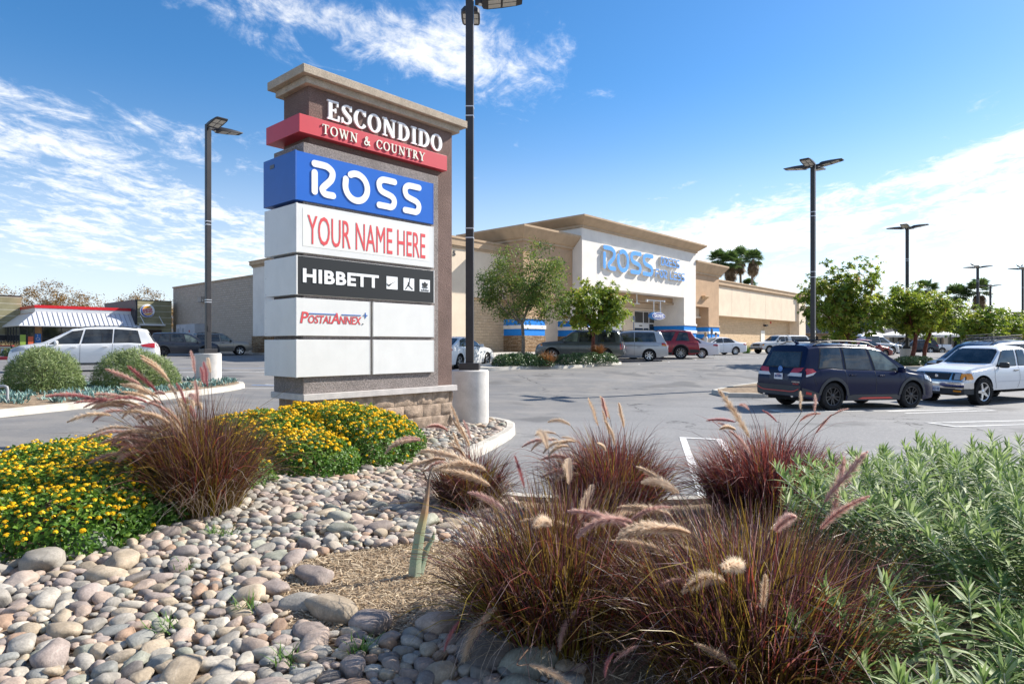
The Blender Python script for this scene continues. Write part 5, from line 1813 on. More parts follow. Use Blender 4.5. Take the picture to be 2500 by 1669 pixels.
def build_tacoma():
    c = Car('white_pickup', dict(PK, rim=ALLOY), paint('pickup_white', (.74, .75, .77)), 'old white pickup truck with chrome bumper and chunky tyres, facing the navy SUV', 'pickup')
    c.window(2.56, 2.46, 3.48, 3.02, top=.82); c.window(2.0, 2.02, 2.42, 2.34, top=.82)
    windscreen(c, 1.22, 1.60, .66, .56)
    # dark open bed
    c.patch([(.10, -.66), (1.66, -.66), (1.66, .66), (.10, .66)], 'T', TRIM, 'truck_bed', eps=.012)
    c.seam([(3.62, 1.08), (3.66, .8), (3.55, .46)]); c.seam([(2.48, 1.10), (2.46, .70), (2.52, .46)]); c.seam([(1.80, 1.12), (1.80, .48)])
    c.both([(2.0, .66), (3.52, .66), (3.52, .675), (2.0, .675)], mat('crease_grey', (.55, .56, .58), .4), 'door_crease', eps=.006)
    c.handles([(2.66, .98)], TRIM)
    for d, sg in (('L', 1), ('R', -1)):
        p = c.proj((3.36, 1.12), d, .0)
        mb = MB(); cc = p + Vector((.0, sg * .16, .03)); mb.add(*rounded_box(cc, .12, .26, .17)); o = c.add(mb, 'mirror', TRIM, smooth=60)
        MB().tube([p, cc], .03, 6).build('mirror_arm', TRIM, o)
    # front
    c.patch([(-.82, .70), (.82, .70), (.80, .955), (-.80, .955)], 'F', mat('chrome_soft', (.55, .56, .58), .2, metal=.9), 'grille_surround', eps=.012)
    c.patch([(-.36, .735), (.36, .735), (.40, .93), (-.40, .93)], 'F', TRIM, 'grille', eps=.022)
    for z in (.785, .835, .885):
        c.patch([(-.36, z), (.36, z), (.36, z + .012), (-.36, z + .012)], 'F', CLAD, 'grille_bar', eps=.032)
    e = c.proj((0, .84), 'F', .035)
    c.add(MB().lathe([(.001, .01), (.04, .01), (.05, .0)], 16, e, 'x'), 'badge', CHROME)
    c.mirror2([(.44, .735), (.78, .735), (.76, .93), (.44, .93)], 'F', TRIM, 'lamp_housing', eps=.020)
    c.mirror2([(.52, .75), (.68, .75), (.68, .92), (.52, .92)], 'F', HEAD, 'headlight', eps=.034)
    c.mirror2([(.69, .75), (.80, .75), (.79, .92), (.69, .92)], 'F', AMBER, 'turn_light', eps=.030)
    c.both([(4.62, .76), (4.86, .75), (4.84, .92), (4.66, .93)], AMBER, 'turn_light', eps=.016)
    bx = MB()
    pts = [(-.86, 4.80), (-.80, 4.98), (-.5, 5.05), (0, 5.07), (.5, 5.05), (.80, 4.98), (.86, 4.80)]
    v = []; f = []
    for y, x in pts:
        v += [(x - .16, y, .50), (x, y, .50), (x + .01, y, .58), (x, y, .67), (x - .16, y, .67)]
    for i in range(len(pts) - 1):
        for k in range(5): f.append((i * 5 + k, i * 5 + (k + 1) % 5, i * 5 + 5 + (k + 1) % 5, i * 5 + 5 + k))
    c.add(MB().add(v, f), 'front_bumper', CHROME, smooth=40)
    v2 = [(x - .10, y * .97, z) for (x, y, z) in []]
    v = []; 
    for y, x in pts: v += [(x - .2, y * .97, .33), (x - .05, y * .97, .33), (x - .03, y * .97, .50), (x - .2, y * .97, .50)]
    f = [(i * 4 + k, i * 4 + (k + 1) % 4, i * 4 + 4 + (k + 1) % 4, i * 4 + 4 + k) for i in range(len(pts) - 1) for k in range(4)]
    c.add(MB().add(v, f), 'lower_valance', CLAD)
    for s in (-1, 1): c.add(MB().box(4.99, 5.03, s * .62 - .1, s * .62 + .1, .40, .45), 'marker_light', AMBER)
    o = c.add(MB().box(5.06, 5.075, -.16, .16, .40, .555), 'number_plate', PLATE)
    me = text_mesh('02141', -.045, .138, -.05, .035, 0, .004, bold=.02); q = link('plate_characters', me, PLATE_INK, o); q.location = (5.08, 0, .475); q.rotation_euler = (0, 0, R(90))
    for y in (-.1, .38):
        c.patch([(y - .32, 1.215), (y + .02, 1.235), (y + .02, 1.25), (y - .32, 1.23)], 'F', TRIM, 'wiper', eps=.02)
    # chassis seen under the bumper
    c.add(MB().box(3.2, 4.75, -.45, .45, .27, .42).box(1.2, 2.6, .2, .5, .3, .42), 'chassis', UNDER)
    c.add(MB().tube([(4.18, -.8, .38), (4.18, .8, .38)], .07, 8).tube([(1.16, -.8, .38), (1.16, .8, .38)], .08, 8), 'axle', UNDER)
    return c


BIG = dict(L=4.94, W=.985, xr=1.08, xf=3.90, r=.372, sill=.26, tum=.28,
           top=[(0, .62), (.02, .82), (.09, 1.06), (.15, 1.12), (.40, 1.56), (.46, 1.66), (.8, 1.72), (1.5, 1.775), (2.4, 1.76), (2.95, 1.66), (3.80, 1.17), (3.95, 1.12), (4.55, 1.02), (4.82, .90), (4.90, .74), (4.94, .56)],
           belt=[(0, 1.03), (1.0, 1.10), (2.0, 1.08), (3.7, 1.04), (4.5, .95), (4.94, .75)])


def build_pilot():
    c = Car('white_suv', dict(BIG, wheel='five'), paint('pearl_white', (.76, .76, .75)), 'big pearl white SUV parked behind the two round bushes, in front of the burger restaurant', 'car')
    c.window(.62, .76, 1.52, 1.50); c.window(1.62, 1.60, 2.58, 2.46); c.window(2.70, 2.58, 3.62, 2.95)
    c.both([(1.90, 1.10), (1.93, 1.10), (1.93, 1.52), (1.90, 1.52)], TRIM, 'window_divider', eps=.016)
    windscreen(c, 1.20, 1.58, .72, .60)
    windscreen(c, 1.17, 1.50, .66, .56, dirn='B', name='rear_window')
    c.both([(.02, .92), (.12, .90), (.56, .96), (.62, 1.03), (.50, 1.06), (.10, 1.12)], TAIL, 'tail_light', eps=.014)
    c.mirror2([(.62, .93), (.88, .93), (.88, 1.12), (.70, 1.10)], 'B', TAIL, 'tail_light', eps=.014)
    c.plate('B', .86, '')
    c.both([(4.35, .86), (4.86, .74), (4.86, .82), (4.62, .95), (4.40, .96)], HEAD, 'headlight', eps=.012)
    c.mirror2([(.40, .76), (.86, .80), (.82, .94), (.44, .90)], 'F', HEAD, 'headlight', eps=.012)
    c.patch([(-.40, .56), (.40, .56), (.42, .90), (-.42, .90)], 'F', TRIM, 'grille', eps=.01)
    c.seam([(1.57, 1.08), (1.60, .70), (1.66, .34)]); c.seam([(2.64, 1.06), (2.66, .34)]); c.seam([(3.60, 1.04), (3.66, .75), (3.55, .36)])
    c.both([(1.5, .28), (3.45, .28), (3.45, .34), (1.5, .34)], TRIM, 'sill_cladding', eps=.012)
    c.arches(TRIM, .03)
    c.both([(.95, .88), (1.22, .88), (1.22, 1.03), (.95, 1.03)], mat('flap_line', (.60, .60, .59), .4), 'fuel_flap', eps=.003)
    c.handles([(1.82, .96), (2.86, .95)]); c.mirrors(3.40, 1.10)
    c.rails(.75, 2.75, .62, .02, (1.3, 2.2))
    return c


def build_rav():
    c = Car('dark_suv', dict(SUV, L=4.6, wheel='five', rim=DARK_ALLOY), paint('slate', (.022, .027, .042), .3), 'dark slate blue SUV beside the tan SUV, rear towards the camera', 'car')
    c.window(.62, .80, 1.34, 1.34); c.window(1.44, 1.42, 2.28, 2.16); c.window(2.40, 2.28, 3.36, 2.62, m=CAR_GLASS_LIGHT)
    windscreen(c, 1.13, 1.52, .66, .55); windscreen(c, 1.12, 1.48, .62, .52, dirn='B', name='rear_window')
    c.both([(.04, .97), (.12, .93), (.52, 1.0), (.46, 1.05), (.12, 1.05)], TAIL, 'tail_light', eps=.014); c.mirror2([(.36, .97), (.84, .95), (.84, 1.05), (.36, 1.03)], 'B', TAIL, 'tail_light', eps=.014)
    c.patch([(-.78, .36), (.78, .36), (.80, .58), (-.80, .58)], 'B', CLAD, 'rear_bumper', eps=.02); c.arches(CLAD, .06); c.both([(1.42, .26), (3.2, .26), (3.2, .36), (1.42, .36)], CLAD, 'sill_cladding', eps=.012)
    c.plate('B', .80, ''); c.seam([(1.36, 1.04), (1.42, .42)]); c.seam([(2.36, 1.02), (2.36, .42)]); c.handles([(1.58, .90), (2.56, .88)]); c.mirrors(3.16, 1.02)
    return c


def build_jeep():
    sp = dict(L=4.6, W=.91, xr=.95, xf=3.64, r=.365, sill=.34, tum=.22, rear_taper=.5, front_taper=.6, wheel='five', gap=.05,
              top=[(0, .62), (.02, .80), (.07, 1.02), (.12, 1.08), (.30, 1.56), (.40, 1.68), (.7, 1.735), (1.6, 1.75), (2.35, 1.72), (2.55, 1.66), (3.20, 1.18), (3.32, 1.14), (4.1, 1.06), (4.42, .98), (4.53, .82), (4.6, .6)],
              belt=[(0, 1.05), (3.3, 1.07), (4.2, .98), (4.6, .8)])
    c = Car('tan_suv', sp, paint('champagne', (.27, .245, .21), .5), 'champagne tan SUV with khaki lower cladding, parked along the shaded block wall', 'car')
    c.window(.52, .62, 1.32, 1.32); c.window(1.46, 1.46, 2.16, 2.10); c.window(2.28, 2.22, 3.08, 2.62, m=CAR_GLASS_LIGHT)
    windscreen(c, 1.20, 1.60, .66, .58); windscreen(c, 1.14, 1.52, .66, .58, dirn='B', name='rear_window')
    c.both([(.01, .80), (.22, .80), (.22, 1.06), (.05, 1.06)], TAIL, 'tail_light', eps=.014); c.mirror2([(.70, .80), (.86, .80), (.84, 1.06), (.70, 1.06)], 'B', TAIL, 'tail_light', eps=.014)
    c.both([(.01, .86), (.22, .86), (.22, .92), (.02, .92)], AMBER, 'turn_light', eps=.02)
    KH = mat('khaki_cladding', (.17, .15, .12), .6)
    c.both([(.05, .44), (.42, .44), (.42, .68), (.02, .68)], KH, 'lower_cladding', eps=.012); c.both([(1.45, .36), (3.1, .36), (3.1, .66), (1.45, .66)], KH, 'lower_cladding', eps=.012)
    c.patch([(-.8, .42), (.8, .42), (.82, .70), (-.82, .70)], 'B', KH, 'rear_bumper', eps=.03); c.both([(1.45, .66), (3.15, .66), (3.15, .69), (1.45, .69)], ALLOY, 'door_strip', eps=.016)
    c.plate('B', .90, ''); c.seam([(1.40, 1.08), (1.44, .40)]); c.seam([(2.22, 1.08), (2.22, .40)]); c.seam([(3.16, 1.06), (3.12, .40)])
    c.handles([(1.6, .97), (2.4, .97)], TRIM); c.mirrors(2.96, 1.12, TRIM); c.rails(.6, 2.2, .58, .05, (1.0, 1.9)); c.arches(KH, .04)
    return c


SEDAN = dict(L=4.80, W=.89, xr=1.06, xf=3.78, r=.318, sill=.20, tum=.36,
             top=[(0, .55), (.02, .72), (.07, .94), (.14, .99), (.62, 1.03), (.80, 1.06), (1.45, 1.36), (1.75, 1.42), (2.2, 1.43), (2.6, 1.38), (3.30, .98), (3.5, .92), (4.2, .84), (4.6, .74), (4.74, .62), (4.80, .45)],
             belt=[(0, .92), (1.0, .97), (3.3, .92), (4.2, .80), (4.8, .6)])


def sedan(name, pm, label, light=False, glass=None, wheel='ten', roof=0.0, plate=True):
    c = Car(name, dict(SEDAN, wheel=wheel), pm, label, 'car')
    c.window(1.12, 1.40, 2.12, 2.06, top=.84); c.window(2.22, 2.16, 3.20, 2.62, top=.84, m=glass)
    windscreen(c, 1.00, 1.33, .64, .54); windscreen(c, 1.08, 1.33, .62, .54, dirn='B', name='rear_window')
    c.both([(.02, .80), (.10, .78), (.40, .82), (.36, .90), (.08, .91)], TAIL, 'tail_light', eps=.014); c.mirror2([(.42, .78), (.82, .78), (.82, .92), (.44, .90)], 'B', TAIL, 'tail_light', eps=.014)
    c.both([(4.18, .68), (4.66, .60), (4.60, .70), (4.22, .80)], HEAD, 'headlight', eps=.012); c.mirror2([(.42, .60), (.80, .64), (.74, .76), (.44, .72)], 'F', HEAD, 'headlight', eps=.012)
    c.patch([(-.36, .50), (.36, .50), (.36, .68), (-.36, .68)], 'F', TRIM, 'grille', eps=.01)
    c.seam([(2.17, .95), (2.17, .28)]); c.seam([(3.24, .92), (3.26, .6), (3.16, .28)]); c.seam([(1.30, .96), (1.42, .62), (1.50, .28)])
    c.handles([(1.45, .84), (2.40, .82)]); c.mirrors(3.02, .96)
    if plate: c.plate('B', .80, '')
    return c


def build_pathfinder():
    sp = dict(L=4.77, W=.925, xr=.96, xf=3.81, r=.385, sill=.34, tum=.20, rear_taper=.55, front_taper=.7, wheel='six', gap=.06,
              top=[(0, .60), (.02, .80), (.06, 1.05), (.10, 1.12), (.22, 1.62), (.32, 1.74), (.6, 1.775), (1.6, 1.79), (2.5, 1.76), (2.75, 1.68), (3.40, 1.22), (3.52, 1.17), (4.3, 1.10), (4.60, 1.0), (4.70, .85), (4.77, .6)],
              belt=[(0, 1.10), (3.5, 1.10), (4.3, 1.03), (4.77, .8)])
    c = Car('grey_suv', sp, paint('storm_grey', (.095, .105, .108), .5), 'steel grey SUV behind the right small tree, first of the parked row', 'car')
    c.window(.42, .50, 1.32, 1.32); c.window(1.58, 1.60, 2.32, 2.28); c.window(2.44, 2.40, 3.26, 2.78, m=CAR_GLASS_LIGHT)
    windscreen(c, 1.24, 1.64, .68, .60); windscreen(c, 1.16, 1.60, .68, .60, dirn='B', name='rear_window')
    c.both([(.01, .74), (.17, .74), (.17, 1.08), (.05, 1.08)], TAIL, 'tail_light', eps=.014); c.mirror2([(.74, .76), (.90, .76), (.88, 1.08), (.76, 1.08)], 'B', TAIL, 'tail_light', eps=.014)
    c.both([(4.30, .86), (4.68, .80), (4.66, .92), (4.40, 1.0)], HEAD, 'headlight', eps=.012); c.both([(4.32, .90), (4.46, .87), (4.46, .97), (4.38, 1.0)], AMBER, 'turn_light', eps=.018)
    c.arches(paint('storm_grey', ()), .09); c.both([(1.50, .36), (3.25, .36), (3.25, .43), (1.50, .43)], TRIM, 'side_step', eps=.03)
    c.both([(.9, .84), (1.16, .84), (1.16, 1.02), (.9, 1.02)], mat('flap_line_grey', (.06, .066, .07), .4), 'fuel_flap', eps=.003)
    c.patch([(-.8, .40), (.8, .40), (.82, .62), (-.82, .62)], 'B', paint('storm_grey', ()), 'rear_bumper', eps=.03); c.patch([(-.55, .60), (.55, .60), (.55, .63), (-.55, .63)], 'B', ALLOY, 'bumper_step', eps=.05)
    c.seam([(1.45, 1.10), (1.45, .85), (1.36, .72)]); c.seam([(2.38, 1.10), (2.38, .44)]); c.seam([(3.32, 1.10), (3.36, .8), (3.28, .44)])
    c.handles([(2.62, .93)]); c.mirrors(3.14, 1.16); c.rails(.45, 2.6, .60, .05, (.9, 1.6, 2.3)); c.plate('B', .88, '')
    return c


def build_van():
    sp = dict(L=4.92, W=.97, xr=1.02, xf=3.90, r=.335, sill=.22, tum=.20, rear_taper=.7, wheel='seven',
              top=[(0, .60), (.02, .80), (.08, 1.0), (.13, 1.06), (.36, 1.58), (.45, 1.68), (.8, 1.73), (1.8, 1.75), (2.6, 1.70), (3.0, 1.60), (3.95, 1.10), (4.1, 1.05), (4.5, .95), (4.78, .80), (4.88, .66), (4.92, .5)],
              belt=[(0, 1.04), (2.0, 1.06), (3.8, 1.02), (4.5, .9), (4.92, .7)])
    c = Car('silver_minivan', sp, paint('silver', (.43, .44, .46), .5), 'silver minivan with long dark side windows, between the grey SUV and the red one', 'car')
    c.window(.62, .74, 1.82, 1.82, rim=False, top=.83); c.window(1.86, 1.86, 2.86, 2.78, rim=False, top=.83); c.window(2.96, 2.88, 3.74, 3.06)
    windscreen(c, 1.14, 1.55, .72, .60); windscreen(c, 1.12, 1.52, .68, .60, dirn='B', name='rear_window')
    c.both([(.02, .84), (.34, .87), (.34, .93), (.03, .93)], AMBER, 'turn_light', eps=.014); c.both([(.03, .935), (.34, .935), (.36, 1.02), (.10, 1.04)], TAIL, 'tail_light', eps=.014); c.mirror2([(.68, .86), (.92, .86), (.90, 1.04), (.70, 1.04)], 'B', TAIL, 'tail_light', eps=.014)
    c.both([(.5, .865), (3.4, .885), (3.4, .90), (.5, .88)], TRIM, 'slide_track', eps=.006)
    c.seam([(1.84, 1.06), (1.84, .30)]); c.seam([(2.90, 1.04), (2.92, .30)]); c.both([(1.5, .74), (1.68, .74), (1.68, .88), (1.5, .88)], mat('flap_line_silver', (.36, .37, .39), .4), 'fuel_flap', eps=.003)
    c.rails(.55, 2.7, .62, .03); c.plate('B', .82, ''); c.mirrors(3.44, 1.10); c.handles([(2.0, .93), (3.1, .93)])
    return c


def build_red():
    c = Car('red_suv', dict(BIG, L=5.1, wheel='ten', r=.39, rim=mat('machined_alloy', (.30, .30, .31), .25, metal=.8)), paint('cherry', (.26, .008, .022), .3), 'cherry red SUV with black wheel arches between the minivan and the white sedans', 'car')
    c.window(.60, .72, 1.36, 1.14); c.window(1.66, 1.40, 2.58, 2.46); c.window(2.70, 2.58, 3.62, 2.95)
    windscreen(c, 1.20, 1.58, .72, .60); windscreen(c, 1.17, 1.50, .66, .56, dirn='B', name='rear_window')
    c.both([(.02, .98), (.12, .95), (.58, 1.03), (.55, 1.07), (.10, 1.10)], TAIL, 'tail_light', eps=.014); c.mirror2([(.6, .96), (.9, .95), (.88, 1.10), (.62, 1.08)], 'B', TAIL, 'tail_light', eps=.014)
    c.arches(TRIM, .07); c.both([(.02, .38), (.55, .36), (.55, .60), (.02, .56)], TRIM, 'bumper_cladding', eps=.014); c.both([(1.6, .28), (3.4, .28), (3.4, .42), (1.6, .42)], TRIM, 'sill_cladding', eps=.012)
    c.patch([(-.84, .38), (.84, .38), (.86, .58), (-.86, .58)], 'B', TRIM, 'rear_bumper', eps=.02)
    c.seam([(1.57, 1.08), (1.66, .44)]); c.seam([(2.64, 1.06), (2.66, .44)]); c.handles([(1.82, .97), (2.86, .96)]); c.plate('B', .88, ''); c.rails(.75, 2.75, .62, .03); c.mirrors(3.40, 1.10)
    return c


def build_shell_pickup():
    sp = dict(PK, W=.84, r=.345, sill=.36, gap=.06, wheel='steel', tw=.2, tuck=.02, rim=mat('steel_wheel', (.42, .42, .43), .4, metal=.4), front_taper=.4,
              top=[(0, .58), (.01, .78), (.05, 1.20), (.12, 1.52), (.25, 1.60), (2.1, 1.62), (2.16, 1.55), (2.24, 1.60), (2.9, 1.60), (3.05, 1.56), (3.55, 1.12), (3.66, 1.08), (4.3, 1.02), (4.68, .95), (4.80, .88), (4.90, .76), (4.95, .5)],
              belt=[(0, 1.02), (3.6, 1.02), (4.5, .92), (5.0, .75)], L=4.95)
    c = Car('camper_pickup', sp, paint('old_white', (.60, .61, .60), rough=.45), 'old white pickup with a camper shell parked by the block wall', 'pickup')
    c.window(2.62, 2.56, 3.42, 2.96, top=.82); c.window(2.26, 2.26, 2.50, 2.46, top=.82); c.window(.25, .32, 1.85, 1.85, top=.78, bot=.14)
    windscreen(c, 1.14, 1.48, .62, .54)
    c.both([(2.2, .66), (3.5, .66), (3.5, .70), (2.2, .70)], TRIM, 'door_strip', eps=.01); c.both([(4.70, .70), (4.88, .70), (4.86, .84), (4.72, .86)], AMBER, 'turn_light', eps=.012)
    c.patch([(-.78, .66), (.78, .66), (.78, .86), (-.78, .86)], 'F', TRIM, 'grille', eps=.014); c.mirror2([(.48, .68), (.72, .68), (.72, .84), (.48, .84)], 'F', HEAD, 'headlight', eps=.024)
    c.add(MB().box(4.90, 5.0, -.82, .82, .42, .56), 'front_bumper', CHROME); c.seam([(3.52, 1.02), (3.44, .42)]); c.seam([(2.54, 1.02), (2.54, .42)]); c.seam([(2.16, 1.5), (2.16, .42)])
    c.mirrors(3.28, 1.08, CHROME); c.handles([(2.68, .92)], TRIM)
    return c


def build_far_truck(name, pm, label, crew=True):
    sp = dict(PK, L=5.6, W=.97, xr=1.35, xf=4.65, r=.40, sill=.45, tuck=.0, wheel='six', rear_taper=.3,
              top=[(0, .65), (.01, .8), (.03, 1.25), (.06, 1.28), (1.95, 1.30), (1.99, 1.34), (2.08, 1.80), (2.25, 1.87), (3.3, 1.88), (3.5, 1.82), (4.1, 1.36), (4.2, 1.32), (4.9, 1.26), (5.3, 1.15), (5.45, 1.0), (5.6, .7)],
              belt=[(0, 1.24), (2.1, 1.26), (4.1, 1.24), (5.0, 1.12), (5.6, .9)])
    c = Car(name, sp, pm, label, 'pickup')
    c.window(3.12, 3.05, 3.92, 3.50, top=.82); c.window(2.22, 2.30, 3.0, 2.95, top=.82); windscreen(c, 1.38, 1.76, .72, .62)
    c.patch([(.12, -.75), (1.9, -.75), (1.9, .75), (.12, .75)], 'T', TRIM, 'truck_bed', eps=.012)
    c.both([(.01, .95), (.14, .95), (.14, 1.22), (.04, 1.22)], TAIL, 'tail_light', eps=.014); c.seam([(3.06, 1.26), (3.06, .5)]); c.seam([(2.06, 1.28), (2.06, .5)])
    c.arches(TRIM, .03) if False else None
    return c


def far_suv(name, pm, label, head=False, sp=None):
    c = Car(name, dict(sp or SUV), pm, label, 'car')
    c.window(.62, .80, 1.34, 1.34); c.window(1.44, 1.42, 2.28, 2.16); c.window(2.40, 2.28, 3.36, 2.62)
    windscreen(c, 1.13, 1.52, .66, .55); windscreen(c, 1.12, 1.48, .62, .52, dirn='B', name='rear_window')
    c.both([(.04, .95), (.12, .91), (.42, .98), (.36, 1.05), (.12, 1.05)], TAIL, 'tail_light', eps=.014); c.mirror2([(.5, .93), (.84, .93), (.84, 1.05), (.5, 1.03)], 'B', TAIL, 'tail_light', eps=.014)
    c.both([(4.12, .80), (4.50, .70), (4.46, .82), (4.15, .92)], HEAD, 'headlight', eps=.012)
    return c


def PL(c, u, d, head, off=0.0, side=0.0):
    """place so that the given reference (photo column u, distance d) is the near-side ground point between the axles"""
    x, y = at(u, d)
    return c.place(x, y, head)


build_forester().place(9.2, 17.75, 18.5)
build_tacoma().place(14.75, 20.1, 203)
build_pilot().place(-16.9, 25.75, 206)
PL(build_rav(), 450, 47, 28)
PL(build_jeep(), 538, 51.0, 30)
PL(sedan('white_sedan', paint('white', (.75, .76, .77)), 'white sedan directly behind the near lamp post, rear lights to the left', wheel='five', glass=CAR_GLASS), 1118, 30.0, 66)
build_pathfinder().place(3.75, 35.4, 166)
build_van().place(6.5, 37.3, 166)
build_red().place(9.0, 40.0, 166)
sedan('white_coupe', paint('snow', (.76, .77, .79)), 'white sedan with sloping rear and bright alloy wheels, beside the red SUV', wheel='ten').place(11.0, 42.3, 166)
PL(sedan('white_saloon', paint('snow', ()), 'white sedan showing its windscreen, last of the row next to the block wall', wheel='ten'), 1745, 52, 195)
PL(build_shell_pickup(), 1900, 56, 196)
build_far_truck('silver_crew_truck', paint('truck_silver', (.50, .51, .53), .5), 'silver crew cab truck parked left of the far lamp pole').place(*at(2212, 88), 172)
build_far_truck('white_crew_truck', paint('truck_white', (.74, .75, .77)), 'white crew cab truck with its bed seen between the red-trunked trees').place(*at(2262, 93), 172)
sedan('black_sedan', paint('black', (.012, .012, .014)), 'black sedan parked in front of the silver crew cab truck').place(*at(2150, 62), 20)
far_suv('charcoal_suv', paint('charcoal', (.03, .033, .04), .3), 'charcoal SUV parked between the two far trucks').place(*at(2238, 84), 166)
sedan('red_sedan', paint('dull_red', (.22, .02, .02), .3), 'dark red car mostly hidden behind the navy SUV roof').place(*at(2105, 50), 20)
far_suv('pale_suv', paint('pale_grey', (.45, .47, .50), .4), 'pale grey car behind the navy SUV roof, right of the dark red car').place(*at(2128, 55), 20)


def build_basket_suv():
    c = far_suv('blue_grey_suv', paint('steel_blue', (.085, .115, .165), .5), 'steel blue SUV with a roof basket, half hidden behind the white pickup', sp=dict(SUV, L=4.7, W=.93, r=.37, sill=.3))
    c.rails(.7, 2.7, .58, .10, (.9, 1.3, 1.7, 2.1, 2.5))
    b = MB()
    for y in np.linspace(-.5, .5, 7): b.tube([(.8, y, 1.82), (2.5, y, 1.82)], .012, 5)
    for z in (1.84, 1.93): b.tube([(.8, -.52, z), (2.5, -.52, z), (2.5, .52, z), (.8, .52, z), (.8, -.52, z)], .016, 5)
    c.add(b, 'roof_basket', TRIM)
    return c


build_basket_suv().place(*at(2395, 25.5), 200)
far_suv('dark_wagon', paint('black', ()), 'black car cut by the right edge behind the white pickup cab').place(*at(2560, 29), 200)

# ------------------------------------------------------------------ leaves and grass
def frames(d, up):
    """orthonormal frames from direction d and rough normal up (N,3)"""
    d = d / np.maximum(np.linalg.norm(d, axis=1, keepdims=True), 1e-9)
    s = np.cross(d, up); s /= np.maximum(np.linalg.norm(s, axis=1, keepdims=True), 1e-9)
    n = np.cross(s, d)
    return d, s, n


def scatter(tv, tf, pos, d, up, scale, tone):
    """copies of a leaf template (x along the leaf, y across, z normal) as one vertex/face array"""
    d, s, n = frames(np.asarray(d, float), np.asarray(up, float))
    scale = np.asarray(scale, float).reshape(-1, 1, 1)
    v = (tv[None, :, 0:1] * d[:, None, :] + tv[None, :, 1:2] * s[:, None, :] + tv[None, :, 2:3] * n[:, None, :]) * scale + np.asarray(pos, float)[:, None, :]
    k = len(tv); N = len(pos)
    f = (np.asarray(tf)[None] + (np.arange(N) * k)[:, None, None]).reshape(-1, len(tf[0]))
    t = np.repeat(np.asarray(tone, float), k)
    return v.reshape(-1, 3), f, t


def leaf_tpl(w=.4, fold=.10, droop=.15, segs=3):
    """lanceolate leaf of length 1 with a midrib fold"""
    v = []; f = []
    for i in range(segs + 1):
        t = i / segs; hw = w / 2 * math.sin(PI * min(.999, max(.03, t ** .8))) + .01
        z = -droop * t * t
        v += [(t, -hw, z + fold * hw * 2), (t, 0, z), (t, hw, z + fold * hw * 2)]
    for i in range(segs):
        a = i * 3; f += [(a, a + 1, a + 4, a + 3), (a + 1, a + 2, a + 5, a + 4)]
    return np.array(v), f


QUADLEAF = (np.array([(0, 0, 0), (.5, -.28, .06), (1, 0, -.06), (.5, .28, .06)]), [(0, 1, 2, 3)])


def unit(v): return v / np.maximum(np.linalg.norm(v, axis=1, keepdims=True), 1e-9)


def rand_dirs(n): return unit(nrg.normal(size=(n, 3)))


def ribbons(base, phi, th0, curl, length, width, segs, tone0, tone1, wind=(0, 0), twist=None):
    """arching grass blades: (N,) arrays; th0 = start elevation, curl = total bend"""
    N = len(phi); out = np.zeros((N, segs + 1, 3)); out[:, 0] = base
    p = base.copy(); wx, wy = wind
    dirs = []
    for i in range(segs):
        s = (i + .5) / segs
        th = th0 - curl * s ** 1.4
        h = np.stack([np.cos(phi), np.sin(phi)], 1)
        h = h + np.array([wx, wy])[None] * s
        h = h / np.maximum(np.linalg.norm(h, axis=1, keepdims=True), 1e-6)
        d = np.concatenate([h * np.cos(th)[:, None], np.sin(th)[:, None]], 1)
        p = p + d * (length / segs)[:, None]; out[:, i + 1] = p; dirs.append(d)
    side = np.stack([-np.sin(phi), np.cos(phi), np.zeros(N)], 1)
    if twist is not None: side = unit(side + twist)
    ws = np.array([(1 - (i / segs) ** 2.2) * .93 + .07 for i in range(segs + 1)])
    L = out + side[:, None] * (width[:, None] * ws[None])[:, :, None] / 2
    Rr = out - side[:, None] * (width[:, None] * ws[None])[:, :, None] / 2
    v = np.stack([L, Rr], 2).reshape(N, -1, 3)
    k = (segs + 1) * 2
    f1 = np.array([(2 * i, 2 * i + 1, 2 * i + 3, 2 * i + 2) for i in range(segs)])
    f = (f1[None] + (np.arange(N) * k)[:, None, None]).reshape(-1, 4)
    ss = np.repeat(np.linspace(0, 1, segs + 1), 2)
    t = (tone0[:, None] + (tone1 - tone0)[:, None] * ss[None]).ravel()
    return v.reshape(-1, 3), f, t, out, dirs[-1]


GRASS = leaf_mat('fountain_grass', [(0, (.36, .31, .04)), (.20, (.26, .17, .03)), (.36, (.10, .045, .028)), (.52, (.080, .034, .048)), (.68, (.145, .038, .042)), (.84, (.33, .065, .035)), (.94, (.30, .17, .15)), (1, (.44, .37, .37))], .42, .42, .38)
STRAWM = leaf_mat('dry_blades', [(0, (.30, .22, .12)), (.5, (.46, .36, .26)), (1, (.52, .45, .46))], .45, .25)
PLUME = {'tan': leaf_mat('plume_tan', [(0, (.34, .20, .13)), (.4, (.66, .48, .33)), (1, (.92, .82, .66))], .7, .5, .1),
         'pink': leaf_mat('plume_pink', [(0, (.36, .12, .13)), (.4, (.58, .32, .28)), (1, (.88, .72, .62))], .7, .5, .1),
         'red': leaf_mat('plume_red', [(0, (.28, .05, .08)), (.5, (.48, .16, .17)), (1, (.72, .46, .42))], .7, .45, .1)}
STEM = mat('grass_stem', (.12, .07, .045), .6)


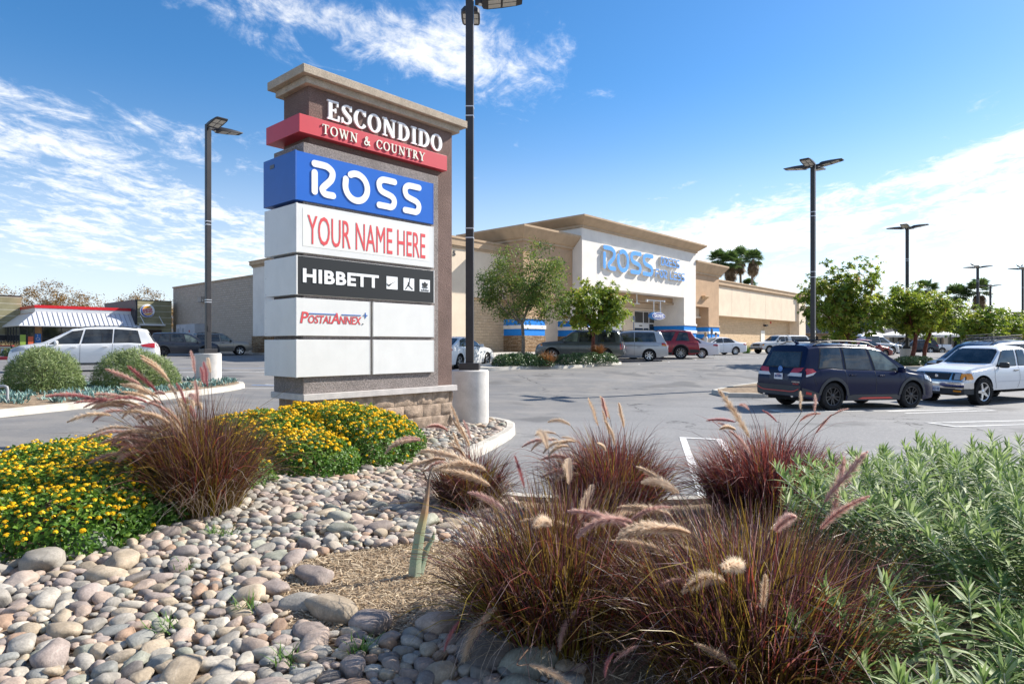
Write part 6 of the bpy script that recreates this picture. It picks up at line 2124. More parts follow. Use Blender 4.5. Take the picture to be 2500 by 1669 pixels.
def plume_mesh(seed, bend, m):
    """foxtail plume, unit length along +x with droop towards -z, fat in the middle"""
    r = np.random.default_rng(seed)
    n = 1500
    t = r.random(n) ** .9
    ang = bend * t
    def cur(t): 
        a = bend * t
        return np.stack([np.where(bend > .01, np.sin(a) / max(bend, 1e-3), t), np.zeros_like(t), -np.where(bend > .01, (1 - np.cos(a)) / max(bend, 1e-3), 0)], 1)
    c = cur(t); T = np.stack([np.cos(ang), np.zeros(n), -np.sin(ang)], 1)
    N = np.stack([np.sin(ang), np.zeros(n), np.cos(ang)], 1); Bn = np.tile([0., 1, 0], (n, 1))
    ph = r.random(n) * 2 * PI
    rad = N * np.cos(ph)[:, None] + Bn * np.sin(ph)[:, None]
    prof = np.clip(np.sin(PI * np.clip(t ** .72 * .95 + .04, 0, 1)) ** .55, .14, 1) * (.75 + .5 * np.sin(t * 23 + seed) ** 2)
    c[:, 1] += .012 * np.sin(t * 9 + seed)
    ln = (.085 + .085 * r.random(n)) * prof
    tip = c + rad * (ln * .80)[:, None] + T * (ln * .75)[:, None]
    w = .0034
    sd = np.cross(T, rad) * w
    b = c + rad * .010
    v = np.stack([b - sd, b + sd, tip], 1).reshape(-1, 3)
    f = np.arange(n * 3).reshape(-1, 3)
    tn = np.stack([r.random(n) * .35 + .25, r.random(n) * .35 + .25, .65 + .35 * r.random(n)], 1).ravel()
    # seed core
    segs, kk = 14, 6; tc = np.linspace(0, 1, segs + 1); cc = cur(tc); cv = []; cf = []; ct = []
    for i in range(segs + 1):
        a = bend * tc[i]; Nn = np.array([math.sin(a), 0, math.cos(a)]); rr = .012 * max(.2, math.sin(PI * min(1, tc[i] * .9 + .08)) ** .5)
        for k in range(kk):
            q = 2 * PI * k / kk; cv.append(cc[i] + (Nn * math.cos(q) + np.array([0, 1, 0]) * math.sin(q)) * rr); ct.append(.05 + .25 * r.random())
    o = len(v)
    for i in range(segs):
        for k in range(kk):
            a_, b_ = o + i * kk + k, o + i * kk + (k + 1) % kk
            cf += [(a_, b_, b_ + kk), (a_, b_ + kk, a_ + kk)]
    v = np.concatenate([v, np.array(cv)]); f = np.concatenate([f, np.array(cf)]); tn = np.concatenate([tn, ct])
    me = fast_mesh('flower_plume', v, f, True, tn); me.materials.append(m)
    return me


PLUMES = {k: [plume_mesh(10 * i + j, bd, PLUME[k]) for i, bd in enumerate((.15, .5, .9, 1.3))for j in range(1)] for k in PLUME}


def put_plume(parent, base, d, up, L, kind, bend):
    d = Vector(d).normalized(); up = Vector(up); y = up.cross(d).normalized(); z = d.cross(y)
    M = Matrix((d, y, z)).transposed().to_4x4() @ Matrix.Diagonal((L, L * .95, L * .95, 1)); M.translation = Vector(base)
    o = bpy.data.objects.new('flower_plume', PLUMES[kind][bend]); COL.objects.link(o)
    o.parent = parent; o.matrix_local = Matrix.Translation(-Vector(parent.location)) @ M
    return o


def fountain_grass(x, y, rad, h, n, label, nplume=0, wind=(0, 0), redness=.0, lean=.0, plume_len=(.17, .25), kinds=('tan', 'tan', 'tan', 'pink', 'tan', 'pink'), explicit=(), seed=1, droop=1.0, wid=1.0, olive=.12, lilac_sheen=.06):
    r = np.random.default_rng(seed)
    zb = bed_z(x, y) - .02
    t = empty('fountain_grass', (x, y, zb), 0, label, 'ornamental grass', 'purple fountain grass clumps')
    a = r.random(n) * 2 * PI; q = np.sqrt(r.random(n)) * rad * .52
    base = np.stack([np.cos(a) * q, np.sin(a) * q, np.zeros(n)], 1)
    phi = a + r.normal(0, .5, n)
    out = q / (rad * .52)
    th0 = R(89) - out * R(24) * droop + r.normal(0, R(6), n)
    curl = R(10) + R(75) * r.random(n) ** 2.4 * droop
    ln = h * (1.0 - .28 * out) * (.62 + .50 * r.random(n))
    fl = r.random(n) < .10
    ln = np.where(fl, ln * 1.35, ln); curl = np.where(fl, R(70) + R(60) * r.random(n), curl)
    phi = np.where(r.random(n) < .25, r.random(n) * 2 * PI, phi)
    t1 = np.clip(.60 + redness + r.normal(0, .20, n), .25, 1)
    t0 = np.clip(r.normal(.16, .14, n), 0, .6); mk = r.random(n)
    t0 = np.where(mk < olive, .0, t0); t1 = np.where(mk < olive, .16 + .12 * r.random(n), t1)
    t0 = np.where(mk > 1 - lilac_sheen, .6, t0); t1 = np.where(mk > 1 - lilac_sheen, 1.0, t1)  # pale lilac tips paint the sheen of glossy blades into the colour
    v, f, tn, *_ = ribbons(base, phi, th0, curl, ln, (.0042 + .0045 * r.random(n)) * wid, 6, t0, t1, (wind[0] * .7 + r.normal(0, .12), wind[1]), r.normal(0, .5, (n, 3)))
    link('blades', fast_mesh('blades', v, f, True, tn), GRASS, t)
    nd = n // 6
    i = r.choice(n, nd, False)
    v, f, tn, *_ = ribbons(base[i] * 1.1, phi[i], th0[i] - R(16), curl[i] + R(28), ln[i] * .85, np.full(nd, .004), 6, r.random(nd), r.random(nd), wind)
    link('dry_blades', fast_mesh('dry_blades', v, f, True, tn), STRAWM, t)
    # flowering stems
    st = MB()
    for k in range(nplume):
        aa = r.random() * 2 * PI; bb = np.array([math.cos(aa), math.sin(aa), 0]) * rad * .3 * r.random()
        L = h * (.60 + .54 * r.random())
        dx, dy = math.cos(aa) * .55 + wind[0] * .9 + lean, math.sin(aa) * .55 + wind[1] * .9
        pts = [Vector(bb)]; hor = Vector((dx, dy, 0))
        hl = min(1.1, hor.length); hor = hor.normalized() if hor.length > 0 else Vector((1, 0, 0))
        for s in range(1, 7):
            th = R(84) - hl * R(40) * (s / 6) ** 1.5 - R(14) * r.random() * (s / 6)
            pts.append(pts[-1] + (hor * math.cos(th) + Vector((0, 0, 1)) * math.sin(th)) * L / 6)
        st.tube(pts, [.0022] * 7, 4, False)
        d = (pts[-1] - pts[-2]).normalized(); d = (d * .55 + hor * hl * .55).normalized()
        put_plume(t, Vector((x, y, zb)) + pts[-1], d, Vector((0, 0, 1)), plume_len[0] + (plume_len[1] - plume_len[0]) * r.random(), kinds[int(r.integers(len(kinds)))], int(min(3, max(0, round(hl * 2.2 + r.normal(0, .6))))))
    for (ub, vb, ut, vt, dd, kind, bend, tilt) in explicit:
        B_ = Vector((*at(ub, dd), ZC + (842 - vb) * dd / FPX)); T_ = Vector((*at(ut, dd + tilt), ZC + (842 - vt) * (dd + tilt) / FPX))
        d = T_ - B_; L = d.length
        put_plume(t, B_, d, Vector((0, 0, 1)) if abs(d.normalized().z) < .9 else Vector((1, 0, 0)), L, kind, bend)
        root = Vector((0, 0, 0)); e = B_ - Vector((x, y, zb)); mid = Vector((e.x * .35, e.y * .35, e.z * .62))
        pts = [root, mid, e - d.normalized() * .04, e]
        st.tube([Vector(p[:3]) for p in smooth_path([tuple(p) for p in pts], 4)], .0024, 4, False)
    if st.v: st.build('flower_stems', STEM, t)
    return t


XL = [  # plumes that can be told apart: base column,row  tip column,row  distance, kind, bend, tilt in depth
    (1830, 1068, 1762, 945, 4.0, 'tan', 0, .05), (1795, 1030, 1727, 1010, 4.6, 'red', 1, 0), (1954, 1000, 1955, 952, 5.2, 'tan', 0, .1), (1989, 1006, 1991, 960, 5.2, 'pink', 0, .1),
    (2033, 1013, 2068, 988, 5.2, 'pink', 1, 0), (1897, 1030, 1868, 993, 5.0, 'red', 1, 0), (1832, 1110, 1796, 1040, 4.6, 'pink', 1, 0)]
X4 = [(1400, 1290, 1278, 1242, 3.3, 'tan', 1, 0), (1215, 1480, 1066, 1590, 2.9, 'tan', 2, 0), (1122, 1515, 1068, 1578, 2.8, 'red', 1, 0), (1412, 1486, 1325, 1562, 2.8, 'pink', 2, 0), (1340, 1400, 1290, 1470, 3.0, 'tan', 1, 0),
      (1462, 1485, 1382, 1416, 3.1, 'tan', 0, 0), (1530, 1335, 1437, 1290, 3.4, 'tan', 2, 0), (1345, 1360, 1335, 1405, 3.2, 'pink', 1, .05), (1500, 1350, 1455, 1230, 3.6, 'red', 1, 0), (1280, 1190, 1262, 1110, 3.8, 'red', 0, .05),
      (1290, 1620, 1420, 1655, 2.4, 'tan', 1, 0), (1500, 1592, 1452, 1640, 2.3, 'red', 2, 0), (1560, 1575, 1490, 1600, 2.4, 'pink', 1, 0)]
X5 = [(2028, 1268, 2072, 1118, 3.3, 'pink', 0, .05), (1860, 1485, 1876, 1400, 2.3, 'tan', 0, -.06), (1800, 1632, 1712, 1548, 2.3, 'tan', 1, 0), (1640, 1258, 1515, 1208, 3.4, 'tan', 1, 0), (1648, 1206, 1572, 1118, 3.8, 'tan', 1, 0), (1660, 1310, 1560, 1235, 3.2, 'pink', 2, 0),
      (1720, 1360, 1640, 1310, 2.9, 'tan', 1, 0), (1690, 1420, 1600, 1395, 2.7, 'pink', 2, 0)]


def build_grasses():
    fountain_grass(-2.60, 5.35, .56, 1.08, 4400, 'tall purple fountain grass swept to the left between the two yellow-flowered shrubs', 84, (-.48, .0), -.10, -.22, (.21, .30), seed=11, kinds=('tan', 'pink', 'tan', 'pink', 'tan', 'red'), droop=.8, lilac_sheen=.12, olive=.06)
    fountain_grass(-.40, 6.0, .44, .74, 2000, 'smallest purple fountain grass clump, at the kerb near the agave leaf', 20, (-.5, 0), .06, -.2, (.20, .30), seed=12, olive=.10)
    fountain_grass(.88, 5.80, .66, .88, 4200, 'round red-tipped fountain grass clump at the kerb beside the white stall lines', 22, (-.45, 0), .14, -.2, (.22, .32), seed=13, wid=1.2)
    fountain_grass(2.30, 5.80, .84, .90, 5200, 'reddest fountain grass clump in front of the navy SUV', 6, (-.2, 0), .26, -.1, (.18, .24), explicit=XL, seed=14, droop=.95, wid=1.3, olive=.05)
    fountain_grass(.26, 3.30, .74, .86, 3500, 'big dark fountain grass clump spilling over the boulders in front', 12, (-.12, .05), -.11, -.02, (.22, .32), explicit=X4, seed=15, droop=.95, wid=1.2, olive=.13, lilac_sheen=.13)
    fountain_grass(1.04, 2.80, .78, .86, 3700, 'dark fountain grass clump nearest the camera, next to the green sage', 12, (-.2, -.0), -.09, -.1, (.22, .30), explicit=X5, seed=16, droop=.95, wid=1.2, olive=.13, lilac_sheen=.13)


build_grasses()


# ------------------------------------------------------------------ yellow lantana
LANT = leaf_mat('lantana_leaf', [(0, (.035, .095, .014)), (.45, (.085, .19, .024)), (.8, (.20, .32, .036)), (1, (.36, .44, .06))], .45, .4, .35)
LFLOW = leaf_mat('lantana_flower', [(0, (.84, .40, .008)), (.5, (.92, .60, .012)), (1, (.95, .74, .04))], .5, .3, .2)
TWIG = mat('twig_brown', (.10, .065, .04), .85)


def flower_mesh(seed):
    r = np.random.default_rng(seed); tv = np.array([(-.5, -.5, 0), (.5, -.5, 0), (.5, .5, 0), (-.5, .5, 0)]) ; n = 20
    u = r.random(n); th = np.arccos(1 - u * .85); ph = r.random(n) * 2 * PI
    nr = np.stack([np.sin(th) * np.cos(ph), np.sin(th) * np.sin(ph), np.cos(th)], 1)
    d = unit(np.cross(nr, r.normal(size=(n, 3))))
    v, f, t = scatter(tv, [(0, 1, 2, 3)], nr * np.array([.5, .5, .36]), d, nr, np.full(n, .34), r.random(n))
    me = fast_mesh('flower_head', v, f, False, t); me.materials.append(LFLOW)
    return me


FLOWERS = [flower_mesh(s) for s in range(5)]


def mound_h(x, y, blobs):
    z = -1
    for bx, by, rx, ry, h in blobs:
        q = 1 - ((x - bx) / rx) ** 2 - ((y - by) / ry) ** 2
        if q > 0: z = max(z, h * q ** .42)
    return z


def shrub_mass(name, blobs, n, size, tpl, m, label, cat, zf, lump=.07, out=.45, tone=(.1, 1.0), top_bright=0.0, inner=.25, group=None, seed=5, name_f='foliage', ragged=.0):
    """low mounded shrub: leaves through the outer shell of a lumpy mound"""
    r = random.Random(seed); q = np.random.default_rng(seed)
    cx = sum(b[0] for b in blobs) / len(blobs); cy = sum(b[1] for b in blobs) / len(blobs)
    t = empty(name, (cx, cy, zf(cx, cy)), 0, label, cat, group)
    x0 = min(b[0] - b[2] for b in blobs); x1 = max(b[0] + b[2] for b in blobs); y0 = min(b[1] - b[3] for b in blobs); y1 = max(b[1] + b[3] for b in blobs)
    P = []; Nn = []; tn = []
    wts = [b[2] * b[3] + (b[2] + b[3]) * b[4] for b in blobs]
    tries = 0
    while len(P) < n and tries < n * 12:
        tries += 1
        b = r.choices(blobs, wts)[0]
        u = r.random(); th = math.acos(1 - u * 1.02); ph = r.random() * 2 * PI
        d = (math.sin(th) * math.cos(ph), math.sin(th) * math.sin(ph), max(0.0, math.cos(th)))
        e = 2.2
        k = (abs(d[0]) ** e + abs(d[1]) ** e + abs(d[2]) ** e) ** (-1 / e)
        dep = 1 - (r.random() ** 2) * (.16 if r.random() > inner else .5)
        x = b[0] + d[0] * k * b[2] * dep; y = b[1] + d[1] * k * b[3] * dep; z = d[2] * k * b[4] * dep
        L = noise.noise((x * 3.2, y * 3.2, z * 3.2 + seed)) + .6 * noise.noise((x * 8, y * 8, z * 8))
        sh = 1 + lump * L * 1.6
        x = b[0] + (x - b[0]) * sh; y = b[1] + (y - b[1]) * sh; z = z * sh + ragged * r.random() ** 4
        # inside another blob: skip
        inn = False
        for bb in blobs:
            if bb is b: continue
            if (abs((x - bb[0]) / bb[2]) ** e + abs((y - bb[1]) / bb[3]) ** e + abs(z / bb[4]) ** e) < .62: inn = True
        if inn: continue
        zz = zf(x, y) + .02 + z
        P.append((x, y, zz)); nn = Vector((d[0] / b[2], d[1] / b[3], d[2] / b[4] + .25)).normalized(); Nn.append(nn)
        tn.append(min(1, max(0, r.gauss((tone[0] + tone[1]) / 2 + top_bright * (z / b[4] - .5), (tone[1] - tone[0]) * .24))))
    P = np.array(P); Nn = np.array([tuple(v) for v in Nn]); N = len(P)
    rd = q.normal(size=(N, 3)); up = unit(Nn + rd * .55)
    d = unit(np.cross(up, q.normal(size=(N, 3))) + Nn * out)
    v, f, tt = scatter(tpl[0], tpl[1], P - np.array(t.location), d, up, size * (.7 + .6 * q.random(N)), tn)
    link(name_f, fast_mesh(name_f, v, f, False, tt), m, t)
    # twigs
    tw = MB()
    for _ in range(60):
        b = r.choice(blobs); a = r.random() * 2 * PI; e = r.random() ** .5 * .85
        x, y = b[0] + b[2] * e * math.cos(a), b[1] + b[3] * e * math.sin(a); zt = b[4] * max(.1, 1 - e * e) ** .5 * .9
        p0 = Vector((b[0] + (x - b[0]) * .4, b[1] + (y - b[1]) * .4, zf(x, y))); p1 = Vector((x, y, zf(x, y) + zt))
        tw.tube([p0 - t.location, (p0 + p1) / 2 - t.location + Vector((0, 0, .05)), p1 - t.location], [.007, .005, .002], 4, False)
    tw.build('twigs', TWIG, t)
    return t, P, Nn, tn


def lantana(blobs, n, nflow, label, seed, flow_bias, fs0=.028, fs1=.046):
    tpl = leaf_tpl(.62, .10, .18, 2)
    t, P, Nn, tn = shrub_mass('lantana_shrub', blobs, n, .040, tpl, LANT, label, 'flowering shrub', bed_z, .10, .35, (.05, .85), .25, .3, 'yellow lantana shrubs', seed)
    r = random.Random(seed); idx = []
    while len(idx) < nflow:
        i = r.randrange(len(P)); w = flow_bias(P[i], Nn[i])
        if r.random() < w: idx.append(i)
    # near heads become parts, the rest one mass
    idx.sort(key=lambda i: math.hypot(P[i][0], P[i][1]))
    for j, i in enumerate(idx[:100]):
        p = Vector(P[i]) + Vector(Nn[i]) * .028; o = bpy.data.objects.new('flower_head', FLOWERS[j % 5]); COL.objects.link(o); o.parent = t
        nn = Vector(Nn[i]); s = r.uniform(fs0, fs1)
        o.matrix_local = Matrix.Translation(p - t.location) @ (nn + Vector((0, 0, .8))).to_track_quat('Z', 'Y').to_matrix().to_4x4() @ Matrix.Diagonal((s, s, s, 1))
    if len(idx) > 100:
        vs = []; fs = []; ts = []; o_ = 0
        for j, i in enumerate(idx[100:]):
            me = FLOWERS[j % 5]; nv = len(me.vertices); co = np.empty(nv * 3, np.float32); me.vertices.foreach_get('co', co); co = co.reshape(-1, 3)
            nn = Vector(Nn[i]); s = r.uniform(fs0, fs1)
            M = np.array((nn + Vector((0, 0, .8))).to_track_quat('Z', 'Y').to_matrix())
            vs.append(co @ M.T * s + (P[i] + Nn[i] * .028 - np.array(t.location))); fs.append(np.arange(nv).reshape(-1, 4) + o_); o_ += nv
            ts.append(np.random.default_rng(i).random(nv))
        o = link('flower_heads', fast_mesh('flower_heads', np.concatenate(vs), np.concatenate(fs), False, np.concatenate(ts)), LFLOW, t); o['kind'] = 'stuff'
    return t


LB_R = [(-2.75, 7.75, .85, .85, .72), (-2.15, 8.35, .85, .80, .84), (-1.82, 8.85, .58, .66, .74), (-3.35, 8.2, .7, .7, .70), (-2.35, 7.35, .6, .6, .55), (-2.6, 8.6, .7, .6, .80)]
LB_L = [(-3.75, 5.75, .75, .85, .56), (-3.25, 5.15, .75, .75, .58), (-4.35, 6.35, .8, .8, .58), (-3.85, 4.75, .85, .8, .52), (-4.9, 5.6, .9, .9, .45), (-3.1, 6.2, .7, .8, .50), (-3.6, 6.8, .7, .7, .45), (-3.2, 4.55, .55, .5, .46), (-5.6, 6.2, .8, .8, .4)]
LB_R = [(b[0], b[1], b[2], b[3], b[4] * .72) for b in LB_R]
LB_L = [(b[0], b[1], b[2], b[3], b[4] * .70) for b in LB_L]
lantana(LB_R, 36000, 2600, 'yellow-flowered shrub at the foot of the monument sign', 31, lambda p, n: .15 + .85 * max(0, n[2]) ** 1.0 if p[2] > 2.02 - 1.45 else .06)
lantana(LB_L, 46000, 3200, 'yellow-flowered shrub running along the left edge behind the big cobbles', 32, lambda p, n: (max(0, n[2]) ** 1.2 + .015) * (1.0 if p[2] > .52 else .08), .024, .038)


# ------------------------------------------------------------------ green sage on the right
SAGE = leaf_mat('sage_leaf', [(0, (.09, .165, .045)), (.4, (.19, .285, .085)), (.75, (.34, .43, .17)), (1, (.56, .61, .40))], .55, .4, .3)
SAGE_STEM = leaf_mat('sage_stem', [(0, (.22, .17, .11)), (1, (.58, .62, .52))], .7, 0, .2)


def sage(x0, x1, y0, y1, n, h, label, seed):
    r = np.random.default_rng(seed); rr = random.Random(seed)
    cx, cy = (x0 + x1) / 2, (y0 + y1) / 2; zb = bed_z(cx, cy)
    t = empty('sage_shrub', (cx, cy, zb), 0, label, 'shrub', None)
    tpl = leaf_tpl(.125, .12, .24, 3)
    LP = []; LD = []; LU = []; LS = []; LT = []; st = MB(); stt = []
    for k in range(n):
        while True:
            bx, by = rr.uniform(x0, x1), rr.uniform(y0, y1)
            if ((bx - cx) / ((x1 - x0) / 2)) ** 2 + ((by - cy) / ((y1 - y0) / 2)) ** 2 < 1: break
        e = math.hypot((bx - cx) / ((x1 - x0) / 2), (by - cy) / ((y1 - y0) / 2))
        L = h * rr.uniform(.78, 1.08) * (1 - .22 * e ** 2)
        ox, oy = (bx - cx) * .28 + rr.gauss(0, .07), (by - cy) * .22 + rr.gauss(0, .07)
        p0 = Vector((bx, by, bed_z(bx, by))); p2 = p0 + Vector((ox, oy, L)); p1 = p0 + Vector((ox * .35, oy * .35, L * .55))
        pts = [Vector(q) for q in smooth_path([tuple(p0), tuple(p1), tuple(p2)], 5)]
        a0 = len(st.v); st.tube([q - t.location for q in pts], [.0052 - .0032 * i / (len(pts) - 1) for i in range(len(pts))], 5, False)
        for i in range(len(pts)): stt += [min(1, .15 + 1.1 * i / len(pts))] * 5
        az = rr.random() * PI; nw = 19
        for w in range(nw):
            s = .22 + .78 * (w / (nw - 1)) ** .8
            q = s * (len(pts) - 1); i = min(int(q), len(pts) - 2); p = pts[i].lerp(pts[i + 1], q - i); ax = (pts[i + 1] - pts[i]).normalized()
            az += PI / 2 + rr.gauss(0, .15)
            top = max(0, (s - .72) / .28)
            for m in range(2 if s < .8 else 4):
                a = az + m * (PI if s < .8 else PI / 2) + rr.gauss(0, .2)
                el = R(18) - R(30) * (1 - s) + R(62) * top ** 1.6 + rr.gauss(0, .15)
                d = Vector((math.cos(a) * math.cos(el), math.sin(a) * math.cos(el), math.sin(el)))
                LP.append(tuple(p)); LD.append(tuple(d)); u = Vector((0, 0, 1)) - d * d.z + Vector((rr.gauss(0, .25), rr.gauss(0, .25), 0)); LU.append(tuple(u))
                LS.append((.125 - .05 * top) * rr.uniform(.75, 1.2)); LT.append(min(1, max(0, rr.gauss(.42 + .22 * top, .27))))
    v, f, tn = scatter(tpl[0], tpl[1], np.array(LP) - np.array(t.location), np.array(LD), np.array(LU), np.array(LS), LT)
    link('foliage', fast_mesh('foliage', v, f, True, tn), SAGE, t)
    me = fast_mesh('stems', np.array([tuple(q) for q in st.v]), np.array(st.f), True, stt); link('stems', me, SAGE_STEM, t)
    return t


sage(2.0, 5.0, 2.55, 4.75, 430, .82, 'large green sage shrub with narrow leaves filling the right foreground', 41)
sage(1.25, 2.7, 1.75, 2.7, 85, .56, 'low front clump of green sage at the bottom right corner', 42)
sage(1.72, 2.1, 3.6, 4.2, 14, .46, 'small sage sprig between the dark grass and the large sage', 43)

# ------------------------------------------------------------------ agave leaf, pipe
def build_agave():
    x, y = at(1012, 4.02); z = bed_z(x, y)
    t = empty('agave_leaf', (x, y, z - .02), .3, 'single withered agave leaf standing in the straw mulch', 'plant')
    m = bpy.data.materials.new('agave_skin'); m.use_nodes = True; T = NT(m.node_tree); bs = T.n['Principled BSDF']
    co = T.new('ShaderNodeTexCoord').outputs['Object']; s = T.new('ShaderNodeSeparateXYZ'); T.l.new(co, s.inputs[0])
    c = T.ramp(T.math('MULTIPLY', s.outputs[2], 1 / .6), [(0, (.30, .36, .27)), (.35, (.20, .29, .19)), (.52, (.36, .33, .17)), (.62, (.40, .22, .10)), (.85, (.16, .10, .07)), (1, (.05, .04, .04))])
    n = T.noise(co, 14, 5, .6); c = T.mix(T.maprange(n, .4, .7, 0, .4), c, (.45, .40, .30)); T.l.new(c, bs.inputs['Base Color']); bs.inputs['Roughness'].default_value = .6
    def blade(pts, ws, name, th=.02):
        vs = []; k = 8
        for (px, py, pz), w in zip(pts, ws):
            for j in range(k):
                a = 2 * PI * j / k; vs.append((px + math.cos(a) * w, py + math.sin(a) * th * min(1, w / .03) + .35 * abs(math.cos(a)) * w, pz))
        fs = [(i * k + j, i * k + (j + 1) % k, (i + 1) * k + (j + 1) % k, (i + 1) * k + j) for i in range(len(pts) - 1) for j in range(k)]
        fs += [tuple(range(k - 1, -1, -1)), tuple((len(pts) - 1) * k + j for j in range(k))]
        MB().add(vs, fs).build(name, m, t, smooth=50)
    t.scale = (.88, .9, 1.15)
    blade([(0, 0, 0), (.012, 0, .12), (.040, .01, .25), (.075, .015, .36), (.095, .01, .47), (.105, 0, .56), (.13, -.01, .63)], [.046, .042, .037, .027, .015, .008, .003], 'leaf', .014)
    blade([(.03, .03, 0), (.06, .04, .08), (.10, .05, .16), (.14, .05, .21), (.15, .05, .25)], [.035, .030, .022, .016, .004], 'withered_leaf', .012)


build_agave()


def build_pipe():
    x, y = at(18, 12.6); z = gz(x, y) + .15
    t = empty('irrigation_pipe', (x, y, z), 0, 'grey irrigation pipe elbow on the left island', 'pipe')
    g = mat('pvc_grey', (.30, .31, .32), .5, var=.1)
    MB().tube([(0, 0, -.1), (0, 0, .30), (-.01, 0, .345), (-.05, 0, .36), (-.5, .1, .36)], .027, 12).build('pipe', g, t, smooth=50)
    MB().lathe([(.036, .0), (.036, .06)], 12, (0, 0, .05)).build('coupling', g, t)


build_pipe()

# ------------------------------------------------------------------ river rocks
ROCK_KINDS = [('mauve', (.30, .245, .215)), ('grey', (.34, .31, .265)), ('tan', (.42, .34, .245)), ('slate', (.25, .25, .23)), ('pinkish', (.41, .315, .25)), ('pale', (.50, .45, .37)), ('rusty', (.36, .24, .165)), ('greenish', (.29, .29, .23)), ('dark', (.20, .175, .155))]


def rock_mat(name, col):
    m = bpy.data.materials.new('rock_' + name.replace(' ', '_')); m.use_nodes = True
    T = NT(m.node_tree); bs = T.n['Principled BSDF']
    g = T.new('ShaderNodeNewGeometry').outputs['Position']
    oi = T.new('ShaderNodeObjectInfo')
    a = T.noise(g, 9, 7, .65, .4); b = T.noise(g, 95, 4, .7); c3 = T.noise(g, 3.2, 3, .5)
    base = T.mix(T.maprange(a, .32, .68), tuple(x * .72 for x in col), tuple(min(1, x * 1.22) for x in col))
    base = T.mix(T.math('MULTIPLY', T.maprange(b, .38, .62), .38), base, tuple(x * .5 for x in col))
    base = T.mix(T.math('MULTIPLY', T.maprange(c3, .55, .72), .35), base, (.40, .37, .33))
    wv = T.new('ShaderNodeTexWave'); wv.inputs['Scale'].default_value = 5; wv.inputs['Distortion'].default_value = 6; wv.inputs['Detail'].default_value = 3
    T.l.new(g, wv.inputs['Vector'])
    base = T.mix(T.math('MULTIPLY', T.maprange(wv.outputs['Fac'], .97, 1.0), .12), base, (.5, .47, .43))
    br = T.math('ADD', .82, T.math('MULTIPLY', oi.outputs['Random'], .36))
    base = T.mix(1.0, base, base) ; cb = T.new('ShaderNodeVectorMath'); cb.operation = 'SCALE'; T.l.new(base, cb.inputs[0]); T.l.new(br, cb.inputs['Scale'])
    T.l.new(cb.outputs[0], bs.inputs['Base Color'])
    bs.inputs['Roughness'].default_value = .72; bs.inputs['Specular IOR Level'].default_value = .3
    bp = T.new('ShaderNodeBump'); bp.inputs['Strength'].default_value = .5; bp.inputs['Distance'].default_value = .006
    T.l.new(T.math('ADD', b, T.math('MULTIPLY', a, 1.5)), bp.inputs['Height']); T.l.new(bp.outputs[0], bs.inputs['Normal'])
    return m


ROCK_MATS = [rock_mat(n, c) for n, c in ROCK_KINDS]


def rock_proto(seed, sub):
    bm = bmesh.new(); bmesh.ops.create_icosphere(bm, subdivisions=sub, radius=1)
    r = random.Random(seed); off = Vector((r.uniform(-50, 50), r.uniform(-50, 50), r.uniform(-50, 50)))
    rough = r.choice([.12, .2, .28, .42]); e = r.uniform(2.0, 3.0); cuts = [(Vector((r.gauss(0, 1), r.gauss(0, 1), r.gauss(0, 1))).normalized(), r.uniform(.58, .86)) for _ in range(r.choice([0, 2, 4, 7]))]
    for v in bm.verts:
        d = v.co.normalized()
        k = (abs(d.x) ** e + abs(d.y) ** e + abs(d.z) ** e) ** (-1 / e)
        p = d * k * (1 + rough * (noise.noise(d * 1.1 + off) + .35 * noise.noise(d * 2.6 + off)))
        for n_, c_ in cuts:
            q = p.dot(n_)
            if q > c_: p -= n_ * (q - c_) * .85
        v.co = p
    co = np.array([tuple(v.co) for v in bm.verts]); fs = np.array([[v.index for v in f.verts] for f in bm.faces]); bm.free()
    return co, fs


PROTO_V = [rock_proto(s, 3) for s in range(16)]
PROTO_L = [rock_proto(s, 2) for s in range(16)]


def in_lantana(x, y):
    for b in LB_R + LB_L:
        if ((x - b[0]) / (b[2] * .93)) ** 2 + ((y - b[1]) / (b[3] * .93)) ** 2 < 1: return True
    return False


def mulch_patch(x, y):
    w = .18 * noise.noise((x * 2.1, y * 2.1, 7.7))
    if ((x + .50) / .92) ** 2 + ((y - 3.95) / .78) ** 2 < 1 + w * 2: return True
    if x > .35 + w and y < 5.6: return True
    if x > .1 + w and y > 5.2: return True
    return False


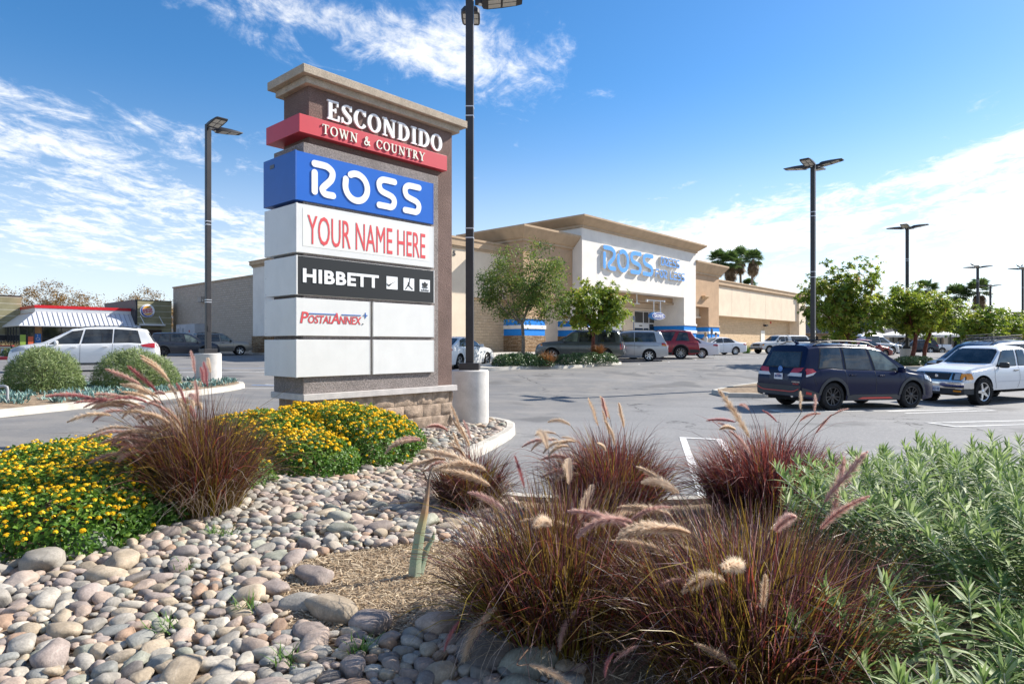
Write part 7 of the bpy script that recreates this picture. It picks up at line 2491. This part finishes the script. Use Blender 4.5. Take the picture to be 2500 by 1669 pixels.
def build_rocks():
    r = random.Random(21)
    poly = [(-6.0, .9), (1.2, .9), (1.0, 3.2), (.4, 5.0), (.0, 6.4), (-.75, 7.1), (-1.0, 7.9), (-.45, 9.9), (-.1, 11.6), (-.1, 12.6), (-.5, 13.3), (-1.4, 13.3), (-2.2, 12.4), (-4.0, 10.2), (-4.4, 8.6), (-6, 6)]
    sx, sy = SO.x, SO.y
    def sign_block(x, y):
        dx, dy = x - sx, y - sy; a = dx * AX.x + dy * AX.y; b = dx * BX.x + dy * BX.y
        return -2.98 < a < .02 and .05 < b < .9
    P = []; cell = {}
    def ok(x, y, s, k):
        cx, cy = int(x / .25), int(y / .25)
        for i in range(cx - 2, cx + 3):
            for j in range(cy - 2, cy + 3):
                for (px, py, ps) in cell.get((i, j), ()):
                    if math.hypot(px - x, py - y) < (ps + s) * k: return False
        return True
    def put(x, y, s): P.append((x, y, s)); cell.setdefault((int(x / .25), int(y / .25)), []).append((x, y, s))
    # boulders the photograph shows clearly (column, row, distance, half length)
    big = [(205, 1355, 4.35, .165), (105, 1385, 4.05, .15), (1430 - 130, 1545, 3.3, .15), (1195, 1590, 3.05, .19), (1075, 1560, 3.3, .14), (770, 1430, 3.95, .115), (735, 1512, 3.55, .12), (810, 1540, 3.45, .13), (905, 1565, 3.3, .115),
           (155, 1520, 3.2, .10), (1260, 1465, 3.7, .13), (1290, 1630, 2.9, .14), (300, 1395, 4.1, .13), (260, 1430, 3.9, .12), (1040, 1260, 5.2, .13), (560, 1265, 5.3, .12)]
    for u, v, d, s in big:
        x, y = at(u, d); put(x, y, s * .88)
    for lo, hi, tries, k in ((.056, .078, 700, .78), (.040, .056, 8000, .74), (.028, .040, 34000, .74), (.016, .028, 60000, .76)):
        for _ in range(tries):
            y = .9 + 12.5 * r.random() ** 1.25; x = r.uniform(-6, 1.2)
            if not inside(poly, x, y): continue
            if abs(x / y) > .86: continue
            s = r.uniform(lo, hi) * (1.08 if y < 5 else 1.2)
            if in_lantana(x, y) or mulch_patch(x, y) or sign_block(x, y): continue
            if math.hypot(x + .82, y - 12.5) < .42 or math.hypot(x + 2.62, y - 5.35) < .22 or math.hypot(x + .42, y - 6.0) < .16: continue
            if poly_dist(BED, x, y) < .15 + s * .6: continue
            if ok(x, y, s, k): put(x, y, s)
    # which show largest in the picture
    def size_px(p):
        x, y, s = p; d = math.hypot(x, y)
        u = 1250 + x / y * FPX; v = 842 + (ZC - bed_z(x, y)) / y * FPX
        vis = 1.0 if -30 < u < 2530 and v < 1700 else .0
        return vis * s / d
    order = sorted(range(len(P)), key=lambda i: -size_px(P[i]))
    ind = set(order[:298])
    spots = [('agave leaf', at(1012, 4.02)), ('tall swept fountain grass', (-2.62, 5.35)), ('smallest fountain grass', (-.42, 6.0)), ('right yellow-flowered shrub', (-2.0, 7.0)), ('left yellow-flowered shrub', (-3.1, 4.3)),
             ('front dark fountain grass', (.0, 3.2)), ('mid bottom edge', (-1.6, 2.7)), ('lower left corner', (-2.6, 3.1)), ('concrete lamp base', (-.6, 12.1)), ('kerb tip', (-.1, 11.0)), ('sign base', (-1.0, 10.6))]
    meta = {}
    protos = []
    for i, (co, fs) in enumerate(PROTO_V):
        me = fast_mesh('river_rock', co, fs, True); me.materials.append(ROCK_MATS[0]); protos.append(me)
    sv = []; sf = []; smi = []; off = 0
    for i in order:
        x, y, s = P[i]
        if size_px(P[i]) == 0 and y < 1.6: continue
        r2 = random.Random(i * 7 + 3)
        ex = r2.uniform(1.05, 1.5); ey = r2.uniform(.78, 1.0); ez = r2.uniform(.42, .72)
        if s > .10: ez = .55
        kind = r2.choices(range(9), (20, 22, 18, 9, 14, 10, 4, 5, 4))[0]
        ml = Matrix.Translation((x, y, bed_z(x, y) + s * ez * r2.uniform(.20, .55) + (.008 if s < .05 else 0))) @ Matrix.Rotation(r2.uniform(0, 2 * PI), 4, 'Z') @ Matrix.Rotation(r2.gauss(0, .16), 4, 'X') @ Matrix.Rotation(r2.gauss(0, .16), 4, 'Y') @ Matrix.Diagonal((s * ex, s * ey, s * ez, 1))
        k = r2.randrange(16)
        if i in ind:
            o = bpy.data.objects.new('river_rock', protos[k]); COL.objects.link(o); o.matrix_world = ml
            o.material_slots[0].link = 'OBJECT'; o.material_slots[0].material = ROCK_MATS[kind]
            sp = min(range(len(spots)), key=lambda q: math.hypot(x - spots[q][1][0], y - spots[q][1][1]))
            form = 'long' if ex / ey > 1.6 else ('round' if ex / ey < 1.25 else 'oval')
            meta.setdefault((kind, form, sp), []).append((math.hypot(x - spots[sp][1][0], y - spots[sp][1][1]), o, s))
        else:
            co, fs = PROTO_L[k]; M = np.array(ml); sv.append(co @ M[:3, :3].T + M[:3, 3]); sf.append(fs + off); off += len(co); smi += [kind] * len(fs)
    ords = ['nearest'] + [q + '-nearest' for q in 'second third fourth fifth sixth seventh eighth ninth tenth eleventh twelfth thirteenth fourteenth fifteenth'.split()]
    for (kind, form, sp), lst in meta.items():
        lst.sort(key=lambda q: q[0])
        for j, (d, o, s) in enumerate(lst):
            szw = 'big' if s > .095 else ('small' if s < .05 else '')
            o['label'] = ' '.join(('%s %s %s river rock, %s such to %s' % (szw, ROCK_KINDS[kind][0], form, ords[min(j, 14)], spots[sp][0])).split())
            o['category'] = 'rock'; o['group'] = 'river rocks of the planting bed'
    o = link('small_river_rocks', fast_mesh('small_river_rocks', np.concatenate(sv), np.concatenate(sf), True, mi=smi), ROCK_MATS)
    tag(o, 'mixed small river rocks filling the bed between the larger ones', 'rocks', kind='stuff')
    return len(P)


N_ROCKS = build_rocks()


def build_straw():
    n = 30000; q = nrg; pts = []
    while len(pts) < n:
        x, y = (rng.uniform(-1.6, 5.0), rng.uniform(1.5, 6.6)) if len(pts) % 2 else (rng.uniform(-1.6, .6), rng.uniform(3.0, 5.0))
        if not inside(BED, x, y): continue
        if mulch_patch(x, y) or rng.random() < .05 and x < 1: pts.append((x, y, bed_z(x, y) + .006 + .012 * rng.random()))
    P = np.array(pts); a = q.random(n) * 2 * PI; d = np.stack([np.cos(a), np.sin(a), q.normal(0, .22, n)], 1)
    v, f, t = scatter(np.array([(-.5, -.045, 0), (.5, -.045, 0), (.5, .045, .01), (-.5, .045, .01)]), [(0, 1, 2, 3)], P, d, np.tile([0., 0, 1], (n, 1)) + q.normal(0, .3, (n, 3)), .02 + .05 * q.random(n) ** 1.5, q.random(n))
    o = link('straw_mulch', fast_mesh('straw_mulch', v, f, False, t), leaf_mat('straw', [(0, (.20, .13, .07)), (.5, (.44, .325, .20)), (1, (.68, .56, .39))], .7, .1))
    tag(o, 'loose straw and bark mulch around the agave leaf', 'mulch', kind='stuff')
    # small green weeds between the cobbles
    n = 0; vs = []; fs = []; ts = []; off = 0
    for u, d in ((520, 4.7), (560, 4.7), (445, 4.0), (600, 3.45), (1230, 4.9), (880, 3.0), (700, 2.9), (400, 3.2)):
        x, y = at(u, d); k = 26
        a = nrg.random(k) * 2 * PI; v, f, t, *_ = ribbons(np.stack([x + nrg.normal(0, .03, k), y + nrg.normal(0, .03, k), np.full(k, bed_z(x, y) + .02)], 1), a, R(70) - nrg.random(k) * R(40), R(40) * nrg.random(k), .06 + .07 * nrg.random(k), np.full(k, .007), 4, nrg.random(k), nrg.random(k))
        vs.append(v); fs.append(f + off); off += len(v); ts.append(t)
    o = link('weeds', fast_mesh('weeds', np.concatenate(vs), np.concatenate(fs), True, np.concatenate(ts)), leaf_mat('weed_leaf', [(0, (.06, .14, .02)), (1, (.16, .28, .05))], .5, .3))
    tag(o, 'small green weeds between the cobbles', 'weeds', kind='stuff')


build_straw()

# ------------------------------------------------------------------ island planting on the left
BUSH = leaf_mat('bush_leaf', [(0, (.06, .10, .030)), (.5, (.165, .235, .075)), (.85, (.30, .36, .14)), (1, (.46, .50, .30))], .55, .3)
isl_z = lambda x, y: gz(x, y) + .20
x, y = at(107, 15.3)
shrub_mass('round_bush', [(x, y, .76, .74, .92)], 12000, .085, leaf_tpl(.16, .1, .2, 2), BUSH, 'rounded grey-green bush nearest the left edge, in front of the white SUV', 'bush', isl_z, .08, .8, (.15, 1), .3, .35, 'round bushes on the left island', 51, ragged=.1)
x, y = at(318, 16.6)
shrub_mass('round_bush', [(x, y, .80, .74, .90), (x + .45, y + .3, .55, .55, .74)], 12000, .085, leaf_tpl(.16, .1, .2, 2), BUSH, 'wider grey-green bush on the left island, nearer the lamp post', 'bush', isl_z, .08, .8, (.15, 1), .3, .35, 'round bushes on the left island', 52, ragged=.1)


def build_succulents():
    vs = []; fs = []; ts = []; off = 0; r = random.Random(61)
    tpl = (np.array([(0, -.10, 0), (0, .10, 0), (.6, .13, .05), (.6, -.13, .05), (1, 0, .10), (.5, 0, .16)]), [(0, 1, 5, 3), (1, 2, 5, 5), (3, 5, 4, 4), (5, 2, 4, 4)])
    tf = [(0, 1, 2, 3), (3, 2, 4, 4)]
    n = 0
    while n < 620:
        x, y = r.uniform(-14.5, -7.8), r.uniform(9.5, 20)
        if not inside(ISL, x, y) or poly_dist(ISL, x, y) < .22: continue
        if noise.noise((x * .9, y * .9, 4)) < -.18: continue
        n += 1
        k = 13; z = gz(x, y) + .17
        a = nrg.random(k) * 2 * PI; el = R(25) + R(55) * nrg.random(k)
        d = np.stack([np.cos(a) * np.cos(el), np.sin(a) * np.cos(el), np.sin(el)], 1); P = np.array([x, y, z]) + nrg.normal(0, .05, (k, 3)) * np.array([1, 1, .3])
        v, f, t = scatter(tpl[0], [(0, 1, 2, 3), (2, 4, 5, 3), (0, 3, 5, 1)], P, d, np.tile([0., 0, 1], (k, 1)), .09 + .07 * nrg.random(k), nrg.random(k))
        vs.append(v); fs.append(f + off); off += len(v); ts.append(t)
    o = link('succulents', fast_mesh('succulents', np.concatenate(vs), np.concatenate(fs), False, np.concatenate(ts)), leaf_mat('succulent_leaf', [(0, (.09, .19, .16)), (.6, (.20, .34, .31)), (1, (.36, .50, .46))], .5, .1))
    tag(o, 'blue-green succulent ground cover on the left island', 'ground cover', kind='stuff')


build_succulents()

# ------------------------------------------------------------------ low hedges and tufts on the middle island
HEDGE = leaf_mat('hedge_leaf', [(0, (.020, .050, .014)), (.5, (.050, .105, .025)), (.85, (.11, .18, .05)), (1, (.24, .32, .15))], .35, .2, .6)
hz = lambda x, y: gz(x, y) + .13
def hedge(u0, u1, d0, d1, h, n, label, seed):
    b = []
    for i in range(4):
        t = (i + .5) / 4; x, y = at(u0 + (u1 - u0) * t, d0 + (d1 - d0) * t); w = math.hypot(at(u1, d1)[0] - at(u0, d0)[0], d1 - d0) / 4
        b.append((x, y, w * .85, .62, h * (1 - .08 * (i in (0, 3)))))
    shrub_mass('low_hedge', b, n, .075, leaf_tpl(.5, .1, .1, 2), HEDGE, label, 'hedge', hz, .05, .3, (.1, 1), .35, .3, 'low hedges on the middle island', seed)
hedge(1215, 1340, 28.4, 29.2, .50, 6500, 'low clipped hedge under the left small tree', 71)
hedge(1240, 1320, 30.2, 30.6, .52, 3500, 'low hedge behind the trunk of the left small tree', 72)
hedge(1362, 1492, 30.6, 32.2, .50, 6500, 'low clipped hedge under the right small tree', 73)
TUFT = leaf_mat('rust_tuft', [(0, (.20, .09, .025)), (.5, (.33, .14, .05)), (1, (.45, .26, .12))], .5, .3)


def tuft(x, y, z, h, rad, n, m, label, seed, name='grass_tuft', group='rust-coloured grass tufts on the middle island'):
    r = np.random.default_rng(seed); t = empty(name, (x, y, z), 0, label, 'grass tuft', group)
    a = r.random(n) * 2 * PI; q = r.random(n) ** .5 * rad * .5
    v, f, tn, *_ = ribbons(np.stack([np.cos(a) * q, np.sin(a) * q, np.zeros(n)], 1), a + r.normal(0, .5, n), R(88) - r.random(n) * R(38), R(50) * r.random(n), h * (.6 + .5 * r.random(n)), .010 + .010 * r.random(n), 4, r.random(n) * .6, r.random(n))
    link('blades', fast_mesh('blades', v, f, True, tn), m, t)


x, y = at(1336, 29.0); tuft(x, y, gz(x, y) + .13, .72, .42, 700, TUFT, 'rust-coloured grass tuft at the right end of the left hedge', 75)
x, y = at(1460, 32.0); tuft(x, y, gz(x, y) + .55, .55, .42, 600, TUFT, 'rust-coloured grass tuft on the right hedge beside the trunk', 76)
x, y = at(1822, 59); tuft(x, y, gz(x, y), 1.0, .6, 300, leaf_mat('green_tuft', [(0, (.05, .14, .02)), (1, (.14, .30, .05))], .5, .3), 'bright green strappy plant in front of the camper pickup', 77, 'strappy_plant', None)
for i, (u, d) in enumerate(((2245, 33.2), (2215, 32.6))):
    x, y = at(u, d); shrub_mass('low_shrub', [(x, y, .7, .5, .42)], 1500, .08, leaf_tpl(.5, .1, .1, 2), HEDGE, ['low green shrub at the foot of the right red trunk', 'low green shrub at the foot of the left red trunk'][i], 'shrub', hz, .1, .4, (.2, 1), .3, .3, 'low shrubs under the red-trunked trees', 78 + i)
x, y = at(30, 37); tuft(x, y, gz(x, y) + .1, .9, .9, 700, leaf_mat('gold_grass', [(0, (.25, .19, .08)), (1, (.48, .38, .2))], .6, .3), 'straw-coloured grass mound by the drive lane sign', 80, 'grass_mound', None)
x, y = at(38, 35.5); shrub_mass('low_shrub', [(x, y, .8, .5, .4)], 1600, .08, leaf_tpl(.5, .1, .1, 2), HEDGE, 'low dark shrub below the straw-coloured grass mound, far left', 'shrub', hz, .1, .4, (.1, .8), .3, .3, None, 81)
RK = MB(); RK.box(-1.6, 1.6, -.10, .10, -.2, .16); x, y = at(20, 33.5)
tag(RK.build('red_kerb', mat('red_kerb_paint', (.40, .035, .045), .7, var=.15), loc=(x, y, gz(x, y)), rz=.05, bevel=.02), kind='structure', label='red painted kerb of the drive lane')


# ------------------------------------------------------------------ trees
BARK_GREY = mat('bark_grey', (.20, .165, .13), .9, spec=.1, var=.3, vscale=8, bump=.5, bscale=30)
BARK_RED = mat('bark_red', (.155, .055, .040), .8, spec=.2, var=.4, vscale=8, bump=.4, bscale=30)
TREE_FINE = leaf_mat('tree_leaf_fine', [(0, (.05, .095, .018)), (.45, (.12, .185, .038)), (.75, (.22, .28, .055)), (.92, (.28, .25, .07)), (1, (.30, .16, .07))], .45, .5)
TREE_BOLD = leaf_mat('tree_leaf_bold', [(0, (.065, .12, .016)), (.4, (.17, .25, .028)), (.75, (.36, .41, .05)), (.93, (.50, .48, .09)), (1, (.42, .23, .10))], .4, .5, .4)
TREE_RUST = leaf_mat('tree_leaf_rust', [(0, (.13, .075, .025)), (.5, (.27, .16, .05)), (1, (.42, .30, .13))], .6, .3)


def tree(name, x, y, zb, height, fork, crown, nclus, leaves, lsize, tpl, m, bark, label, cat='tree', group=None, seed=1, trunk_r=.09, lean=(0, 0), rosette=False, gap=.0, stems=1, clus=.34):
    """crown = (rx, ry, z0, z1) around the trunk axis"""
    r = random.Random(seed); q = np.random.default_rng(seed)
    t = empty(name, (x, y, zb), 0, label, cat, group)
    rx, ry, z0, z1 = crown; cz = (z0 + z1) / 2; rz = (z1 - z0) / 2
    tb = MB(); nodes = []
    def limb(p, e, r0, r1, wob=.12, n=6, sides=7):
        p = Vector(p); e = Vector(e); pts = []
        w1 = Vector((r.gauss(0, wob), r.gauss(0, wob), 0))
        for i in range(n + 1):
            s = i / n; pts.append(p.lerp(e, s) + w1 * math.sin(PI * s) + Vector((0, 0, .10 * (e - p).length * math.sin(PI * s) * .5)))
        tb.tube(pts, [r0 + (r1 - r0) * i / n for i in range(n + 1)], sides, False); return pts
    for sI in range(stems):
        a = r.random() * 6.28; b0 = Vector((math.cos(a), math.sin(a), 0)) * (.12 * (stems > 1))
        top = Vector((lean[0] + (r.gauss(0, .25) if stems > 1 else 0), lean[1] + (r.gauss(0, .25) if stems > 1 else 0), fork))
        tp = limb(b0 + Vector((0, 0, -.15)), top, trunk_r * 1.15, trunk_r * .8, .06 + .10 * (stems > 1), 8, 9)
        nl = 5 if stems == 1 else 3
        for k in range(nl):
            a = 2 * PI * (k + r.random() * .6) / nl + sI; el = r.uniform(.25, .9)
            e = Vector((math.cos(a) * rx * .62, math.sin(a) * ry * .62, cz + rz * (el - .45)))
            e = e + Vector((top.x * .5, top.y * .5, 0))
            pts = limb(top, e, trunk_r * .55, trunk_r * .16, .10 * rx, 6, 6); nodes += pts[2:]
            for _ in range(3):
                i = r.randrange(2, 6); b = pts[i]; d = Vector((r.gauss(0, 1), r.gauss(0, 1), abs(r.gauss(.4, .7)))).normalized()
                p2 = limb(b, b + d * rx * r.uniform(.3, .55), trunk_r * .22, trunk_r * .07, .04 * rx, 4, 5); nodes += p2[1:]
    C = []
    tries = 0
    while len(C) < nclus and tries < nclus * 40:
        tries += 1
        v = Vector((r.gauss(0, 1), r.gauss(0, 1), r.gauss(0, 1))).normalized() * (r.random() ** .42)
        lob = 1 + .30 * noise.noise((v.x * 1.7 + seed, v.y * 1.7, v.z * 1.7)) + .12 * noise.noise((v.x * 4 + seed, v.y * 4, v.z * 4))
        p = Vector((v.x * rx * lob + lean[0] * .6, v.y * ry * lob + lean[1] * .6, cz + v.z * rz * lob))
        if noise.noise((p.x * 1.1 / rx * 2.2 + 9 + seed, p.y * 1.1 / rx * 2.2, p.z * 2.2 / rx)) < -.28 + gap: continue
        C.append(p)
    for p in C:
        if nodes:
            b = min(nodes, key=lambda n_: (n_ - p).length_squared)
            if r.random() < .7: tb.tube([b, b.lerp(p, .5) + Vector((r.gauss(0, .05), r.gauss(0, .05), .04)), p], [trunk_r * .09, trunk_r * .06, trunk_r * .03], 4, False)
    me_o = tb.build('trunk', bark, t, smooth=60)
    P = []; D = []; U = []; S = []; T_ = []
    per = leaves // max(1, len(C))
    ct = [r.gauss(.45, .17) for _ in C]
    for c, tone in zip(C, ct):
        if rosette:
            for _ in range(max(1, per // 9)):
                o = Vector((r.gauss(0, 1), r.gauss(0, 1), r.gauss(0, .8))) * clus * .55; ax = (o.normalized() + Vector((0, 0, .9))).normalized(); base = c + o
                X = ax.orthogonal().normalized(); Yv = ax.cross(X)
                for k in range(9):
                    a = 2 * PI * k / 9 + r.random() * .5; el = r.uniform(.0, 1.0)
                    d = (X * math.cos(a) + Yv * math.sin(a)) * math.cos(el) + ax * math.sin(el)
                    P.append(tuple(base)); D.append(tuple(d)); U.append(tuple(ax)); S.append(lsize * r.uniform(.7, 1.2)); T_.append(min(1, max(0, tone + r.gauss(0, .17) + .05 * (el - .5))))
        else:
            for _ in range(per):
                o = Vector((r.gauss(0, 1), r.gauss(0, 1), r.gauss(0, .85))) * clus * .5
                P.append(tuple(c + o)); d = Vector((r.gauss(0, 1), r.gauss(0, 1), r.gauss(-.25, .7))); D.append(tuple(d)); U.append((r.gauss(0, .6), r.gauss(0, .6), 1)); S.append(lsize * r.uniform(.7, 1.3)); T_.append(min(1, max(0, tone + r.gauss(0, .2))))
    v, f, tn = scatter(tpl[0], tpl[1], np.array(P), np.array(D), np.array(U), np.array(S), T_)
    link('crown', fast_mesh('crown', v, f, False, tn), m, t)
    return t


LT2 = leaf_tpl(.42, .10, .25, 2)
x, y = at(1275, 30.2); tree('island_tree', x, y, gz(x, y) + .1, 5.7, 1.9, (2.4, 2.0, 1.95, 5.5), 170, 17500, .115, LT2, TREE_FINE, BARK_GREY, 'small tree with fine olive leaves and grey trunk, left one on the middle island', seed=101, trunk_r=.085, gap=.16, clus=.40)
x, y = at(1449, 32.2); tree('island_tree', x, y, gz(x, y) + .1, 4.0, 1.35, (2.05, 1.8, 1.80, 3.85), 120, 13500, .16, LT2, TREE_BOLD, BARK_RED, 'small tree with bright yellow-green leaf clusters and red trunk, right one on the middle island', seed=102, trunk_r=.10, rosette=True, clus=.42)
RG = 'spreading red-trunked trees on the right'
x, y = at(2068, 33.5); tree('spreading_tree', x, y, gz(x, y) + .1, 5.4, 1.5, (2.3, 2.1, 1.3, 5.25), 180, 20000, .17, LT2, TREE_BOLD, BARK_RED, 'tallest spreading tree with several red trunks, behind the navy SUV roof', seed=103, trunk_r=.10, rosette=True, stems=3, group=RG, clus=.42, gap=.03)
x, y = at(2219, 34.2); tree('spreading_tree', x, y, gz(x, y) + .1, 4.2, 1.7, (1.65, 1.6, 1.7, 4.0), 115, 13000, .16, LT2, TREE_BOLD, BARK_RED, 'spreading tree with a single leaning red trunk before the concrete lamp base', seed=104, trunk_r=.11, rosette=True, lean=(.35, 0), group=RG)
x, y = at(2256, 35.4); tree('spreading_tree', x, y, gz(x, y) + .1, 4.2, 1.7, (1.75, 1.6, 1.6, 3.9), 115, 13000, .16, LT2, TREE_BOLD, BARK_RED, 'spreading tree on a thin red trunk, just left of the white pickup bonnet', seed=105, trunk_r=.10, rosette=True, lean=(.35, 0), group=RG)
for i, (u, d, h, rr) in enumerate(((2385, 46, 3.75, 1.9), (2440, 49, 3.6, 1.8), (2500, 52, 3.5, 2.0))):
    x, y = at(u, d); tree('spreading_tree', x, y, gz(x, y), h + .3, 1.4, (rr, rr, 1.2, h), 100, 9000, .20, LT2, TREE_BOLD, BARK_RED, ['round tree crown right behind the bird lamp post', 'round tree crown between the bird lamp post and the right edge', 'round tree crown cut by the right edge'][i], seed=106 + i, trunk_r=.10, rosette=True, group='round trees in the far right row', clus=.5)
# autumn trees behind the restaurant
for i, (u, d, h, rr, n) in enumerate(((120, 92, 9.6, 4.3, 5600), (200, 96, 8.6, 4.0, 3200), (-10, 90, 9.0, 3.8, 3600), (345, 100, 9.2, 4.0, 5200), (398, 104, 8.2, 3.2, 4200), (240, 120, 5.9, 1.9, 1300))):
    x, y = at(u, d); tree('autumn_tree', x, y, ZC - .6, h, 2.6, (rr, rr, 2.2, h), 110, n, .30, LT2, TREE_RUST, BARK_GREY, ['tallest half-bare brown tree behind the restaurant roof', 'half-bare brown tree right of the tallest one behind the restaurant', 'half-bare brown tree cut by the left edge', 'brown tree above the round burger sign', 'smaller brown tree beside the block wall end', 'small brown treetop alone above the red stripe'][i], group='half-bare brown trees behind the restaurant', seed=120 + i, trunk_r=.16, gap=.05, clus=.8)


# palms
PALM = leaf_mat('palm_leaf', [(0, (.03, .065, .018)), (.5, (.085, .15, .035)), (1, (.22, .28, .09))], .4, .35, .5)
PALM_DRY = leaf_mat('palm_dry', [(0, (.10, .065, .035)), (1, (.26, .18, .10))], .7, .2)


def palm(u, d, ztop, r_, label, seed, group, skirt=True):
    x, y = at(u, d); zb = ZC - 1.0; H = ZC + ztop - zb; r = random.Random(seed)
    t = empty('fan_palm', (x, y, zb), 0, label, 'palm', group)
    lx, ly = r.gauss(0, .25), r.gauss(0, .25)
    MB().tube([(lx * s * s, ly * s * s, H * s) for s in (0, .25, .5, .75, 1)], [.30, .26, .24, .22, .24], 10).build('trunk', BARK_GREY, t, smooth=60)
    vs = []; fs = []; ts = []
    def fan(mv, mf, mt, base, ax, ln, tone, droop):
        ax = Vector(ax).normalized(); side = ax.cross(Vector((0, 0, 1))).normalized(); up = side.cross(ax)
        e = base + ax * ln * .45
        o = len(mv); mv += [base + side * .02, base - side * .02, e]; mf.append((o, o + 1, o + 2, o + 2)); mt += [tone] * 3
        n = 15
        for k in range(n):
            a = R(-105 + 210 * k / (n - 1)); dd = (ax * math.cos(a) + side * math.sin(a)); L = ln * .62 * (.75 + .25 * math.cos(a * .8)) * r.uniform(.9, 1.1)
            mid = e + dd * L * .6; tip = e + dd * L + Vector((0, 0, -droop * L)); w = dd.cross(up).normalized() * ln * .045
            o = len(mv); mv += [e, mid + w, tip, mid - w]; mf.append((o, o + 1, o + 2, o + 3)); tt = min(1, max(0, tone + r.gauss(0, .12))); mt += [tt] * 4
    c = Vector((lx, ly, H))
    for k in range(34):
        a = r.random() * 2 * PI; el = R(80) - R(105) * (k / 33) ** .9
        fan(vs, fs, ts, c, (math.cos(a) * math.cos(el), math.sin(a) * math.cos(el), math.sin(el)), r_ * r.uniform(.85, 1.1), .35 + .35 * r.random(), .22)
    fx = [tuple(f) for f in fs]
    link('fronds', fast_mesh('fronds', np.array([tuple(v) for v in vs]), np.array(fx), False, ts), PALM, t)
    if skirt:
        vs = []; fs = []; ts = []
        for k in range(34):
            a = r.random() * 2 * PI; el = R(-45) - R(40) * r.random()
            fan(vs, fs, ts, c - Vector((0, 0, r.random() * r_ * .7)), (math.cos(a) * math.cos(el), math.sin(a) * math.cos(el), math.sin(el)), r_ * .75, r.random(), .3)
        link('dry_skirt', fast_mesh('dry_skirt', np.array([tuple(v) for v in vs]), np.array(fs), False, ts), PALM_DRY, t)


for i, (u, d, z, rr) in enumerate(((1752, 120, 15.8, 2.3), (1784, 118, 15.0, 2.6), (1810, 124, 16.8, 2.4), (1832, 116, 15.4, 2.3), (1726, 126, 14.0, 2.2), (1826, 120, 11.0, 1.8))):
    palm(u, d, z, rr, ['tall fan palm left of the cluster behind the store', 'fullest fan palm in the middle of the cluster behind the store', 'topmost fan palm of the cluster behind the store', 'fan palm at the right of the cluster behind the store', 'lower fan palm half hidden by the tan cornice', 'short young palm at the right foot of the palm cluster'][i], 140 + i, 'fan palms behind the store', i < 4)
for i, (u, d, z, rr) in enumerate(((2253, 120, 10.2, 2.4), (2332, 118, 8.9, 2.6), (2386, 116, 9.6, 2.7))):
    palm(u, d, z, rr, ['fan palm peeking over the trees right of the second lamp post', 'lower fan palm between the two right lamp posts', 'fan palm directly behind the bird lamp post'][i], 150 + i, 'fan palms above the right-hand trees')


# ------------------------------------------------------------------ two shoppers behind the white cars
def person(u, d, head, hair, shirt, label, seed, cap=False):
    x, y = at(u, d); t = empty('person', (x, y, gz(x, y)), head, label, 'person')
    V = [(0, 0, .95), (0, 0, 1.15), (0, 0, 1.36), (0, 0, 1.47), (.01, 0, 1.60), (.02, 0, 1.70),
         (0, .17, 1.38), (.02, .22, 1.12), (.10, .20, .90), (.15, .19, .80), (0, -.17, 1.38), (-.02, -.22, 1.12), (.06, -.21, .89), (.10, -.20, .79),
         (0, .09, .90), (.05, .10, .50), (-.02, .10, .09), (.14, .10, .04), (0, -.09, .90), (-.06, -.10, .50), (-.18, -.10, .12), (-.04, -.10, .04)]
    E_ = [(0, 1), (1, 2), (2, 3), (3, 4), (4, 5), (2, 6), (6, 7), (7, 8), (8, 9), (2, 10), (10, 11), (11, 12), (12, 13), (0, 14), (14, 15), (15, 16), (16, 17), (0, 18), (18, 19), (19, 20), (20, 21)]
    rad = [.13, .12, .14, .055, .085, .07, .06, .042, .032, .03, .06, .042, .032, .03, .085, .06, .042, .035, .085, .06, .042, .035]
    me = bpy.data.meshes.new('body'); me.from_pydata(V, E_, [])
    o = link('body', me, mat('skin', (.50, .31, .22), .6), t)
    o.modifiers.new('skin', 'SKIN'); sk = me.skin_vertices[0]
    for i, q in enumerate(rad): sk.data[i].radius = (q, q)
    sk.data[0].use_root = True
    s = o.modifiers.new('sub', 'SUBSURF'); s.levels = 2; s.render_levels = 2
    h = MB(); h.add(*rounded_box((-.015, 0, 1.70), .20, .19, .21, p=2.3))
    if not cap: h.add(*rounded_box((-.06, 0, 1.56), .13, .20, .30, p=2.5))
    else: h.add(*rounded_box((.09, 0, 1.70), .14, .16, .02, p=2.5))
    h.build('cap' if cap else 'hair', mat('hair_' + ('cap' if cap else 'blond'), hair, .6), t, smooth=60)
    c = MB(); c.lathe([(.17, .92), (.155, 1.10), (.18, 1.30), (.17, 1.40), (.07, 1.46)], 18); c.build('shirt', mat('shirt_' + str(seed), shirt, .8), t, smooth=60)
    c = MB()
    for s_ in (1, -1):
        k = 14 if s_ == 1 else 18
        c.tube([V[k], V[k + 1], V[k + 2]], [.105, .075, .065], 12)
    c.lathe([(.14, .80), (.175, .92), (.165, 1.0)], 18); c.build('trousers', mat('trousers_' + str(seed), (.04, .05, .09), .8), t, smooth=60)


person(1722, 49.5, 2.0, (.42, .27, .12), (.62, .60, .58), 'blond person in a pale top walking behind the white cars', 1)
person(1748, 53, -1.0, (.03, .03, .035), (.10, .12, .16), 'person in a dark cap, nearly hidden behind the last white sedan', 2, True)
